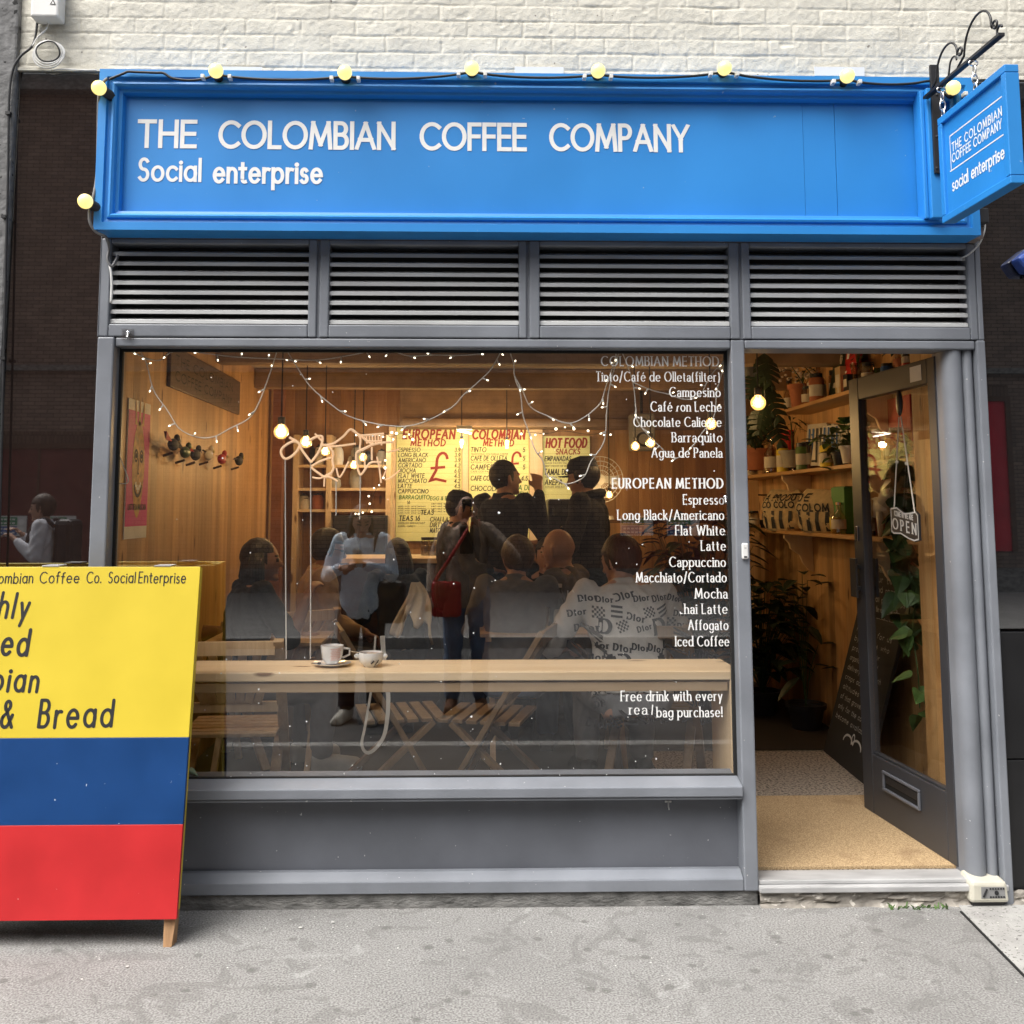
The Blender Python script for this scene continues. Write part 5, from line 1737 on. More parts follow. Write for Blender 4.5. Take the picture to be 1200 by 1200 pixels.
put('TINTO', .03, 529.5, 5.2); put('5', .93, 529.5, 5, al='R'); put('TRADITIONAL COLOMBIAN COFFEE', .03, 533, 1.8, fit=.62)
put('CAFÉ DE OLLETA', .03, 539.5, 5.2, fit=.6); put('5', .93, 539.5, 5, al='R'); put('ARTISAN COFFEE METHOD', .03, 543, 1.8, fit=.56)
put('CAMPESINO', .03, 550, 5.4); put('5', .93, 550, 5, al='R'); put('CAFE CON PANELA', .03, 553.5, 1.8, fit=.4)
put('CAFÉ CON LECHE', .03, 563, 5.2, fit=.6); put('4.5', .97, 563, 5, al='R'); put('CHOCOLATE', .03, 575, 5.2); put('AGUA DE', .62, 574, 5.4, 'ink_green'); put('PANELA', .66, 582, 5.4, 'ink_green'); put('BARRAQUITO', .03, 590, 5.2); put('4.2', .9, 588, 4.6, 'ink_green', al='R')
pound(.64, 556, 26)
done()
put, pound, done = menu_board(636.5, 692, 511, 640, 'yellow Hot Food Snacks menu board, right of the three')
put('HOT FOOD', .07, 524, 10, 'ink_red', .22, fit=.85); put('SNACKS', .28, 532, 6, 'ink_red', .2, fit=.5)
put('EMPANADAS', .04, 540, 5.4, fit=.55); put('MAIZE PASTRY FILLED WITH', .05, 543.5, 1.8, fit=.68); put('BEEF CHICKEN OR VEGETABLES', .05, 547, 1.8, fit=.66)
put('TAMAL DE PIPIAN', .03, 556, 6.2, fit=.8); put('CORN DOUGH', .05, 560, 1.8, fit=.6); put('AREPA', .04, 568, 6, fit=.36); put('6', .93, 541, 5, al='R'); put('5', .93, 568, 5, al='R'); put('MAIZE BREAD', .05, 571.5, 1.8, fit=.4)
pound(.80, 552, 15)
done()
for i, (l, r_) in enumerate(((541.5, 549), (620.5, 636), (455, 463.5))):
    b = MB((AX((l + r_) / 2, YM), YM, AZ(640, YM))); b.box(AX(l, YM), AX(r_, YM), YM - .03, YM + .03, AZ(640, YM), AZ(500, YM))
    tag(b.build('pine_post', 'pine_raw_z', bevel=.003), ['pine post between the European and Colombian menu boards', 'pine post between the Colombian and Hot Food boards', 'pine post at the left edge of the European board'][i], 'post', 'pine posts between the menus')
# counter with till, cups and jars
YK = 3.25
kc = empty('service_counter', (AX(600, YK), YK, Z_FLOOR), 'dark wooden service counter along the back of the shop', 'counter')
b = MB(kc.location); b.box(AX(392, YK), AX(735, YK), YK, YK + .5, Z_FLOOR, AZ(660, YK)); b.build('front', 'dark_wood', kc)
b = MB(kc.location); b.box(AX(388, YK), AX(739, YK), YK - .04, YK + .54, AZ(660, YK) + .001, AZ(657, YK) + .02); b.build('worktop', 'pine_raw', kc, bevel=.004)
zk = AZ(657, YK) + .021
b = MB((AX(668, 3.35), 3.35, zk)); x, y = AX(665, 3.35), 3.38
e = empty('coffee_machine', (x, y, zk), 'dark steel coffee machine under the Hot Food board', 'coffee machine')
b = MB(); b.box(-.16, .16, -.14, .16, .0, .16); b.build('body', 'plastic_dark', e, bevel=.012)
b = MB(); b.box(-.15, .15, -.12, .14, .161, .42); b.build('boiler_case', 'iron', e, bevel=.02)
b = MB(); b.box(-.12, .12, -.126, -.121, .30, .36); b.build('front_plate', 'chrome', e)
for s in (-.06, .06):
    b = MB(); b.tube([(s, -.12, .22), (s, -.18, .22), (s, -.20, .21)], .010, 8); b.build('portafilter', 'chrome', e)
e = empty('till', (AX(570, 3.3), 3.32, zk), 'small tablet till glowing white on the service counter', 'till')
b = MB(); b.box(-.10, .10, -.0, .12, 0, .02); b.build('base', 'plastic_dark', e, bevel=.004)
b = MB(); b.hexa([(-.12, .0, .03), (.12, .0, .03), (.12, .014, .03), (-.12, .014, .03), (-.12, .08, .22), (.12, .08, .22), (.12, .094, .22), (-.12, .094, .22)]); b.build('screen', 'plastic_dark', e)
zj = zk
for i, px in enumerate((499, 506, 513, 520, 527)):
    x = AX(px, 3.6)
    e = empty('jar', (x, 3.6, zj), None, 'jar', 'jars along the service counter')
    e['label'] = 'dark jar in a row on the counter below the menus'
    b = MB(); b.lathe([(0, 0), (.036, 0), (.038, .01), (.038, .10), (.03, .115), (0, .116)], (0, 0, 0), 16); b.build('body', 'tumbler', e, smooth='auto')
    b = MB(); b.lathe([(.0, .005), (.034, .006), (.034, .07), (0, .072)], (0, 0, 0), 14); b.build('beans', 'dark_wood', e, smooth='auto')
    b = MB(); b.lathe([(.034, .116), (.034, .135), (0, .137)], (0, 0, 0), 16); b.build('lid', 'iron', e, smooth='auto')
# white desk fan
p = at(703, 562, 3.5)
e = empty('fan', p, 'white round desk fan beside the Hot Food board', 'fan')
rf = 27 / 1140 * 7.3
b = MB()
for k in range(5):
    b.tube([(rf * (k + 1) / 5 * math.cos(a), -.05 + .04 * ((k + 1) / 5) ** 2, rf * (k + 1) / 5 * math.sin(a)) for a in [2 * math.pi * j / 32 for j in range(33)]], .0028, 5, cap=False)
for j in range(28):
    a = 2 * math.pi * j / 28
    b.tube([(.02 * math.cos(a), -.05, .02 * math.sin(a)), (rf * .6 * math.cos(a), -.036, rf * .6 * math.sin(a)), (rf * math.cos(a), -.01, rf * math.sin(a))], .0018, 4)
b.build('cage', 'white_plastic', e)
b = MB()
for j in range(3):
    a = 2 * math.pi * j / 3
    d_ = Vector((math.cos(a), 0, math.sin(a))); q = Vector((-d_.z, 0, d_.x))
    b.add([d_ * .03 - q * .02, d_ * rf * .85 - q * .05, d_ * rf * .88 + q * .03 + Vector((0, .03, 0)), d_ * .03 + q * .03 + Vector((0, .02, 0))], [(0, 1, 2, 3)])
b.build('blades', 'white_plastic', e)
b = MB(); b.lathe([(0, -.055), (.035, -.05), (.04, .0), (.05, .09), (0, .12)], (0, 0, 0), 18, (0, 1, 0)); b.build('hub', 'white_plastic', e, smooth='auto')
b = MB(); b.lathe([(.015, -.05), (.015, -rf - .09), (.10, -rf - .1), (.11, -rf - .125), (0, -rf - .125)], (0, .04, 0), 18); b.build('stand', 'white_plastic', e, smooth='auto')
sh = MB((p.x, 3.6, p.z - rf - .13)); sh.box(AX(690, 3.6), AX(860, 3.6), 3.42, 3.75, p.z - rf - .15, p.z - rf - .127)
tag(sh.build('wall_shelf', 'dark_wood'), 'dark shelf carrying the white fan', 'shelf')
# speaker hung at the right
p = at(752, 506, 3.3)
e = empty('speaker', p, 'grey loudspeaker hung under the ceiling at right', 'speaker')
b = MB(); b.box(-.085, .085, -.08, .08, -.14, .13); b.build('case', mat('grey_speaker', (.16, .15, .14), .6), e, bevel=.012)
b = MB(); b.lathe([(.055, -.082), (.05, -.086), (.03, -.076), (0, -.07)], (0, 0, -.06), 20, (0, 1, 0)); b.build('woofer', 'plastic_dark', e, smooth='auto')
b = MB(); b.lathe([(.028, -.082), (.02, -.085), (0, -.078)], (0, 0, .065), 16, (0, 1, 0)); b.build('tweeter', 'plastic_dark', e, smooth='auto')
b = MB(); b.tube([(0, 0, .13), (0, 0, ZC - p.z)], .012, 8); b.build('mount', 'iron', e)
# open wall rack with crockery at the left of the menus
YS = 3.95
rk = empty('wall_rack', (AX(410, YS), YS, AZ(640, YS)), 'dim wooden rack of crockery behind the rope drawing', 'rack')
b = MB(rk.location)
for py in (600, 575, 548): b.box(AX(345, YS), AX(452, YS), YS, YS + .22, AZ(py, YS), AZ(py, YS) + .022)
b.build('shelf', 'pine_raw', rk)
b = MB(rk.location)
for px in (343, 382, 452): b.box(AX(px, YS), AX(px, YS) + .04, YS - .02, YS + .24, Z_FLOOR, AZ(510, YS))
b.build('upright', 'pine_raw_z', rk)
cb = empty('cupboard', (AX(415, 3.85), 3.85, Z_FLOOR), 'added dark cupboard below the crockery rack, backdrop to the reflected woman', 'cupboard')
b = MB(cb.location); b.box(AX(390, 3.85), AX(454, 3.85), 3.84, 3.93, Z_FLOOR, AZ(604, 3.85)); b.build('carcass', 'plastic_dark', cb, bevel=.004)  # invented dark front so the reflected woman reads against it
for l_, r_ in ((392, 421), (423, 452)):
    b = MB(cb.location); b.box(AX(l_, 3.82), AX(r_, 3.82), 3.82, 3.838, Z_FLOOR + .05, AZ(606, 3.82)); b.build('door', 'iron', cb, bevel=.004)
rd = random.Random(3)
for i in range(13):
    px = 349 + rd.uniform(0, 98); py = rd.choice((600, 575, 548) if px < 385 else (575, 548)); r = rd.uniform(.03, .055); h = rd.uniform(.07, .15)
    q = Vector((AX(px, YS + .1), YS + rd.uniform(.06, .14), AZ(py, YS) + .0225))
    e = empty('crock', q, 'dim pot or jar on the wooden rack behind the rope drawing', 'pot', 'crockery on the rack')
    b = MB(); b.lathe([(0, 0), (r * .8, 0), (r, h * .3), (r * .9, h * .8), (r * .6, h), (r * .5, h), (0, h * .8)], (0, 0, 0), 14)
    b.build('vessel', rd.choice(('terracotta', 'pot_concrete', 'iron', 'card', 'pot_white')), e, smooth='auto')
    b = MB(); b.lathe([(r * .62, h * 1.003), (r * .62, h * 1.06), (.008, h * 1.1), (.008, h * 1.16), (0, h * 1.17)], (0, 0, 0), 12); b.build('lid', 'iron', e, smooth='auto')
b = MB((AX(325, 3.6), 3.6, Z_FLOOR)); b.box(AX(319, 3.6), AX(331, 3.6), 3.55, 3.65, Z_FLOOR, ZC - .001)
tag(b.build('post', mat('red_brown_post', (.22, .085, .035), .6, var=.2)), 'red-brown post left of the rope drawing', 'post')

# ================================================================== LEFT WALL: POSTER, NAME BOARD, CARVED FIGURES
def wall_pt(px, py): return side(px, py, XW0 + .006)
q = [wall_pt(147, 632), wall_pt(172, 628), wall_pt(176, 474), wall_pt(149, 467)]
y0, y1, z0, z1 = (q[0].y + q[3].y) / 2, (q[1].y + q[2].y) / 2, min(q[0].z, q[1].z), max(q[2].z, q[3].z)
XPO = XW0 + .006
e = empty('poster', (XPO, (y0 + y1) / 2, z0), 'tall magenta poster with a golden mask on the left pine wall', 'poster')
b = MB(e.location); b.box(XPO - .004, XPO, y0, y1, z0, z1); b.build('sheet', 'pot_white', e)
b = MB(e.location); b.box(XPO + .0005, XPO + .0012, y0 + .004, y1 - .004, z0 + .055, z1 - .05); b.build('print', 'pink_poster', e)
b = MB(e.location); cy, hy = (y0 + y1) / 2, (y1 - y0) / 2; cz = z0 + (z1 - z0) * .50
fr = (Vector((XPO + .0022, cy, cz)), Vector((0, 1, 0)), Vector((0, 0, 1)), Vector((1, 0, 0)))
face = [(.55 * hy * math.sin(t) * (1 - .25 * max(0, -math.cos(t))), .22 * math.cos(t)) for t in [2 * math.pi * k / 24 for k in range(24)]]
b.add([fr[0] + fr[1] * a + fr[2] * c_ for a, c_ in face], [tuple(range(24))])
for s in (-1, 0, 1):
    b.add([fr[0] + fr[1] * (s * .3 * hy - .1 * hy) + fr[2] * .2, fr[0] + fr[1] * (s * .3 * hy + .1 * hy) + fr[2] * .2, fr[0] + fr[1] * (s * .45 * hy) + fr[2] * (.40 - .04 * abs(s))], [(0, 1, 2)])
b.build('golden_mask', mat('gold_print', (.48, .26, .07), .6, var=.5, scale=30), e, recalc=False)
b = MB(e.location)
fr2 = (fr[0] + Vector((.0008, 0, 0)), fr[1], fr[2], fr[3])
for s in (-1, 1):
    ribbon(b, ar(s * .24 * hy, .06, .12 * hy, .025, 0, 360), fr2, .010); disc(b, (s * .24 * hy, .06), .012, fr2, .0003)
ribbon(b, ar(0, -.07, .30 * hy, .05, 180, 360), fr2, .016); ribbon(b, [(0, .05), (-.05 * hy, -.02), (.05 * hy, -.02)], fr2, .008)
text(b, 'ABCDEFG' and 'LAST DE LA MASCARA', (XPO + .003, cy - hy * .8, z0 + .13), (0, 1, 0), FZ, .022, w=.2, fit=hy * 1.6)
b.build('printed_marks', 'ink', e, recalc=False)
b = MB(e.location)
for s in range(-2, 3):
    ribbon(b, [(s * .1 * hy, -.105 + .012 * abs(s)), (s * .1 * hy, -.082 + .012 * abs(s))], (fr2[0] + Vector((.0008, 0, 0)), *fr2[1:]), .012)
b.build('white_teeth', 'vinyl', e, recalc=False)
# dark name board with lettering
q0, q1 = side(200, 440, XW0 + .02), side(282, 440, XW0 + .02)
y0, y1 = q0.y, q1.y
zt_b, zb_b = side(205, 405, XW0 + .02).z, side(205, 455, XW0 + .02).z
e = empty('name_board', (XW0 + .02, (y0 + y1) / 2, zb_b), 'brown wooden name board high on the left pine wall', 'sign')
b = MB(e.location); b.box(XW0 + .002, XW0 + .02, y0, y1, zb_b, min(zt_b, ZC - .05)); b.build('board', 'dark_wood', e, bevel=.003)
b = MB(e.location); hh = (min(zt_b, ZC - .05) - zb_b)
for s, f in (('THE COLOMBIAN', .58), ('COFFEE COMPANY', .20)):
    text(b, s, (XW0 + .0212, y0 + .08, zb_b + hh * f), (0, 1, 0), FZ, hh * .22, w=.15, fit=(y1 - y0) * .8)
b.build('lettering', 'ink', e, recalc=False)
# row of carved painted figures on a rail
labs = ['black carved bird head, first of the carved row', 'green carved parrot in the carved row', 'black and red carved toucan in the carved row', 'striped carved bird in the carved row', 'red carved bird in the carved row', 'black carved bird with a striped tail at the end of the row']
for i, (px, py, cm) in enumerate(((203, 521, 'ink'), (217, 530, 'leaf'), (229, 533, 'ink'), (244, 533, 'card'), (260, 538, 'red'), (280, 540, 'ink'))):
    q = side(px, py, XW0 + .07)
    e = empty('carved_bird', q, labs[i], 'carving', 'carved birds on the left wall')
    e.scale = (.8, .78, .78)
    b = MB(); b.ball((0, 0, 0), .055, (.5, 1.45, .7), 14, 10); b.ball((0, .075, .045), .026, (.7, 1, 1), 12, 8); b.build('body', cm, e, smooth=True)
    b = MB(); b.tube([(0, .09, .048), (0, .13, .042), (0, .16, .02)], [.014, .010, .002], 8); b.build('beak', 'board_yellow' if i % 2 else 'card', e, smooth=True)
    b = MB(); b.add([(-.01, -.05, .015), (.01, -.05, .015), (.01, -.17, .07 - i * .014), (-.01, -.17, .07 - i * .014), (0, -.15, .02)], [(0, 1, 2, 3), (0, 3, 4), (1, 4, 2)]); b.build('tail', 'ink' if i % 2 else 'red', e)
    b = MB(); b.tube([(0, 0, -.05), (-.06, 0, -.07)], .008, 6); b.build('peg', 'dark_wood', e)
# switch box with its white flex
p = at(137.5, 508, .11)
b = MB(p); b.box(p.x - .011, p.x + .011, .10, .125, p.z - .032, p.z + .032)
tag(b.build('inline_switch', 'white_plastic', bevel=.004), 'white inline switch of the fairy lights at the window edge', 'switch')

# ================================================================== PENDANT BULBS
def pendant(px, py, d, r, lab, watts, tube=False, visible=True):
    p = at(px, py, d)
    e = empty('pendant_bulb', p, lab, 'pendant lamp', 'filament pendant bulbs')
    b = MB()
    if tube: b.lathe([(0, -r * 2.2), (r * .7, -r * 1.9), (r, -r * .8), (r * .9, r * .6), (r * .5, r * 1.2)], (0, 0, 0), 18)
    else: b.lathe([(0, -r)] + [(r * math.sin(a), -r * math.cos(a)) for a in [math.pi * k / 12 for k in range(1, 11)]] + [(r * .42, r * 1.15)], (0, 0, 0), 22)
    b.build('bulb', 'amber', e, smooth=True)
    b = MB()
    for k in range(4):
        a = k * math.pi / 2 + .4
        b.tube([(r * .15 * math.cos(a), r * .15 * math.sin(a), r * .5), (r * .28 * math.cos(a), r * .28 * math.sin(a), -r * .45)], r * .07, 6)
    b.ball((0, 0, 0), r * .34, (1, 1, 1.5), 10, 8)
    b.build('filament', 'bulb_warm', e)
    b = MB(); b.lathe([(r * .46, r * 1.0), (r * .5, r * 1.1), (r * .5, r * 2.0), (r * .2, r * 2.1), (0, r * 2.1)], (0, 0, 0), 14); b.build('socket', 'plastic_dark', e, smooth='auto')
    b = MB(); b.tube([(0, 0, r * 2.05), (0, 0, max(.1, ZC - p.z))], .004, 6); b.build('cord', 'rubber', e)
    l = bpy.data.lights.new('bulb_light', 'POINT'); l.energy = watts; l.color = (1, .72, .40); l.shadow_soft_size = r * 1.05
    lo = bpy.data.objects.new('bulb_light', l); SC.collection.objects.link(lo); lo.parent = e
    lo.location = (0, 0, -r * 1.3) if False else (0, 0, 0)
    return e


M['amber'] = glass_sheet('amber_bulb_glass', .05, (1.0, .86, .62))
_b = M['amber'].node_tree
_em = N(_b, 'ShaderNodeEmission'); _em.inputs[0].default_value = (1, .55, .16, 1); _em.inputs[1].default_value = .55
_ad = N(_b, 'ShaderNodeAddShader'); _o = _b.nodes['Material Output']; _src = _o.inputs[0].links[0].from_socket
_b.links.new(_src, _ad.inputs[0]); _b.links.new(_em.outputs[0], _ad.inputs[1]); _b.links.new(_ad.outputs[0], _o.inputs[0])
WT = 3.7
pendant(329.5, 506, 1.25, .038, 'large round filament bulb, leftmost of the hanging bulbs', WT * 1.1)
pendant(358.5, 518, 2.2, .036, 'round filament bulb behind the first loop of the rope drawing', WT)
pendant(381, 529, 2.9, .030, 'small filament bulb behind the middle of the rope drawing', WT * .8)
pendant(415, 545, 3.2, .030, 'small filament bulb, lowest behind the rope drawing', WT * .8)
pendant(425.5, 536, 3.4, .030, 'small filament bulb at right behind the rope drawing', WT * .8)
pendant(541, 518, 3.75, .022, 'slim tube bulb in front of the European menu board', WT * 1.2, True)
pendant(594, 519, 3.75, .022, 'slim tube bulb in front of the Colombian menu board', WT * 1.2, True)
pendant(744.5, 523, 2.8, .030, 'small filament bulb below the loudspeaker', WT * .7)
pendant(762.5, 519, 2.6, .031, 'small filament bulb right of the loudspeaker', WT * .7)
pendant(833, 497, 1.9, .034, 'filament bulb glowing behind the Chocolate Caliente lettering', WT * .45)
pendant(714, 580, 3.3, .026, 'small low filament bulb beside the white fan', WT * .5)
pendant(888.5, 472, 1.7, .043, 'large filament bulb hanging in the doorway', WT * .4)
pendant(1063, 547, 1.55, .016, 'tiny bulb seen through the door glass by the vine', WT * .15, True)
# bright strip lamp above the menus
p = at(544, 505, 3.7)
e = empty('strip_lamp', (p.x, 3.72, p.z), 'bright white strip lamp above the gap between menu boards', 'lamp')
b = MB(); b.hexa([(-.05, -.03, .0), (.055, -.03, -.022), (.055, .03, -.022), (-.05, .03, .0), (-.05, -.03, .008), (.055, -.03, -.014), (.055, .03, -.014), (-.05, .03, .008)]); b.build('tube', emit('cool_strip_glow', (1, .93, .78), 6), e)
b = MB(); b.box(-.06, .06, -.04, .04, .012, .04); b.build('housing', 'white_plastic', e)
l = bpy.data.lights.new('strip_light', 'AREA'); l.energy = 5.5; l.color = (1, .90, .68); l.size = 1.6; l.size_y = .08; l.shape = 'RECTANGLE'
lo = bpy.data.objects.new('strip_light', l); SC.collection.objects.link(lo); lo.parent = e; lo.location = (.1, -.05, .0); lo.rotation_euler = (R(32), 0, 0)

# ================================================================== FAIRY LIGHTS ALONG THE WINDOW
YFL = .078
swags = [
    [(163, 409), (172, 427), (180, 457), (197, 482), (210, 502), (230, 512), (250, 512), (270, 502), (292, 490), (303, 473), (313, 447), (322, 420), (325, 409)],
    [(139, 420), (150, 411), (172, 420), (188, 422), (200, 413), (223, 412), (273, 418), (333, 421), (370, 422), (400, 418), (435, 412), (460, 412), (480, 417), (507, 416), (547, 416), (580, 412), (598, 409)],
    [(335, 409), (348, 430), (363, 452), (383, 470), (407, 487), (433, 495), (457, 499), (480, 499), (503, 492), (530, 477), (543, 463), (560, 448), (575, 433), (587, 412)],
    [(597, 411), (602, 427), (603, 440), (612, 457), (622, 477), (643, 488), (665, 496), (683, 490), (703, 473), (710, 453), (718, 430), (723, 411)],
    [(603, 440), (605, 448), (610, 462), (613, 487), (620, 507), (627, 527), (636, 540), (641, 558), (647, 559), (656, 564), (666, 567), (684, 559), (693, 540), (708, 517), (711, 482), (714, 455), (722, 425), (726, 411)],
    [(728, 411), (735, 427), (742, 450), (745, 477), (747, 493), (758, 508), (773, 523), (790, 537), (808, 527), (823, 507), (837, 487), (840, 460), (847, 433), (850, 411)],
    [(742, 448), (763, 457), (783, 462), (803, 468), (820, 463), (833, 440), (848, 423)],
]
labs = ['white fairy light swag over the magenta poster', 'white fairy light string along the top of the window', 'white fairy light swag over the menu boards', 'white fairy light swag left of the Colombian Method lettering',
        'white fairy light loop over the Hot Food board', 'white fairy light loop across the Colombian Method lettering', 'short white fairy light swag through the word Campesino']
rd = random.Random(21)
mini = None
for k, s in enumerate(swags):
    pts = smooth_path([at(x, y, YFL + .008 * math.sin(i * 1.3 + k) + .004 * k) for i, (x, y) in enumerate(s)], 6)
    org_ = pts[len(pts) // 2].copy()
    e = empty('fairy_lights', org_, labs[k], 'fairy lights', 'fairy light strings in the window')
    b = MB(org_); b.tube(pts, .0024, 6); b.build('wire', 'wire_white', e, smooth=True)
    acc = .03
    for i in range(1, len(pts)):
        sl = (pts[i] - pts[i - 1]).length; acc += sl
        if acc > .085:
            acc = 0
            a = rd.uniform(0, 6.28)
            d_ = Vector((.75 * math.cos(a), -.25, .6 * math.sin(a) - .45)).normalized()
            hb = MB(org_); hb.tube([pts[i], pts[i] + d_ * .020], [.0034, .0030], 6); ho = hb.build('bulb_holder', 'wire_white', e)
            gb = MB(org_); gb.tube([pts[i] + d_ * .020, pts[i] + d_ * .026, pts[i] + d_ * .029], [.0032, .0028, .0008], 6); gb.build('mini_bulb', 'mini_bulb', ho)
c = MB(at(138, 470, .09))
c.tube(smooth_path([at(x, y, .092) for x, y in ((143, 413), (138, 420), (141, 445), (142, 470), (139, 490), (138, 500))], 5), .0022, 6)
c.tube(smooth_path([at(x, y, .092) for x, y in ((138, 516), (139, 530), (145, 547), (150, 560), (149, 566), (140, 567))], 5), .0022, 6)
tag(c.build('flex', 'wire_white', smooth=True), 'white flex feeding the fairy lights down the left of the window', 'cable')

# ================================================================== ROPE LINE DRAWING HANGING IN THE WINDOW
def z5(x, y): return at(300 + x / 6.667, 490 + y / 6.667, .16)
rope = [
    ([(260, 150), (340, 205), (300, 280), (230, 318), (195, 270), (215, 225), (290, 182), (345, 205), (360, 250), (430, 345)], 4),
    ([(430, 345), (480, 280), (510, 215), (520, 150), (480, 143), (410, 178)], 4), ([(460, 122), (520, 185)], 3),
    ([(510, 215), (600, 200), (680, 145), (740, 88), (800, 128), (840, 135), (1000, 122)], 3.6), ([(520, 205), (600, 222), (780, 200)], 3.2),
    ([(540, 205), (600, 262), (598, 330), (604, 400), (550, 460), (490, 430), (430, 385)], 3.6), ([(435, 375), (500, 338), (585, 308)], 3.2), ([(440, 462), (500, 470), (560, 440), (590, 425)], 2.6),
    ([(550, 455), (600, 470), (637, 495)], 3), ([(626, 495), (626, 620), (625, 760)], 2.2), ([(745, 90), (812, 150), (810, 240)], 3),
    ([(820, 140), (860, 175), (900, 205), (840, 245), (785, 272), (788, 360), (815, 442), (860, 390), (900, 346), (978, 345)], 3.4), ([(1075, 185), (980, 193), (900, 212), (790, 262)], 3.6), ([(840, 150), (880, 180), (985, 178)], 3.2), ([(905, 225), (905, 330)], 3), ([(850, 285), (850, 392)], 2.6),
    ([(945, 300), (965, 400), (978, 505)], 2.6), ([(628, 390), (655, 462), (725, 338)], 2.6), ([(1030, 266), (1120, 244)], 2), ([(1005, 482), (1060, 460), (1125, 405)], 2), ([(995, 458), (1027, 380)], 2),
    ([(535, 470), (532, 535)], 2.4), ([(815, 448), (814, 600), (810, 790)], 2.4), ([(228, 318), (230, 900), (236, 1880)], 2.4), ([(427, 350), (428, 900), (425, 1880)], 2.6)]
for x in (862, 885, 908, 931, 954, 977): rope.append(([(x, 130), (x + 4, 185 + (x % 3) * 14)], 2.4))
e = empty('rope_drawing', z5(600, 500), 'peach rope line drawing of a bird and flowers hanging in the window', 'rope art')
b = MB(e.location); hc_ = MB(e.location)
for s, w in rope:
    (hc_ if len(s) == 2 and abs(s[0][0] - s[1][0]) < 14 and abs(s[0][1] - s[1][1]) > 250 or (len(s) == 3 and s[-1][1] > 700) else b).tube(smooth_path([z5(x, y) for x, y in s], 5) if len(s) > 2 else [z5(x, y) for x, y in s], (min(w, 1.1) if s[-1][1] > 700 else w * .9) / 6.667 / 1140 * 3.96 * 3.4 * .66 + .0010, 7)
b.build('rope', 'peach', e, smooth='auto'); hc_.build('hanging_cord', 'wire_white', e, smooth='auto')
# small star lights over the rack
rd = random.Random(4)
for j, (pathp, lab) in enumerate((([(420, 506), (440, 512), (452, 508), (458, 512), (470, 508), (484, 511)], 'white pin lights strung above the European board'), ([(448, 540), (446, 560), (440, 575), (433, 590), (428, 602), (416, 606)], 'white pin lights trailing down beside the European board'), ([(615, 506), (640, 508), (660, 505), (690, 509), (716, 506)], 'white pin lights strung above the Hot Food board'))):
    pts = smooth_path([at(x, y, 3.4) for x, y in pathp], 4)
    e = empty('pin_lights', pts[0], lab, 'fairy lights', 'pin light strings at the back')
    b = MB(pts[0]); b.tube(pts, .002, 5); b.build('wire', 'rubber', e)
    for q in pts[::2]:
        b = MB(pts[0]); b.ball(q + Vector((rd.uniform(-.03, .03), 0, rd.uniform(-.03, .03))), rd.uniform(.006, .011), (1, 1, 1), 8, 6); b.build('pin_bulb', 'mini_bulb', e)


# ================================================================== RIGHT WALL: SHELVES, PLANTS, GOODS
XSH = 2.10                                     # front edge of the shelves
zs = [side(1000, 455, XSH).z, side(1001, 543, XSH).z, side(1003, 628, XSH).z]
ends = [side(912, 484, XSH).y, 3.9, 3.9]
shl = ['upper pine shelf on the right wall, under the ceiling', 'middle pine shelf on the right wall', 'lowest pine shelf on the right wall, holding coffee sacks']
for i in range(3):
    e = empty('wall_shelf', (XSH + .1, 2, zs[i] - .02), shl[i], 'shelf', 'pine shelves on the right wall')
    b = MB(e.location); b.box(XSH, XW1 - .002, .62, ends[i], zs[i] - .022, zs[i]); b.build('board', 'pine_raw_y', e, bevel=.002)
    for yy in (1.42, 2.72):
        if yy > ends[i]: continue
        prof = [(0, 0), (.19, 0), (.19, -.03), (.16, -.06), (.15, -.10), (.09, -.14), (.07, -.19), (.03, -.24), (0, -.25)]
        b = MB(e.location); b.prism([(-p, q) for p, q in prof], (XW1 - .002, yy, zs[i] - .0225), (1, 0, 0), (0, 0, 1), .025); b.build('bracket', 'pine_raw_z', e)
XM = (XSH + XW1) / 2


def leaf_poly(b, base, d, n, L, W, kind='oval', droop=.25):
    """One leaf: outline with a folded midrib, drooping at its tip."""
    d = Vector(d).normalized(); n = Vector(n); s = d.cross(n)
    s = s.normalized() if s.length > 1e-3 else d.orthogonal().normalized()
    up = s.cross(d).normalized()
    if kind == 'heart': prof = [(0, 0), (.02, .35), (.18, .52), (.42, .48), (.7, .28), (1, 0)]
    elif kind == 'long': prof = [(0, 0), (.15, .25), (.4, .42), (.7, .3), (1, 0)]
    else: prof = [(0, 0), (.12, .3), (.35, .5), (.65, .42), (.88, .2), (1, 0)]
    vs, fs = [], []
    for t, w in prof:
        c = base + d * L * t - Vector((0, 0, 1)) * droop * L * t * t
        vs += [c + s * w * W - up * .0 + up * w * W * .25, c, c - s * w * W + up * w * W * .25]
    for i in range(len(prof) - 1):
        a = 3 * i
        fs += [(a, a + 1, a + 4, a + 3), (a + 1, a + 2, a + 5, a + 4)]
    b.add(vs, fs)


def monstera(b, base, d, n, L):
    d = Vector(d).normalized(); s = d.cross(Vector(n)).normalized(); up = s.cross(d)
    for sg in (-1, 1):
        for k in range(6):
            t0, t1 = k / 6, (k + .80) / 6
            w = math.sin(math.pi * (.15 + .8 * (k + .5) / 6)) ** .8 * .5 * L
            P = lambda t, u: base + d * L * (t + .18 * u) + s * sg * w * u + up * (-.10 * L * u * u) - Vector((0, 0, 1)) * .15 * L * t * t
            b.add([P(t0, 0), P(t1 + .033, 0), P(t1 + .02, .35), P(t1, 1), P(t0 + .02, .92), P(t0, .35)], [(0, 1, 2, 3, 4, 5)])


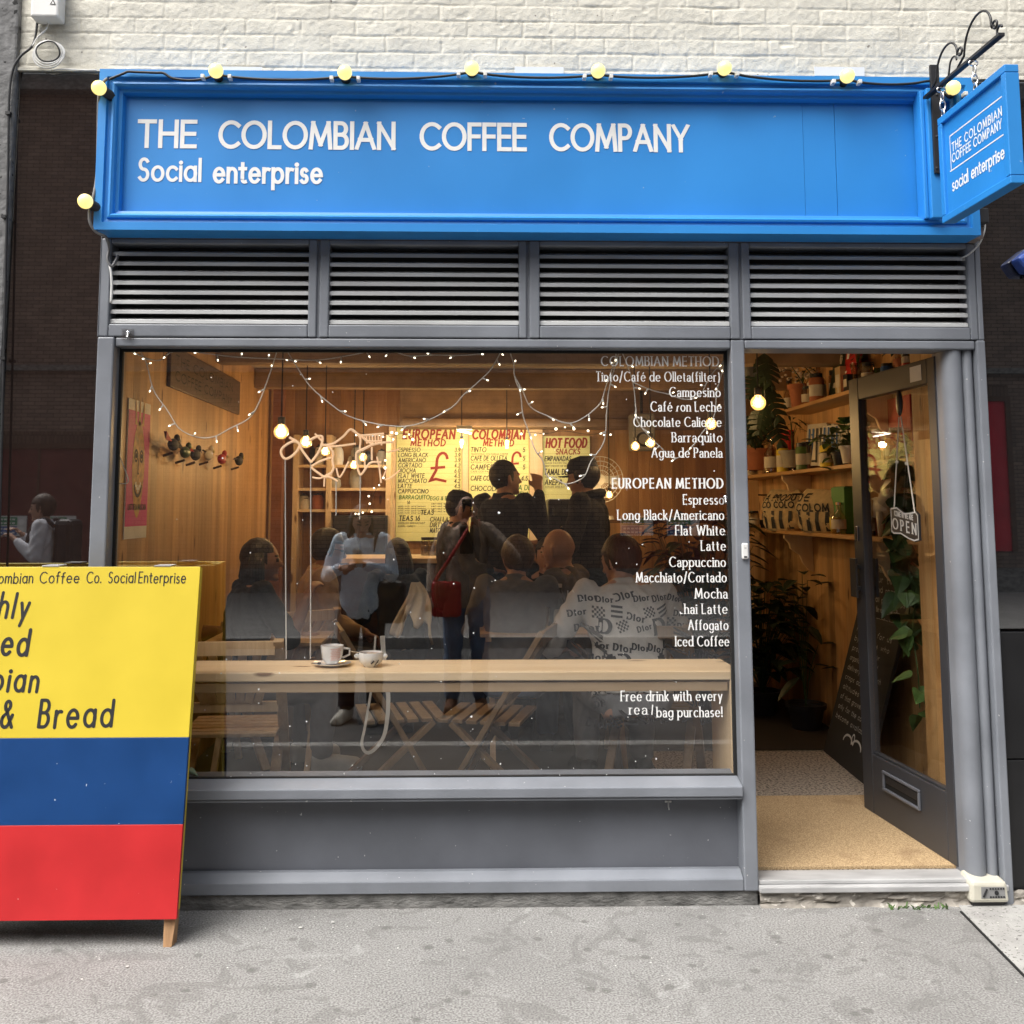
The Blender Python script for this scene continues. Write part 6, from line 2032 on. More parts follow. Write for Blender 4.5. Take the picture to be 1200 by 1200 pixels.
def potted(px, py, X, pr, ph, pm, lab, kind='oval', n=40, spread=.14, height=.18, L=.07, W=.5, lm='leaf', seed=0, trail=0, name='potted_plant', loc=None, drop=0):
    rd = random.Random(seed)
    p = side(px, py, X) if loc is None else Vector(loc)
    e = empty(name, p, lab, 'plant')
    b = MB()
    b.lathe([(0, .0), (pr * .72, 0), (pr * .94, ph * .82), (pr * 1.05, ph * .82), (pr * 1.08, ph), (pr * .96, ph), (pr * .92, ph * .86), (0, ph * .84)], (0, 0, 0), 24); b.build('pot', pm, e, smooth='auto')
    st, fo = MB(), MB()
    for i in range(n):
        a = rd.uniform(0, 6.283); r = rd.uniform(.2, 1) * spread; h = ph + rd.uniform(.15, 1) * height
        tip = Vector((r * math.cos(a), r * math.sin(a), h))
        if trail and i % 3 == 0: tip = Vector((pr * 1.2 * math.cos(a), pr * 1.2 * math.sin(a), ph - rd.uniform(0, trail)))
        if i % 2 == 0: st.tube([Vector((0, 0, ph * .84)), Vector((tip.x * .35, tip.y * .35, (ph + tip.z) / 2 + .02)), tip], .0022, 4, cap=False)
        d_ = Vector((math.cos(a), math.sin(a), rd.uniform(-.5, .6)))
        if kind == 'monstera': monstera(fo, tip, d_, (0, 0, 1), L * rd.uniform(.8, 1.2))
        else: leaf_poly(fo, tip, d_, (0, 0, 1), L * rd.uniform(.6, 1.25), L * W, kind)
    st.build('stems', 'leaf', e); fo.build('leaves', lm, e, recalc=False)
    return e


def sbook(px, py, X, w, h, d, lean, mats, lab, cat='book', nm='book', rz=0.0):
    p = side(px, py, X)
    e = empty(nm, p, lab, cat, None, rz)
    b = MB()
    b.hexa([(-.005, -w / 2, 0), (.005 + d, -w / 2, 0), (.005 + d, w / 2, 0), (-.005, w / 2, 0), (lean - .005, -w / 2, h), (lean + .005 + d, -w / 2, h), (lean + .005 + d, w / 2, h), (lean - .005, w / 2, h)])
    b.build('cover', mats[0], e)
    b = MB(); rd = random.Random(int(px))
    for k in range(7):
        y0, z0 = rd.uniform(-w / 2, w / 4), rd.uniform(.02, h * .85); y1, z1 = y0 + rd.uniform(.02, w / 4), min(h, z0 + rd.uniform(.01, .05))
        y1 = min(y1, w / 2)
        f = lambda z: lean * z / h - .0062 - .0004 * k
        b.add([(f(z0), y1, z0), (f(z0), y0, z0), (f(z1), y0, z1), (f(z1), y1, z1)], [(0, 1, 2, 3)])
    b.build('print', mats[1], e, recalc=False)
    return e


# --- upper shelf
e = potted(940, 481, XM, .085, .17, 'terracotta', 'terracotta pot of dried flowers on the upper shelf', n=22, spread=.16, height=.12, L=.05, lm='leaf_dark', seed=1)
b = MB(); rd = random.Random(8)
for i in range(60):
    a = rd.uniform(0, 6.28); r = rd.uniform(0, .18)
    b.ball((r * math.cos(a), r * math.sin(a), .20 + rd.uniform(0, .10)), rd.uniform(.006, .012), (1, 1, 1), 6, 4)
b.build('blossoms', 'blossom', e)
M['clear_bottle'] = glass_sheet('bottle_glass', .16, (.75, .62, .48))
q = side(925, 480, XM); bottle(q.x, q.y, zs[0] + .001, .035, .22, 'clear_bottle', 'clear bottle left of the dried flowers on the upper shelf')
q = side(960, 470, XM - .03); bottle(q.x, q.y, zs[0] + .001, .045, .24, 'clear_bottle', 'clear round bottle right of the dried flowers on the upper shelf')
sbook(979, 461, XM + .02, .20, .26, .012, .05, ('leaf_dark', 'card'), 'dark patterned magazine, first of two on the upper shelf', 'magazine', 'magazine')
sbook(994, 456, XM + .01, .19, .28, .012, .05, ('red', 'vinyl'), 'magazine with pale headline by the vase on the upper shelf', 'magazine', 'magazine')
e = potted(1006, 453, XM, .04, .13, 'clear_bottle', 'vase of dried blossom on the upper shelf near the door', n=16, spread=.10, height=.16, L=.03, lm='leaf_dark', seed=5, name='vase')
b = MB()
for i in range(50):
    a = rd.uniform(0, 6.28); r = rd.uniform(0, .11)
    b.ball((r * math.cos(a), r * math.sin(a), .20 + rd.uniform(0, .12)), rd.uniform(.006, .011), (1, 1, 1), 6, 4)
b.build('blossoms', 'blossom', e)
def kettle(px, X, z, r, m, lab):
    q = side(px, 450, X)
    e = empty('kettle', (q.x, q.y, z), lab, 'kettle')
    b = MB(); b.lathe([(0, 0), (r, 0), (r * .95, r * .6), (r * .6, r * 1.0), (r * .2, r * 1.1), (.012, r * 1.25), (0, r * 1.3)], (0, 0, 0), 20); b.build('body', m, e, smooth='auto')
    b = MB(); b.tube([(0, -r * .8, r * .4), (0, -r * 1.25, r * .55), (0, -r * 1.45, r * .95)], [.012, .010, .007], 8); b.build('spout', m, e, smooth=True)
    b = MB(); b.tube(smooth_path([(0, -r * .6, r * .9), (0, -r * .4, r * 1.6), (0, r * .4, r * 1.6), (0, r * .6, r * .9)], 5), .006, 7); b.build('handle', 'plastic_dark', e, smooth=True)
kettle(1020, XM, zs[0] + .001, .07, 'iron', 'dark kettle on the upper shelf above the door leaf')
q = side(1060, 430, XM)
potted(0, 0, 0, .05, .10, 'terracotta', 'small clay pot on the upper shelf nearest the pier', n=26, spread=.10, height=.14, L=.06, seed=9, loc=(XM, max(q.y, .8), zs[0] + .001))
# --- middle shelf
potted(888, 551, XM, .12, .16, 'terracotta', 'terracotta pot of dark leaves at the far end of the middle shelf', n=90, spread=.20, height=.20, L=.09, lm='leaf_dark', seed=2)
q = side(905, 551, XM - .04); e = bottle(q.x, q.y, zs[1] + .001, .055, .26, 'clear_bottle', 'glass carafe on the middle shelf beside the terracotta pot', 'carafe', 'chrome', 'carafe')
sbook(919, 549, XM + .06, .18, .27, .02, .02, ('red', 'red_door'), 'red folder behind the carafe on the middle shelf', 'folder', 'folder')
potted(929, 548, XM - .01, .085, .115, 'pot_concrete', 'pale concrete pot with spiky leaves on the middle shelf', kind='long', n=14, spread=.06, height=.22, L=.12, W=.18, lm='leaf_dark', seed=3)
for i, px in enumerate((953, 962, 971)):
    e = sbook(px, 545.5, XM + .01, .16, .27 - .01 * i, .012, .05, (('card', 'sign_blue'), ('card', 'ink'), ('pot_white', 'sign_blue'))[i], ['record sleeve with blue stripes, first on the middle shelf', 'record sleeve with black stripes, second on the middle shelf', 'pale record sleeve with blue stripes, third on the middle shelf'][i], 'record sleeve', 'record_sleeve', R(25))
    b = MB()
    for k in range(4):
        z0, z1 = .02, .24; f = lambda z: .05 * z / .27 - .0085
        y = -.06 + k * .034
        b.add([(f(z0), y, z0), (f(z0), y - .014, z0), (f(z1), y + .01, z1), (f(z1), y + .024, z1)], [(0, 1, 2, 3)])
    b.build('stripes', ('sign_blue', 'ink', 'sign_blue')[i], e, recalc=False)
potted(985, 546, XM - .05, .05, .08, 'plastic_dark', 'trailing ivy spilling over the edge of the middle shelf', kind='heart', n=46, spread=.16, height=.10, L=.075, W=.8, seed=4, trail=.12, lm='leaf')
sbook(990, 545, XM + .05, .20, .26, .015, .04, ('card', 'ink_green'), 'green and white patterned packet on the middle shelf', 'packet', 'packet')
potted(997, 543, XM - .02, .06, .10, 'pot_white', 'white pot with big leaves at the near end of the middle shelf', kind='heart', n=12, spread=.12, height=.14, L=.11, W=.8, lm='leaf_light', seed=6)
# --- lowest shelf: postcards, sacks, jug
sbook(900, 622, XM + .06, .15, .20, .006, .03, ('card', 'ink'), 'picture card leaning at the far end of the lowest shelf', 'picture card', 'picture_card')
def sack(px, X, w, h, d, lines, lab, lm):
    q = side(px, 626, X)
    e = empty('coffee_sack', (q.x, q.y, zs[2] + .001), lab, 'sack', 'printed jute coffee sacks', R(28))
    b = MB(); n = 16; vs, fs = [], []
    for j in range(n + 1):
        v_ = j / n
        for i in range(24):
            a = 2 * math.pi * i / 24
            r = (1 - .25 * abs(2 * v_ - .9) ** 3) * (1 + .05 * math.sin(3 * a + j * .9))
            th = d * (1 if v_ < .8 else 1 - (v_ - .8) * 4)
            c_, s_ = math.cos(a), math.sin(a)
            vs.append((th / 2 * r * (abs(c_) ** .6) * (1 if c_ > 0 else -1), w / 2 * r * (abs(s_) ** .6) * (1 if s_ > 0 else -1), v_ * h + .008 * math.sin(a * 2 + px)))
    for j in range(n):
        for i in range(24): fs.append((j * 24 + i, j * 24 + (i + 1) % 24, (j + 1) * 24 + (i + 1) % 24, (j + 1) * 24 + i))
    b.add(vs, fs + [tuple(range(23, -1, -1)), tuple(n * 24 + i for i in range(24))]); body = b.build('bag', 'jute', e, smooth=True)
    b = MB()
    for s, z, c_, f in lines:
        text(b, s, (-d * .62, w * .42, z * h), (0, -1, 0), FZ, c_ * h, w=.24, sx=.9, fit=f * w, sp=.1)
    t_ = b.build('lettering', lm, e, recalc=False)
    b = MB()
    for k, y in enumerate((-.3, -.08, .12, .34)):
        b.add([(-d * .62, (y + .05) * w, .04 * h), (-d * .62, (y - .05) * w, .04 * h), (-d * .62, (y - .03) * w, .48 * h), (-d * .62, (y + .04) * w, .48 * h)], [(0, 1, 2, 3)])
    s_ = b.build('stripes', lm, e, recalc=False)
    for o in (t_, s_):
        bm = bmesh.new(); bm.from_mesh(o.data); bmesh.ops.subdivide_edges(bm, edges=bm.edges, cuts=1, use_grid_fill=False); bm.to_mesh(o.data); bm.free()
        md = o.modifiers.new('wrap', 'SHRINKWRAP'); md.target = body; md.wrap_method = 'PROJECT'; md.use_project_x = True; md.use_project_y = False; md.use_project_z = False; md.use_positive_direction = True; md.use_negative_direction = True; md.offset = .003


sack(922, XSH + .07, .36, .27, .16, [('PA PRODU', .74, .14, .8), ('CO COLO', .56, .14, .8)], 'jute coffee sack printed PA PRODU and CO COLO, left of the pair', 'ink')
sack(965, XSH + .07, .34, .26, .16, [('DE', .74, .16, .3), ('COLOM', .50, .16, .75)], 'jute coffee sack printed DE COLOM, right of the pair', 'ink')
q = side(984, 626, XM - .05); bottle(q.x, q.y, zs[2] + .001, .045, .18, 'clear_bottle', 'glass press jug in front of the coffee sacks', 'jug', 'chrome', 'jug')
q = side(995, 627, XM + .03)
e = empty('green_box', (q.x, q.y, zs[2] + .001), 'bright green cardboard box on the lowest shelf', 'box')
b = MB(); b.box(-.06, .06, -.10, .10, 0, .27); b.build('carton', 'green', e, bevel=.003)
b = MB(); b.box(-.05, .05, -.09, .09, .2705, .275); b.build('lid', 'leaf_light', e)
e = empty('red_tin', (XM - .02, q.y + .19, zs[2] + .001), 'small red tin beside the green box', 'tin')
b = MB(); b.lathe([(0, 0), (.05, 0), (.05, .15), (.047, .155), (0, .155)], (0, 0, 0), 20); b.build('can', 'red', e, smooth='auto')
b = MB(); b.lathe([(.052, .14), (.052, .165), (0, .166)], (0, 0, 0), 20); b.build('lid', 'iron', e, smooth='auto')
# --- wall pieces seen through the door glass
def side_panel(px0, px1, py0, py1, X, name, lab, cat, m, inner):
    a, c_ = side(px1, (py0 + py1) / 2, X), side(px0, (py0 + py1) / 2, X)
    z0, z1 = side((px0 + px1) / 2, py1, X).z, side((px0 + px1) / 2, py0, X).z
    e = empty(name, (X, (a.y + c_.y) / 2, z0), lab, cat)
    b = MB(e.location); b.box(X, X + .02, a.y, c_.y, z0, z1); b.build('frame', m, e, bevel=.003)
    b = MB(e.location); f = .12
    dy, dz = (c_.y - a.y), z1 - z0
    b.box(X - .003, X - .0005, a.y + dy * inner[0], a.y + dy * inner[1], z0 + dz * inner[2], z0 + dz * inner[3]); b.build('inset', inner[4], e)
    return e


side_panel(1012, 1034, 468, 545, XW1 - .03, 'mirror', 'small wood-framed mirror on the right wall', 'mirror', 'pine_raw_y', (.12, .88, .08, .92, 'chrome'))
side_panel(1037, 1068, 465, 560, XW1 - .03, 'poster', 'red poster with a beige inset seen through the door glass', 'poster', 'red', (.35, .8, .1, .55, 'card'))
e = empty('toy_horse', (XM, side(1032, 626, XM).y, zs[2] + .001), 'white toy horse with tan saddlebag on the lowest shelf', 'ornament')
b = MB(); b.ball((0, 0, .15), .07, (.8, 1.6, .85), 14, 10); b.tube([(0, -.08, .18), (0, -.15, .27), (0, -.20, .27), (0, -.24, .23)], [.045, .035, .03, .018], 10)
for sx_ in (-.03, .03):
    for y in (-.07, .08): b.tube([(sx_, y, .13), (sx_, y, 0)], [.022, .013], 8)
b.tube([(0, .11, .17), (0, .16, .1)], [.012, .006], 6); b.build('body', 'pot_white', e, smooth=True)
b = MB(); b.ball((-.05, .01, .15), .05, (.6, 1, 1), 12, 8); b.build('saddlebag', 'beige', e, smooth=True)
# --- hanging and floor plants
def vine(pts, lab, n, L, lm, seed, W=.8, name='hanging_vine'):
    rd = random.Random(seed); pts = smooth_path(pts, 6)
    e = empty(name, pts[0], lab, 'plant')
    b = MB(pts[0]); b.tube(pts, .003, 5); b.build('stem', 'leaf', e)
    f = MB(pts[0])
    for i in range(n):
        q = pts[rd.randrange(len(pts))] + Vector((rd.uniform(-.05, .05), rd.uniform(-.05, .05), rd.uniform(-.03, .03)))
        leaf_poly(f, q, (rd.uniform(-1, .6), rd.uniform(-1, 1), rd.uniform(-1, .1)), (rd.uniform(-.6, .2), -.5, .6), L * rd.uniform(.6, 1.25), L * W * rd.uniform(.8, 1.1), 'heart', .2)
    f.build('leaves', lm, e, recalc=False)
    return e


V = lambda px, py, X: side(px, py, X)
vine([V(1062, 520, 2.16), V(1064, 560, 2.13), V(1056, 600, 2.12), V(1062, 650, 2.10), V(1068, 690, 2.09), V(1062, 740, 2.10)], 'long pothos vine hanging behind the door glass', 70, .11, 'leaf', 31)
vine([V(1074, 690, 2.08), V(1070, 740, 2.07), V(1076, 790, 2.06), V(1078, 830, 2.06)], 'short variegated vine end beside the pine pier', 12, .09, 'leaf_light', 32)
p = at(897, 408, 1.9)
e = empty('hanging_plant', (p.x, 1.9, ZC - .02), 'big split-leaf plant hanging from the ceiling by the doorway bulb', 'plant')
b = MB(); b.lathe([(0, -.16), (.07, -.16), (.10, -.03), (.10, 0), (0, 0)], (.02, .25, 0), 18); b.build('basket', 'iron', e, smooth='auto')
b = MB(); rd = random.Random(12)
LV = [(at(899, 430, 1.85), (.1, -.3, -1), .18), (at(893, 490, 1.95), (-.3, -.1, -1), .16), (at(905, 470, 2.0), (.4, -.2, -1), .2), (at(885, 450, 2.1), (-.5, 0, -.8), .16), (at(910, 500, 2.1), (.3, -.3, -1), .18), (at(895, 455, 2.2), (.0, -.3, -1), .2), (at(884, 500, 2.2), (-.3, -.3, -1), .18)]
for q, d_, L in LV: monstera(b, q - e.location - Vector(d_).normalized() * L * .5, d_, (.2, -1, .3), L)
b.build('leaves', 'leaf_dark', e, recalc=False)
b = MB()
for q, d_, L in LV: b.tube(smooth_path([Vector((.02, .25, -.05)), (q - e.location) * .5 + Vector((0, 0, .05)), q - e.location - Vector(d_).normalized() * L * .45], 5), .004, 5)
for pxs in ([(905, 418), (925, 418), (945, 432), (955, 445)], [(905, 420), (920, 422), (935, 440), (944, 455)]): b.tube(smooth_path([at(x, y, 2.1) - e.location for x, y in pxs], 5), .0035, 5)
b.build('stems', 'leaf_dark', e)
for i, (x, y, sd, h, sp_, n, lm, lab) in enumerate(((1.72, 3.45, 41, 1.2, .40, 330, 'leaf_dark', 'tall shadowed floor plant left inside the doorway'), (2.02, 2.95, 42, .75, .30, 220, 'leaf_dark', 'low dark leafy floor plant behind the chalkboard'), (2.16, 2.5, 43, .85, .10, 18, 'leaf_dark', 'rubber plant with broad leaves behind the chalkboard'))):
    potted(0, 0, 0, .12, .16, 'plastic_dark', lab, kind='oval' if i != 1 else 'heart', n=n, spread=sp_, height=h, L=.17 if i != 1 else .12, W=.42 if i != 1 else .7, lm=lm, seed=sd, loc=(x, y, Z_FLOOR + .001), name='floor_plant')
# --- chalkboard leaning in the doorway
p = ground(1010, 916, Z_FLOOR); p2 = ground(965, 880, Z_FLOOR)
a0, a1 = Vector((2.015, 1.24, Z_FLOOR)), Vector((2.06, 1.94, Z_FLOOR))
e = empty('chalkboard', ((a0 + a1) / 2), 'black chalkboard covered in white handwriting leaning in the doorway', 'chalkboard')
ud = (a1 - a0).normalized(); nd = Vector((-1, 0, 0)); vd = Vector((.29, .0, 1)).normalized(); WBd, HBd = (a1 - a0).length, .82
b = MB(e.location)
P = lambda a, h, o=0: a0 + ud * a + vd * h + Vector((-ud.y, ud.x, 0)).normalized() * o
b.hexa([P(0, 0, 0), P(WBd, 0, 0), P(WBd, 0, -.02), P(0, 0, -.02), P(0, HBd, 0), P(WBd, HBd, 0), P(WBd, HBd, -.02), P(0, HBd, -.02)]); b.build('board', 'chalk', e, bevel=.003)
b = MB(e.location); ln = ['Roasted for us', 'by farmers who', 'produce a fair', 'organic coffee and', 'delivery from fresh', 'crops adapted to', 'altitudes of the', 'of that grower and', 'only for the coffee', 'become available']
rd = random.Random(2)
for i, s in enumerate(ln): text(b, s, P(WBd - .07, HBd - .10 - i * .056, .0012), -ud, vd, .028, w=.11, fit=.42 + .12 * rd.random(), sx=.7, slant=.15, cap=1, jit=.03)
fr = (P(WBd * .42, .13, .0012), -ud, vd, Vector((-1, 0, 0)))
ribbon(b, ar(-.07, 0, .07, .04, 180, 20) + ar(.07, 0, .07, .04, 160, 0), fr, .012); ribbon(b, ar(0, .03, .02, .03, -60, 240), fr, .009)
b.build('handwriting', 'chalk_ink', e, recalc=False)
# second chalkboard on the wall behind the glass
p = side(1040, 660, XW1 - .05)
y0, y1 = side(1062, 700, XW1 - .05).y, side(1022, 700, XW1 - .05).y
e = empty('chalkboard', (XW1 - .05, (y0 + y1) / 2, .95), 'tall chalkboard on the right wall behind the door glass', 'chalkboard')
b = MB(e.location); b.box(XW1 - .05, XW1 - .03, y0, y1, .80, 1.38); b.build('board', 'chalk', e)
b = MB(e.location)
for i, s in enumerate(['Who are we', 'We are a social enterprise', 'working with', 'coffee growers', 'our team', 'and roasters', 'all profit helps', 'the women of the coffee', 'cooperatives training as']):
    text(b, s, (XW1 - .0515, y1 - .05, 1.30 - i * .055), (0, -1, 0), FZ, .032 if i else .045, w=.11, fit=(y1 - y0) * (.5 + .35 * rd.random()), sx=.7, slant=.15, cap=1, jit=.03)
b.build('handwriting', 'chalk_ink', e, recalc=False)
# --- OPEN sign hanging on the door glass
zo = 1.42
ac = .285
e = empty('open_sign', dpt(ac, .02, zo), 'black scroll sign reading OPEN hung by string on the door glass', 'open sign')
u = -du; nfront = dn
O = e.location
def op(a, z, o=.0): return O + u * a + Vector((0, 0, z - (.12 * a if abs(z) < .3 else 0))) + nfront * o
sw = .118
SZ = .44
out = [(a_, b_ * SZ) for a_, b_ in [(-sw, -.115), (-sw * .85, -.135), (-sw * .3, -.115), (sw * .3, -.145), (sw * .7, -.15), (sw, -.125), (sw, .115), (sw * .85, .145), (sw * .45, .12), (0, .10), (-sw * .55, .145), (-sw, .12)]]
b = MB(O); b.prism(out, op(0, 0, .004), u - Vector((0, 0, .12)), (0, 0, 1), .008); b.build('plaque', 'plastic_dark', e, recalc=True)
b = MB(O); frm = (op(0, 0, .0046), u - Vector((0, 0, .12)), Vector((0, 0, 1)), nfront)
ins = [(a * .93, z * .93) for a, z in out]
ribbon(b, ins + [ins[0]], frm, .006)
text(b, 'OPEN', op(-sw * .82, -.034, .0048), u - Vector((0, 0, .12)), (.0, 0, 1), .044, w=.24, contrast=.45, serif=True, sx=.62, fit=sw * 1.62, sp=.06)
text(b, 'COME IN WE ARE', op(-sw * .68, .024, .0048), u - Vector((0, 0, .12)), (0, 0, 1), .020, w=.22, fit=sw * 1.3)
b.build('lettering', 'chalk_ink', e, recalc=False)
b = MB(O); tp = op(.0, .46, .004)
b.tube([op(-sw * .7, .055, .004), tp + u * -.008], .003, 5); b.tube([op(sw * .75, .055, .004), tp + u * .008], .003, 5)
for a in (-.6, .55): b.ball(op(sw * a * .6, .26, .004), .008, (1, 1, 1), 8, 6)
b.build('string', 'strap', e)
b = MB(O); b.ball(op(0, .52, .004), .03, (.4, .8, 1.9), 12, 8); b.build('suction_hook', 'plastic_dark', e, smooth=True)
# --- coil of yellow cable on the floor behind the door glass
p = ground(1052, 912, Z_FLOOR + .01)
c = MB((2.17, .66, Z_FLOOR)); cc = Vector((2.20, .84, Z_FLOOR + .012))
for k in range(5):
    r = .11 - .004 * k
    c.tube([cc + Vector((r * math.cos(a), r * .8 * math.sin(a), .008 * k + .003 * math.sin(3 * a + k))) for a in [2 * math.pi * j / 36 for j in range(37)]], .005, 6, cap=False)
tag(c.build('cable_coil', 'yellow_cable', smooth=True), 'coil of yellow cable on the floor behind the door glass', 'cable coil')

# --- crowd of small goods filling the shelves
rd = random.Random(77)
kinds = (('tea_tin', 'tin'), ('jam_jar', 'jar'), ('coffee_box', 'box'), ('mug', 'mug'))
where = ('upper', 'middle', 'lowest')
for i in range(57):
    sh = i % 3
    y = .95 + (ends[sh] - 1.05) * ((i * .381) % 1.0)
    X = XW1 - .05 - .11 * rd.random() ** 2
    nm, cat = kinds[(i * 7 + sh) % 4]
    e = empty(nm, (X, y, zs[sh] + .001), None, cat, 'small goods along the ' + where[sh] + ' shelf')
    mm = rd.choice(('red', 'card', 'sign_blue', 'leaf_light', 'board_yellow', 'pot_white', 'beige', 'terracotta', 'plastic_dark'))
    e['label'] = {'tea_tin': 'round tea tin', 'jam_jar': 'lidded glass jar', 'coffee_box': 'upright coffee box', 'mug': 'glazed mug'}[nm] + ' standing on the ' + where[sh] + ' right-hand shelf'
    r, h = rd.uniform(.03, .045), rd.uniform(.10, .20)
    b = MB()
    if nm == 'coffee_box':
        b.box(-.03, .03, -r, r, 0, h); b.build('carton', mm, e, bevel=.002)
        b = MB(); b.box(-.0315, -.0302, -r * .7, r * .7, h * .35, h * .75); b.build('label', 'card', e)
    elif nm == 'mug':
        b.lathe([(0, 0), (r * .8, 0), (r, h * .3), (r, h * .55), (r * .9, h * .55), (r * .85, .01), (0, .01)], (0, 0, 0), 16); b.build('body', mm, e, smooth='auto')
        b = MB(); b.tube(smooth_path([(0, r, h * .48), (0, r + .03, h * .42), (0, r + .03, h * .18), (0, r * .95, h * .12)], 4), .005, 6); b.build('handle', mm, e, smooth=True)
    else:
        b.lathe([(0, 0), (r, 0), (r, h * .8), (r * .8, h * .88), (0, h * .88)], (0, 0, 0), 18); b.build('body', 'clear_bottle' if nm == 'jam_jar' else mm, e, smooth='auto')
        if nm == 'jam_jar': b = MB(); b.lathe([(0, .004), (r * .9, .006), (r * .9, h * .6), (0, h * .6)], (0, 0, 0), 14); b.build('filling', rd.choice(('terracotta', 'dark_wood', 'red_door')), e, smooth='auto')
        b = MB(); b.lathe([(r * .85, h * .86), (r * .85, h), (0, h)], (0, 0, 0), 18); b.build('lid', 'iron', e, smooth='auto')
        b = MB(); b.lathe([(r * 1.01, h * .2), (r * 1.01, h * .6)], (0, 0, 0), 18); b.build('label', 'card', e, smooth=True)


# ================================================================== PEOPLE
def _eval_mesh(o):
    dg = C.evaluated_depsgraph_get()
    return bpy.data.meshes.new_from_object(o.evaluated_get(dg), depsgraph=dg)


def fuse(mb, voxel, smooth=4):
    """Overlapping shapes -> one continuous closed surface (local coordinates)."""
    o = mb.build('tmp', 'skin')
    m = o.modifiers.new('r', 'REMESH'); m.mode = 'VOXEL'; m.voxel_size = voxel
    m = o.modifiers.new('s', 'SMOOTH'); m.factor = .5; m.iterations = smooth
    me = _eval_mesh(o)
    old = o.data
    bpy.data.objects.remove(o); bpy.data.meshes.remove(old)
    me.materials.clear()
    me.shade_smooth()
    return me


def link_mesh(me, name, mats, parent):
    for m in mats: me.materials.append(M[m] if isinstance(m, str) else m)
    o = bpy.data.objects.new(name, me); SC.collection.objects.link(o); o.parent = parent
    return o


def capsule(b, p, q, r0, r1, n=14):
    p, q = Vector(p), Vector(q); d = q - p; L = d.length; t = d / L
    pts, rs = [], []
    for a in (-80, -50, -20): pts.append(p + t * r0 * math.sin(R(a))); rs.append(r0 * math.cos(R(a)))
    for k in range(1, 4): pts.append(p + d * k / 4); rs.append(r0 + (r1 - r0) * k / 4)
    for a in (20, 50, 80): pts.append(q + t * r1 * math.sin(R(a))); rs.append(r1 * math.cos(R(a)))
    b.tube(pts, rs, n)


def torso_loft(b, rings, n=20):
    """rings: (centre, half width vector, half depth vector)"""
    vs, fs = [], []
    for c, w, d in rings:
        for k in range(n):
            a = 2 * math.pi * k / n; ca, sa = math.cos(a), math.sin(a)
            vs.append(c + w * (abs(ca) ** .8) * (1 if ca > 0 else -1) + d * (abs(sa) ** .8) * (1 if sa > 0 else -1))
    for i in range(len(rings) - 1):
        for k in range(n): fs.append((i * n + k, i * n + (k + 1) % n, (i + 1) * n + (k + 1) % n, (i + 1) * n + k))
    fs += [tuple(range(n - 1, -1, -1)), tuple((len(rings) - 1) * n + k for k in range(n))]
    b.add(vs, fs)


X_, Y_, Z_ = Vector((1, 0, 0)), Vector((0, 1, 0)), Vector((0, 0, 1))


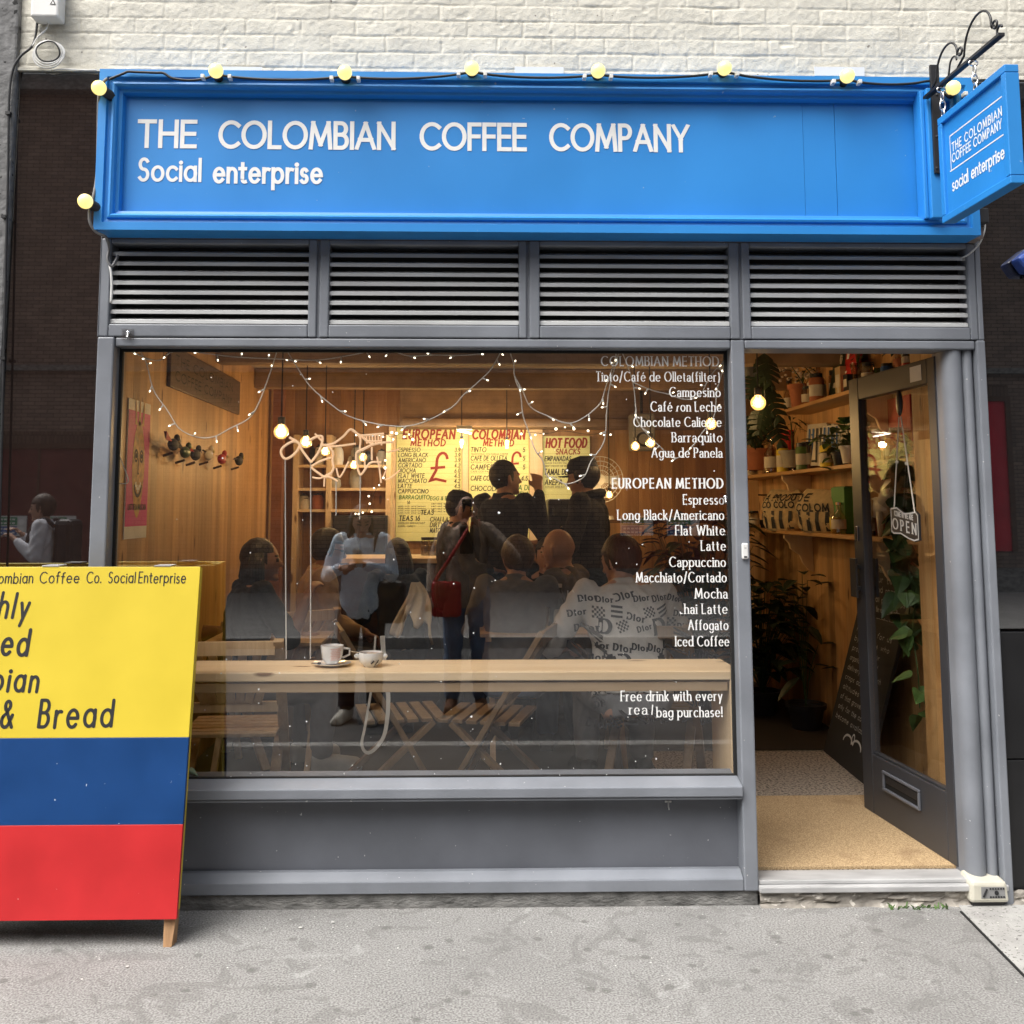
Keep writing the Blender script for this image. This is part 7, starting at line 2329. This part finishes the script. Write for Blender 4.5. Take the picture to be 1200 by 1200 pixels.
def person(loc, yaw, lab, H=1.72, sit=None, lean=0.0, head_yaw=0, head_pitch=0, arms=None, top=None, top_name='shirt', sleeves='long', legs=None, legs_name='trousers', hair='short', hair_m='hair_dark',
           skin='skin', shoes='ink', open_jacket=None, stride=0.0, wide=1.0, voxel=.011, grip=.5):
    """Figure facing local +Y (x = its right). arms: {'R': (elbow, wrist), 'L': ...} offsets from the shoulder in metres (right, forward, up).
    sit = seat height; otherwise standing."""
    e = empty('person', loc, lab, 'person', None, yaw)
    k = H / 1.72
    hipz = (sit + .10) if sit else .90 * k
    P = {}
    hip = Vector((0, 0, hipz))
    sl = math.sin(lean); cl = math.cos(lean)
    upv = Vector((0, sl, cl)); fwd = Vector((0, cl, -sl))
    sp_ = lambda t: hip + upv * (t * k)
    sh_c = sp_(.50)
    W = .185 * k * wide
    P['shR'], P['shL'] = sh_c + X_ * W, sh_c - X_ * W
    neck = sp_(.555); P['neck'] = neck
    hc = neck + upv * .10 * k + fwd * .025
    for s, sg in (('R', 1), ('L', -1)):
        h = hip + X_ * sg * .095 * k
        if sit:
            kn = h + Vector((sg * .05, .43 * k, -.03)); an = Vector((kn.x, kn.y - .02, .09))
        else:
            st = stride * sg
            kn = h + Vector((sg * .012, .03 + st * .45, -.42 * k)); an = Vector((h.x + sg * .02, st * .75 - (.06 if st < 0 else 0), .085 + (.06 if st < 0 else 0)))
        P['hip' + s], P['kn' + s], P['an' + s] = h, kn, an
        a = (arms or {}).get(s)
        if a is None: a = ((sg * .06, -.02, -.28), (sg * .08, .05, -.52))
        if sit is not None and (arms is None or s not in arms): a = ((sg * .06, .06, -.27), (-sg * .02, .30, -.30))
        P['el' + s], P['wr' + s] = P['sh' + s] + Vector(a[0]) * k, P['sh' + s] + Vector(a[1]) * k
    # ---- body surface
    b = MB()
    torso = [(hip - upv * .10 * k, .13, .10), (hip, .165, .115), (sp_(.10), .155, .105), (sp_(.22), .145, .095), (sp_(.36), .165, .11), (sp_(.46), .165, .10), (sp_(.525), .11, .07), (sp_(.56), .055, .055)]
    torso_loft(b, [(c, X_ * w * k * wide, fwd * d * k) for c, w, d in torso])
    capsule(b, sp_(.50), hc, .056 * k, .052 * k)
    for s in 'RL':
        capsule(b, P['sh' + s] * .93 + sh_c * .07, P['el' + s], .056 * k, .043 * k); capsule(b, P['el' + s], P['wr' + s], .043 * k, .028 * k)
        capsule(b, P['hip' + s], P['kn' + s], .088 * k, .058 * k); capsule(b, P['kn' + s], P['an' + s], .056 * k, .038 * k)
        f = Vector((.02 if s == 'R' else -.02, .19, -.055)) * k
        capsule(b, P['an' + s] - Z_ * .02, P['an' + s] + f, .042 * k, .030 * k)
        # hand: palm and five bent fingers
        d = (P['wr' + s] - P['el' + s]).normalized(); sd = 1 if s == 'R' else -1
        lat = d.cross(Z_); lat = lat.normalized() if lat.length > .1 else Vector((1, 0, 0))
        pn = lat.cross(d).normalized()
        pc = P['wr' + s] + d * .055 * k
        for j in range(3):
            o = lat * (j - 1) * .022 * k
            capsule(b, P['wr' + s] + o * .6, P['wr' + s] + d * .085 * k + o, .016 * k, .013 * k, 8)
        for j, L in enumerate((.068, .078, .072, .056)):
            o = lat * ((j - 1.5) * .021) * k
            r0 = P['wr' + s] + d * .088 * k + o; c1 = grip * (1 + .12 * j)
            d1 = (d * math.cos(c1) - pn * math.sin(c1)); d2 = (d * math.cos(2.1 * c1) - pn * math.sin(2.1 * c1))
            capsule(b, r0, r0 + d1 * L * .55 * k, .0105 * k, .0095 * k, 8); capsule(b, r0 + d1 * L * .55 * k, r0 + d1 * L * .55 * k + d2 * L * .55 * k, .0095 * k, .008 * k, 8)
        th0 = P['wr' + s] + d * .03 * k - lat * sd * .022 * k * (1 if s == 'R' else 1)
        th1 = th0 + (d * .6 - lat * sd * .7 - pn * .35).normalized() * .042 * k; th2 = th1 + (d * .9 - pn * .4).normalized() * .034 * k
        capsule(b, th0, th1, .014 * k, .011 * k, 8); capsule(b, th1, th2, .011 * k, .009 * k, 8)
    # ---- head
    hy, hp = R(head_yaw), R(head_pitch)
    hf = Vector((math.sin(-hy) * math.cos(hp), math.cos(hy) * math.cos(hp), math.sin(hp)))
    hr = hf.cross(Z_).normalized(); hu = hr.cross(hf)
    HD = lambda x, y, z: hc + hr * x * k + hf * y * k + hu * z * k
    n, m_ = 20, 14
    vs, fs = [], []
    for i in range(m_ + 1):
        ph = math.pi * i / m_
        for j in range(n):
            th = 2 * math.pi * j / n
            x, y, z = math.sin(ph) * math.cos(th), math.sin(ph) * math.sin(th), math.cos(ph)
            wx = .076 * (1 - .26 * max(0, -z) ** 1.3); wy = .098
            if y > 0: wy *= (1 - .10 * max(0, -z))
            else: wy *= (1 - .35 * max(0, -z))
            vs.append(HD(x * wx, y * wy + (.012 * max(0, -z)), z * .116 + .01))
    for i in range(m_):
        for j in range(n): fs.append((i * n + j, (i + 1) * n + j, (i + 1) * n + (j + 1) % n, i * n + (j + 1) % n))
    b.add(vs, fs)
    capsule(b, HD(0, .088, .018), HD(0, .108, -.020), .010 * k, .015 * k, 8)         # nose
    capsule(b, HD(-.035, .078, .034), HD(.035, .078, .034), .014 * k, .014 * k, 8)   # brow
    capsule(b, HD(-.018, .080, -.052), HD(.018, .080, -.052), .012 * k, .012 * k, 8) # mouth
    capsule(b, HD(-.02, .070, -.088), HD(.02, .070, -.088), .020 * k, .020 * k, 8)   # chin
    for sg in (-1, 1):
        capsule(b, HD(sg * .078, -.006, .022), HD(sg * .076, .0, -.022), .016 * k, .011 * k, 8)
    me = fuse(b, voxel * .85, 3)
    # faces of eyes, brows and lips get their own material by position
    for m in (skin, 'eye', 'lip', 'hair_brown'): me.materials.append(M[m])
    inv = lambda co: ((co - hc).dot(hr) / k, (co - hc).dot(hf) / k, (co - hc).dot(hu) / k)
    for p in me.polygons:
        x, y, z = inv(p.center)
        if y > .05 and abs(z) < .12 and abs(x) < .09:
            if abs(abs(x) - .031) < .013 and abs(z - .012) < .0075: p.material_index = 1
            elif abs(x) < .024 and abs(z + .052) < .007: p.material_index = 2
            elif abs(abs(x) - .032) < .018 and abs(z - .036) < .005: p.material_index = 3
    body = bpy.data.objects.new('body', me); SC.collection.objects.link(body); body.parent = e
    # ---- clothes
    def garment(name, fill, m, inf_noise=.006, seed=0.0, cut=None):
        g = MB(); fill(g)
        gm = fuse(g, voxel, 3)
        nv = len(gm.vertices); co = np.empty(nv * 3); gm.vertices.foreach_get('co', co); co = co.reshape(-1, 3)
        no = np.empty(nv * 3); gm.vertices.foreach_get('normal', no); no = no.reshape(-1, 3)
        f = np.sin(co[:, 2] * 46 + 7 * np.sin(co[:, 0] * 17 + seed) + 5 * np.sin(co[:, 1] * 15)) * .6 + np.sin(co[:, 0] * 60 + co[:, 2] * 33 + seed * 3) * .4
        co = co + no * (f * inf_noise)[:, None]
        gm.vertices.foreach_set('co', co.ravel()); gm.update()
        return link_mesh(gm, name, [m], e)
    if top:
        def fill(g):
            t = .016
            torso_loft(g, [(c, X_ * (w * k * wide + t), fwd * (d * k + t)) for c, w, d in torso[1 if sit else 0:-1]])
            for s in 'RL':
                capsule(g, P['sh' + s] * .93 + sh_c * .07, P['el' + s], .056 * k + t, .045 * k + t * .8)
                if sleeves == 'long':
                    capsule(g, P['el' + s], P['wr' + s] + (P['el' + s] - P['wr' + s]).normalized() * .03, .045 * k + t * .8, .031 * k + t * .6)
            torso_loft(g, [(sp_(.50), X_ * .10 * k, fwd * .08 * k), (sp_(.545), X_ * .068 * k, fwd * .066 * k), (sp_(.565), X_ * .064 * k, fwd * .062 * k)])
        g = garment(top_name, fill, top, .005, loc[0] * 7)
        e['_'] = 0; del e['_']
        person.last_top = g
    if legs:
        def fill(g):
            t = .016
            torso_loft(g, [(c, X_ * (w * k + t * .6), fwd * (d * k + t * .6)) for c, w, d in torso[:2]])
            for s in 'RL':
                capsule(g, P['hip' + s], P['kn' + s], .088 * k + t, .060 * k + t); capsule(g, P['kn' + s], P['an' + s] + (P['kn' + s] - P['an' + s]).normalized() * .04, .058 * k + t, .044 * k + t * 1.3)
        garment(legs_name, fill, legs, .004, loc[0] * 5 + 2)
    if shoes:
        for s in 'RL':
            g = MB(); f = Vector((.02 if s == 'R' else -.02, .19, -.055)) * k
            a0 = P['an' + s] - Z_ * .025
            capsule(g, a0 - Y_ * .03, P['an' + s] + f, .052 * k, .040 * k); g2 = P['an' + s] + f
            zb = min(a0.z - .045, g2.z - .03)
            g.hexa([Vector((a0.x - .04, a0.y - .07, zb)), Vector((a0.x + .04, a0.y - .07, zb)), Vector((g2.x + .045, g2.y + .03, zb)), Vector((g2.x - .045, g2.y + .03, zb)), Vector((a0.x - .04, a0.y - .07, zb + .03)), Vector((a0.x + .04, a0.y - .07, zb + .03)), Vector((g2.x + .045, g2.y + .03, zb + .03)), Vector((g2.x - .045, g2.y + .03, zb + .03))])
            link_mesh(fuse(g, .010, 3), 'shoe', [shoes], e)
    # ---- hair
    if hair != 'bald':
        g = MB(); n, m_ = 26, 16
        vs, fs = [], []
        rd = random.Random(int(loc[0] * 1000))
        for i in range(m_ + 1):
            ph = math.pi * i / m_
            for j in range(n):
                th = 2 * math.pi * j / n
                x, y, z = math.sin(ph) * math.cos(th), math.sin(ph) * math.sin(th), math.cos(ph)
                r = 1 + rd.uniform(-.02, .035)
                vs.append(HD(x * .084 * r, y * .100 * r - .016, z * .105 * r + .034))
        for i in range(m_):
            for j in range(n): fs.append((i * n + j, (i + 1) * n + j, (i + 1) * n + (j + 1) % n, i * n + (j + 1) % n))
        # drop the part that would cover the face
        keep = []
        for f in fs:
            c = sum((vs[q] for q in f), Vector()) / 4
            x, y, z = inv(c)
            if hair == 'crop':
                if z > .02 - .5 * (-y) and not (y > .03 and z < .075): keep.append(f)
            elif not (y > .02 and z < .055 + .1 * max(0, .05 - y)) and z > -.075 + (.05 if y > -.02 else 0): keep.append(f)
        g.add(vs, keep)
        if hair in ('long', 'bob'):
            L = .30 if hair == 'long' else .16
            for q in range(22):
                t = -1.9 + 3.8 * q / 21
                x0, y0 = .082 * math.sin(t), -.02 - .085 * math.cos(t) * .9
                top_ = HD(x0 * .9, y0 * .9, .06); mid = HD(x0 * 1.05, y0 - .012, -.06); end = HD(x0 * 1.2, y0 - .01, -L * (.85 + .15 * rd.random()))
                g.tube([top_, mid, end], [.016 * k, .020 * k, .009 * k], 6)
        ho = g.build('hair', hair_m, e, smooth=True)
        if hair not in ('long', 'bob'):
            md = ho.modifiers.new('t', 'SOLIDIFY'); md.thickness = .008
    person.P, person.HD, person.e, person.k = P, HD, e, k
    return e


def hat(kind, m):
    HD, e = person.HD, person.e
    b = MB(); n = 22; rings = [(.112, .115, .045), (.113, .116, .07), (.104, .108, .11), (.075, .08, .142), (.0, .0, .155)]
    rings = [(a * .78, c * .92, z) for a, c, z in rings]
    vs, fs = [], []
    for a, c, z in rings:
        for j in range(n): t = 2 * math.pi * j / n; vs.append(HD(a * math.cos(t), c * math.sin(t) - .012, z))
    for i in range(len(rings) - 1):
        for j in range(n): fs.append((i * n + j, i * n + (j + 1) % n, (i + 1) * n + (j + 1) % n, (i + 1) * n + j))
    b.add(vs, fs)
    o = b.build('cap' if kind == 'cap' else 'beanie', m, e, smooth=True); o.modifiers.new('t', 'SOLIDIFY').thickness = .006
    if kind == 'cap':
        b = MB(); pts = [(.07 * math.cos(R(a)), .075 + .085 * math.sin(R(a))) for a in range(0, 181, 20)]
        b.add([HD(x, y, .05 - .012 * (abs(x) / .07) ** 2) for x, y in pts] + [HD(x, y, .044 - .012 * (abs(x) / .07) ** 2) for x, y in pts], [tuple(range(10)), tuple(range(19, 9, -1))] + [(i, i + 1, 11 + i, 10 + i) for i in range(9)])
        b.build('brim', m, e)


def glasses():
    HD, e = person.HD, person.e
    b = MB()
    for sg in (-1, 1):
        b.tube([HD(sg * .032 + .022 * math.cos(a), .102, .012 + .017 * math.sin(a)) for a in [2 * math.pi * q / 16 for q in range(17)]], .0025, 5, cap=False)
        b.tube([HD(sg * .054, .10, .016), HD(sg * .08, .06, .018), HD(sg * .082, -.01, .02)], .0022, 5)
    b.tube([HD(-.010, .104, .014), HD(.010, .104, .014)], .0025, 5)
    b.build('spectacles', 'plastic_dark', e)


def place(px, d): return (AX(px, d), d, Z_FLOOR)


cl = {k_: cloth(n_, c_) for k_, n_, c_ in (('black', 'black_jersey', (.012, .012, .014)), ('navy', 'navy_jersey', (.016, .02, .032)), ('beige', 'beige_shirt', (.40, .29, .19)), ('grey', 'grey_shirt', (.13, .13, .135)), ('olive', 'olive_jumper', (.13, .10, .06)),
      ('denim', 'pale_denim_shirt', (.66, .78, .92)), ('jeans', 'blue_jeans', (.13, .19, .30)), ('wine', 'wine_jersey', (.10, .02, .03)), ('white', 'white_shirt', (.72, .73, .78)), ('brown', 'brown_jacket', (.34, .26, .20)), ('trouser', 'dark_trousers', (.02, .02, .024)), ('boot', 'brown_boot', (.12, .05, .022)), ('pale', 'pale_trainer', (.55, .54, .48)), ('print', 'pale_print_cotton', (.55, .52, .47)), ('stone', 'stone_trousers', (.20, .20, .20)))}
SEAT = .37
# --- seated customers (yaw 0 faces into the shop, 180 degrees faces the street; -90 faces the right of the picture)
person(place(286, 1.45), R(-62), 'woman with long dark hair in black, chin on hand, seated left', 1.68, SEAT, .12, -14, 4, {'R': ((.05, .14, -.24), (.0, .24, -.05)), 'L': ((-.06, .10, -.26), (.10, .30, -.26))}, cl['black'], 'top', 'short', cl['stone'], hair='long', hair_m='hair_dark', skin='skin_tan', shoes=cl['pale'])
person(place(206, 2.05), R(-70), 'dark-haired person partly hidden behind the sandwich board', 1.66, SEAT, .08, 0, -5, None, cl['wine'], 'top', 'long', cl['trouser'], hair='short')
person(place(364, 2.45), R(-74), 'man with glasses and dark hair in a beige shirt, seated', 1.74, SEAT, .14, -8, -8, {'R': ((.05, .05, -.27), (.0, .24, -.34)), 'L': ((-.05, .05, -.27), (.02, .24, -.34))}, cl['beige'], 'shirt', 'long', cl['trouser'], hair='short', skin='skin_tan'); glasses()
person(place(472, 3.0), R(24), 'dark-haired person in navy seated facing the counter behind the beige jacket', 1.66, SEAT - .04, .14, 10, -6, None, cl['navy'], 'jumper', 'long', cl['trouser'], hair='bob')
person(place(601, 1.62), R(-10), 'man in a grey short-sleeved shirt seated with his back to the window', 1.72, SEAT, .26, 30, -10, {'R': ((.10, .10, -.26), (.02, .34, -.22)), 'L': ((-.09, .12, -.26), (.02, .34, -.22))}, cl['grey'], 'shirt', 'short', cl['jeans'], hair='short', hair_m='hair_brown')
person(place(640, 2.75), R(178), 'young man with dark hair seated facing the window in a dark jacket', 1.70, SEAT - .03, .2, 0, 4, {'R': ((.05, .14, -.25), (-.08, .34, -.2)), 'L': ((-.05, .14, -.25), (.08, .34, -.2))}, cl['black'], 'jacket', 'long', cl['trouser'], hair='short')
person(place(672, 1.95), R(62), 'bald man in an olive jumper seated in profile at the table', 1.78, SEAT, .10, -6, -6, {'R': ((.06, .12, -.25), (-.04, .34, -.2)), 'L': ((-.06, .12, -.25), (.04, .34, -.2))}, cl['olive'], 'jumper', 'long', cl['trouser'], hair='bald')
pd = person(place(738, 1.0), R(4), 'man in a black and white printed shirt seated with his back to the window', 1.74, SEAT + .02, .30, 40, -14, {'R': ((.12, .12, -.25), (.02, .32, -.2)), 'L': ((-.15, .05, -.27), (-.02, .30, -.3))}, cl['print'], 'shirt', 'short', cl['stone'], hair='short', hair_m='hair_brown', wide=1.12)
shirt = person.last_top
sb_ = MB(); rd = random.Random(17)
def stamp(s, x, z, size, rot, w=.29, con=.6):
    u_ = Vector((math.cos(R(rot)), 0, math.sin(R(rot)))); v_ = Vector((-math.sin(R(rot)), 0, math.cos(R(rot))))
    text(sb_, s, Vector((x, -.30, z)), u_, v_, size, w=w, contrast=con, serif=True, sp=.08, sx=.9)
base_z = SEAT + .08
def blocks(x, z, w_, h_, rot, mode):
    u_ = Vector((math.cos(R(rot)), 0, math.sin(R(rot)))); v_ = Vector((-math.sin(R(rot)), 0, math.cos(R(rot)))); o_ = Vector((x, -.30, z))
    for i in range(6):
        for j in range(5):
            if mode == 'check' and (i + j) % 2 or mode == 'hatch' and j % 2 or mode == 'oval' and ((i - 2.5) / 2.2) ** 2 + ((j - 2) / 2.4) ** 2 > 1: continue
            sb_.add([o_ + u_ * w_ * (i + a) / 6 + v_ * h_ * (j + c_) / 5 for a, c_ in ((0, 0), (1, 0), (1, 1), (0, 1))], [(0, 1, 2, 3)])
for r_ in range(8):
    for c_i in range(7):
        x, z = -.285 + c_i * .088 + (.044 if r_ % 2 else 0) + rd.uniform(-.012, .012), base_z - .03 + r_ * .074 + rd.uniform(-.008, .008)
        kind_ = (r_ * 3 + c_i * 2 + (r_ * c_i) % 3) % 6
        if kind_ in (0, 3): stamp('Dior', x, z, rd.uniform(.024, .034), rd.uniform(-22, 16))
        elif kind_ == 1: stamp('D', x, z, rd.uniform(.06, .085), rd.uniform(-10, 10), .30, .4)
        else: blocks(x, z, rd.uniform(.055, .075), rd.uniform(.045, .06), rd.uniform(-18, 24), {2: 'check', 4: 'hatch', 5: 'oval'}[kind_])
pr = sb_.build('print', 'ink', shirt, recalc=False)
md = pr.modifiers.new('wrap', 'SHRINKWRAP'); md.target = shirt; md.wrap_method = 'PROJECT'; md.use_project_x = False; md.use_project_y = True; md.use_project_z = False
md.use_positive_direction = True; md.use_negative_direction = False; md.offset = .003; md.project_limit = .5
# --- staff
person((AX(529, 2.9), 2.9, Z_FLOOR), R(-75), 'barista with a dark beanie in black seen in profile', 1.53, None, .05, -6, -14, {'R': ((.05, .05, -.27), (-.02, .26, -.30)), 'L': ((-.05, .05, -.27), (.02, .26, -.30))}, cl['black'], 'top', 'long', cl['trouser'], hair='short'); hat('beanie', cl['navy'])
person((AX(590, 3.02), 3.02, Z_FLOOR), R(-40), 'man in a dark jacket raising his arm before the Colombian menu board', 1.76, None, .0, -30, 4, {'R': ((.09, .05, -.20), (.02, .11, .08)), 'L': ((-.06, .02, -.28), (-.05, .14, -.50))}, cl['navy'], 'jacket', 'long', cl['trouser'], hair='short', wide=1.05)
person((AX(694, 2.75), 2.75, Z_FLOOR), R(68), 'man in a dark hooded top and flat cap seen in profile', 1.76, None, .06, 0, -10, {'R': ((.06, .04, -.27), (.0, .26, -.30)), 'L': ((-.06, .04, -.27), (.02, .28, -.26))}, cl['black'], 'hooded_top', 'long', cl['trouser'], hair='short', wide=1.08); hat('cap', cl['navy'])
b = MB(); HD = person.HD; P = person.P
b.tube([P['neck'] + Vector((.085 * math.cos(R(a)), .07 * math.sin(R(a)) - .03, -.01 + .02 * math.sin(R(a) + 3.14))) for a in range(150, 391, 15)], .03, 8); b.build('hood', cl['black'], person.e, smooth=True)
# lone pale trainer and trouser leg of a customer near the glass, cut off by the counter
sx0, sy0 = ground(370, 911, Z_FLOOR).x, ground(370, 911, Z_FLOOR).y
# --- people on the street, seen in the reflections
ph = person((.0, -4.10, Z_ROAD), R(0), 'bald photographer in a brown jacket holding up a phone, reflected in the window', 1.74, None, .0, 0, 0, {'R': ((.20, .06, -.21), (-.085, .19, .06)), 'L': ((-.08, -.02, -.28), (-.10, .10, -.50))}, cl['brown'], 'jacket', 'long', cl['jeans'], 'jeans', 'bald', skin='skin', shoes=cl['boot'], grip=.8)
P = person.P; HD = person.HD
b = MB(); b.box(-.055, .055, .135, .155, .90 + .34, .90 + .56); b.build('shirt_front', cl['black'], ph, bevel=.02)
e = empty('phone', (.0, -3.855, 1.40), 'dark phone held up by the photographer', 'phone')
b = MB(); b.box(-.037, .037, -.0045, .0045, .0, .155); b.build('case', 'plastic_dark', e, bevel=.008)
b = MB()
for q in (.125, .142): b.lathe([(.009, .0), (.009, .003), (0, .0035)], (-.018 + (q - .125) * 1.2, .0046, q), 12, (0, 1, 0))
b.build('lens', 'chrome', e)
e = empty('shoulder_bag', (-.16, -4.0, .78), 'red shoulder bag hanging at the photographer’s side', 'bag')
b = MB(); b.box(-.12, .12, -.05, .05, -.16, .12); b.build('pouch', 'red', e, bevel=.03)
b = MB(); b.tube(smooth_path([(-.10, .0, .11), (.05, .12, .34), (.20, .08, .58), (.26, -.08, .60)], 5), .014, 8); b.build('strap', 'red', e, smooth=True)
wm = person((AX(425, 3.6) , -3.70, Z_ROAD), R(10), 'woman in a pale denim shirt looking at her phone, reflected in the window', 1.66, None, .03, -24, -22, {'R': ((.07, .04, -.26), (-.10, .26, -.17)), 'L': ((-.09, .02, -.27), (.09, .24, -.20))}, cl['denim'], 'denim_shirt', 'long', cl['trouser'], hair='bob', shoes=cl['pale'], grip=.9)
P = person.P
wm.location.x = (425 - 547) / 1140 * 7.5
q = wm.matrix_world
e = empty('phone', (wm.location.x + .0, -3.70 + .315, Z_ROAD + 1.17), 'phone held by the woman in denim', 'phone')
b = MB(); b.hexa([(-.035, 0, 0), (.035, 0, 0), (.035, .01, 0), (-.035, .01, 0), (-.035, .05, .13), (.035, .05, .13), (.035, .06, .13), (-.035, .06, .13)]); b.build('case', 'white_plastic', e, bevel=.004)
b = MB(); b.box(-.012, .012, .045, .05, .10, .12); b.build('lens', 'plastic_dark', e)
e = empty('handbag', (wm.location.x + .22, -3.66, Z_ROAD + .75), 'black bag slung at the side of the woman in denim', 'bag')
b = MB(); b.box(-.12, .12, -.06, .06, -.02, .30); b.build('pouch', 'plastic_dark', e, bevel=.04)
b = MB(); b.tube(smooth_path([(-.09, 0, .29), (-.12, .08, .5), (-.1, .02, .66), (-.05, -.1, .62)], 5), .01, 7); b.build('strap', 'ink', e, smooth=True)
wk = person(((64 - 547) / 1140 * 9.3, -5.5, Z_ROAD), R(80), 'pedestrian in a white shirt with a backpack strap, reflected in the brown panel', 1.76, None, .04, 0, -4, {'R': ((.06, .02, -.27), (-.02, .20, -.12)), 'L': ((-.06, .04, -.27), (.05, .22, -.08))}, cl['white'], 'shirt', 'long', cl['trouser'], hair='short', hair_m='hair_brown', stride=.25)
e = empty('backpack', (wk.location.x + .2, -5.5, Z_ROAD + 1.1), 'dark backpack worn by the passing pedestrian', 'bag')
b = MB(); b.box(-.09, .09, -.15, .15, -.05, .40); b.build('pack', 'plastic_dark', e, bevel=.05)
for s in (-1, 1):
    b = MB(); b.tube(smooth_path([(-.08, s * .12, .33), (-.18, s * .13, .40), (-.30, s * .12, .30), (-.32, s * .12, .12), (-.22, s * .15, .0)], 5), .02, 8); b.build('strap', 'ink', e, smooth=True)
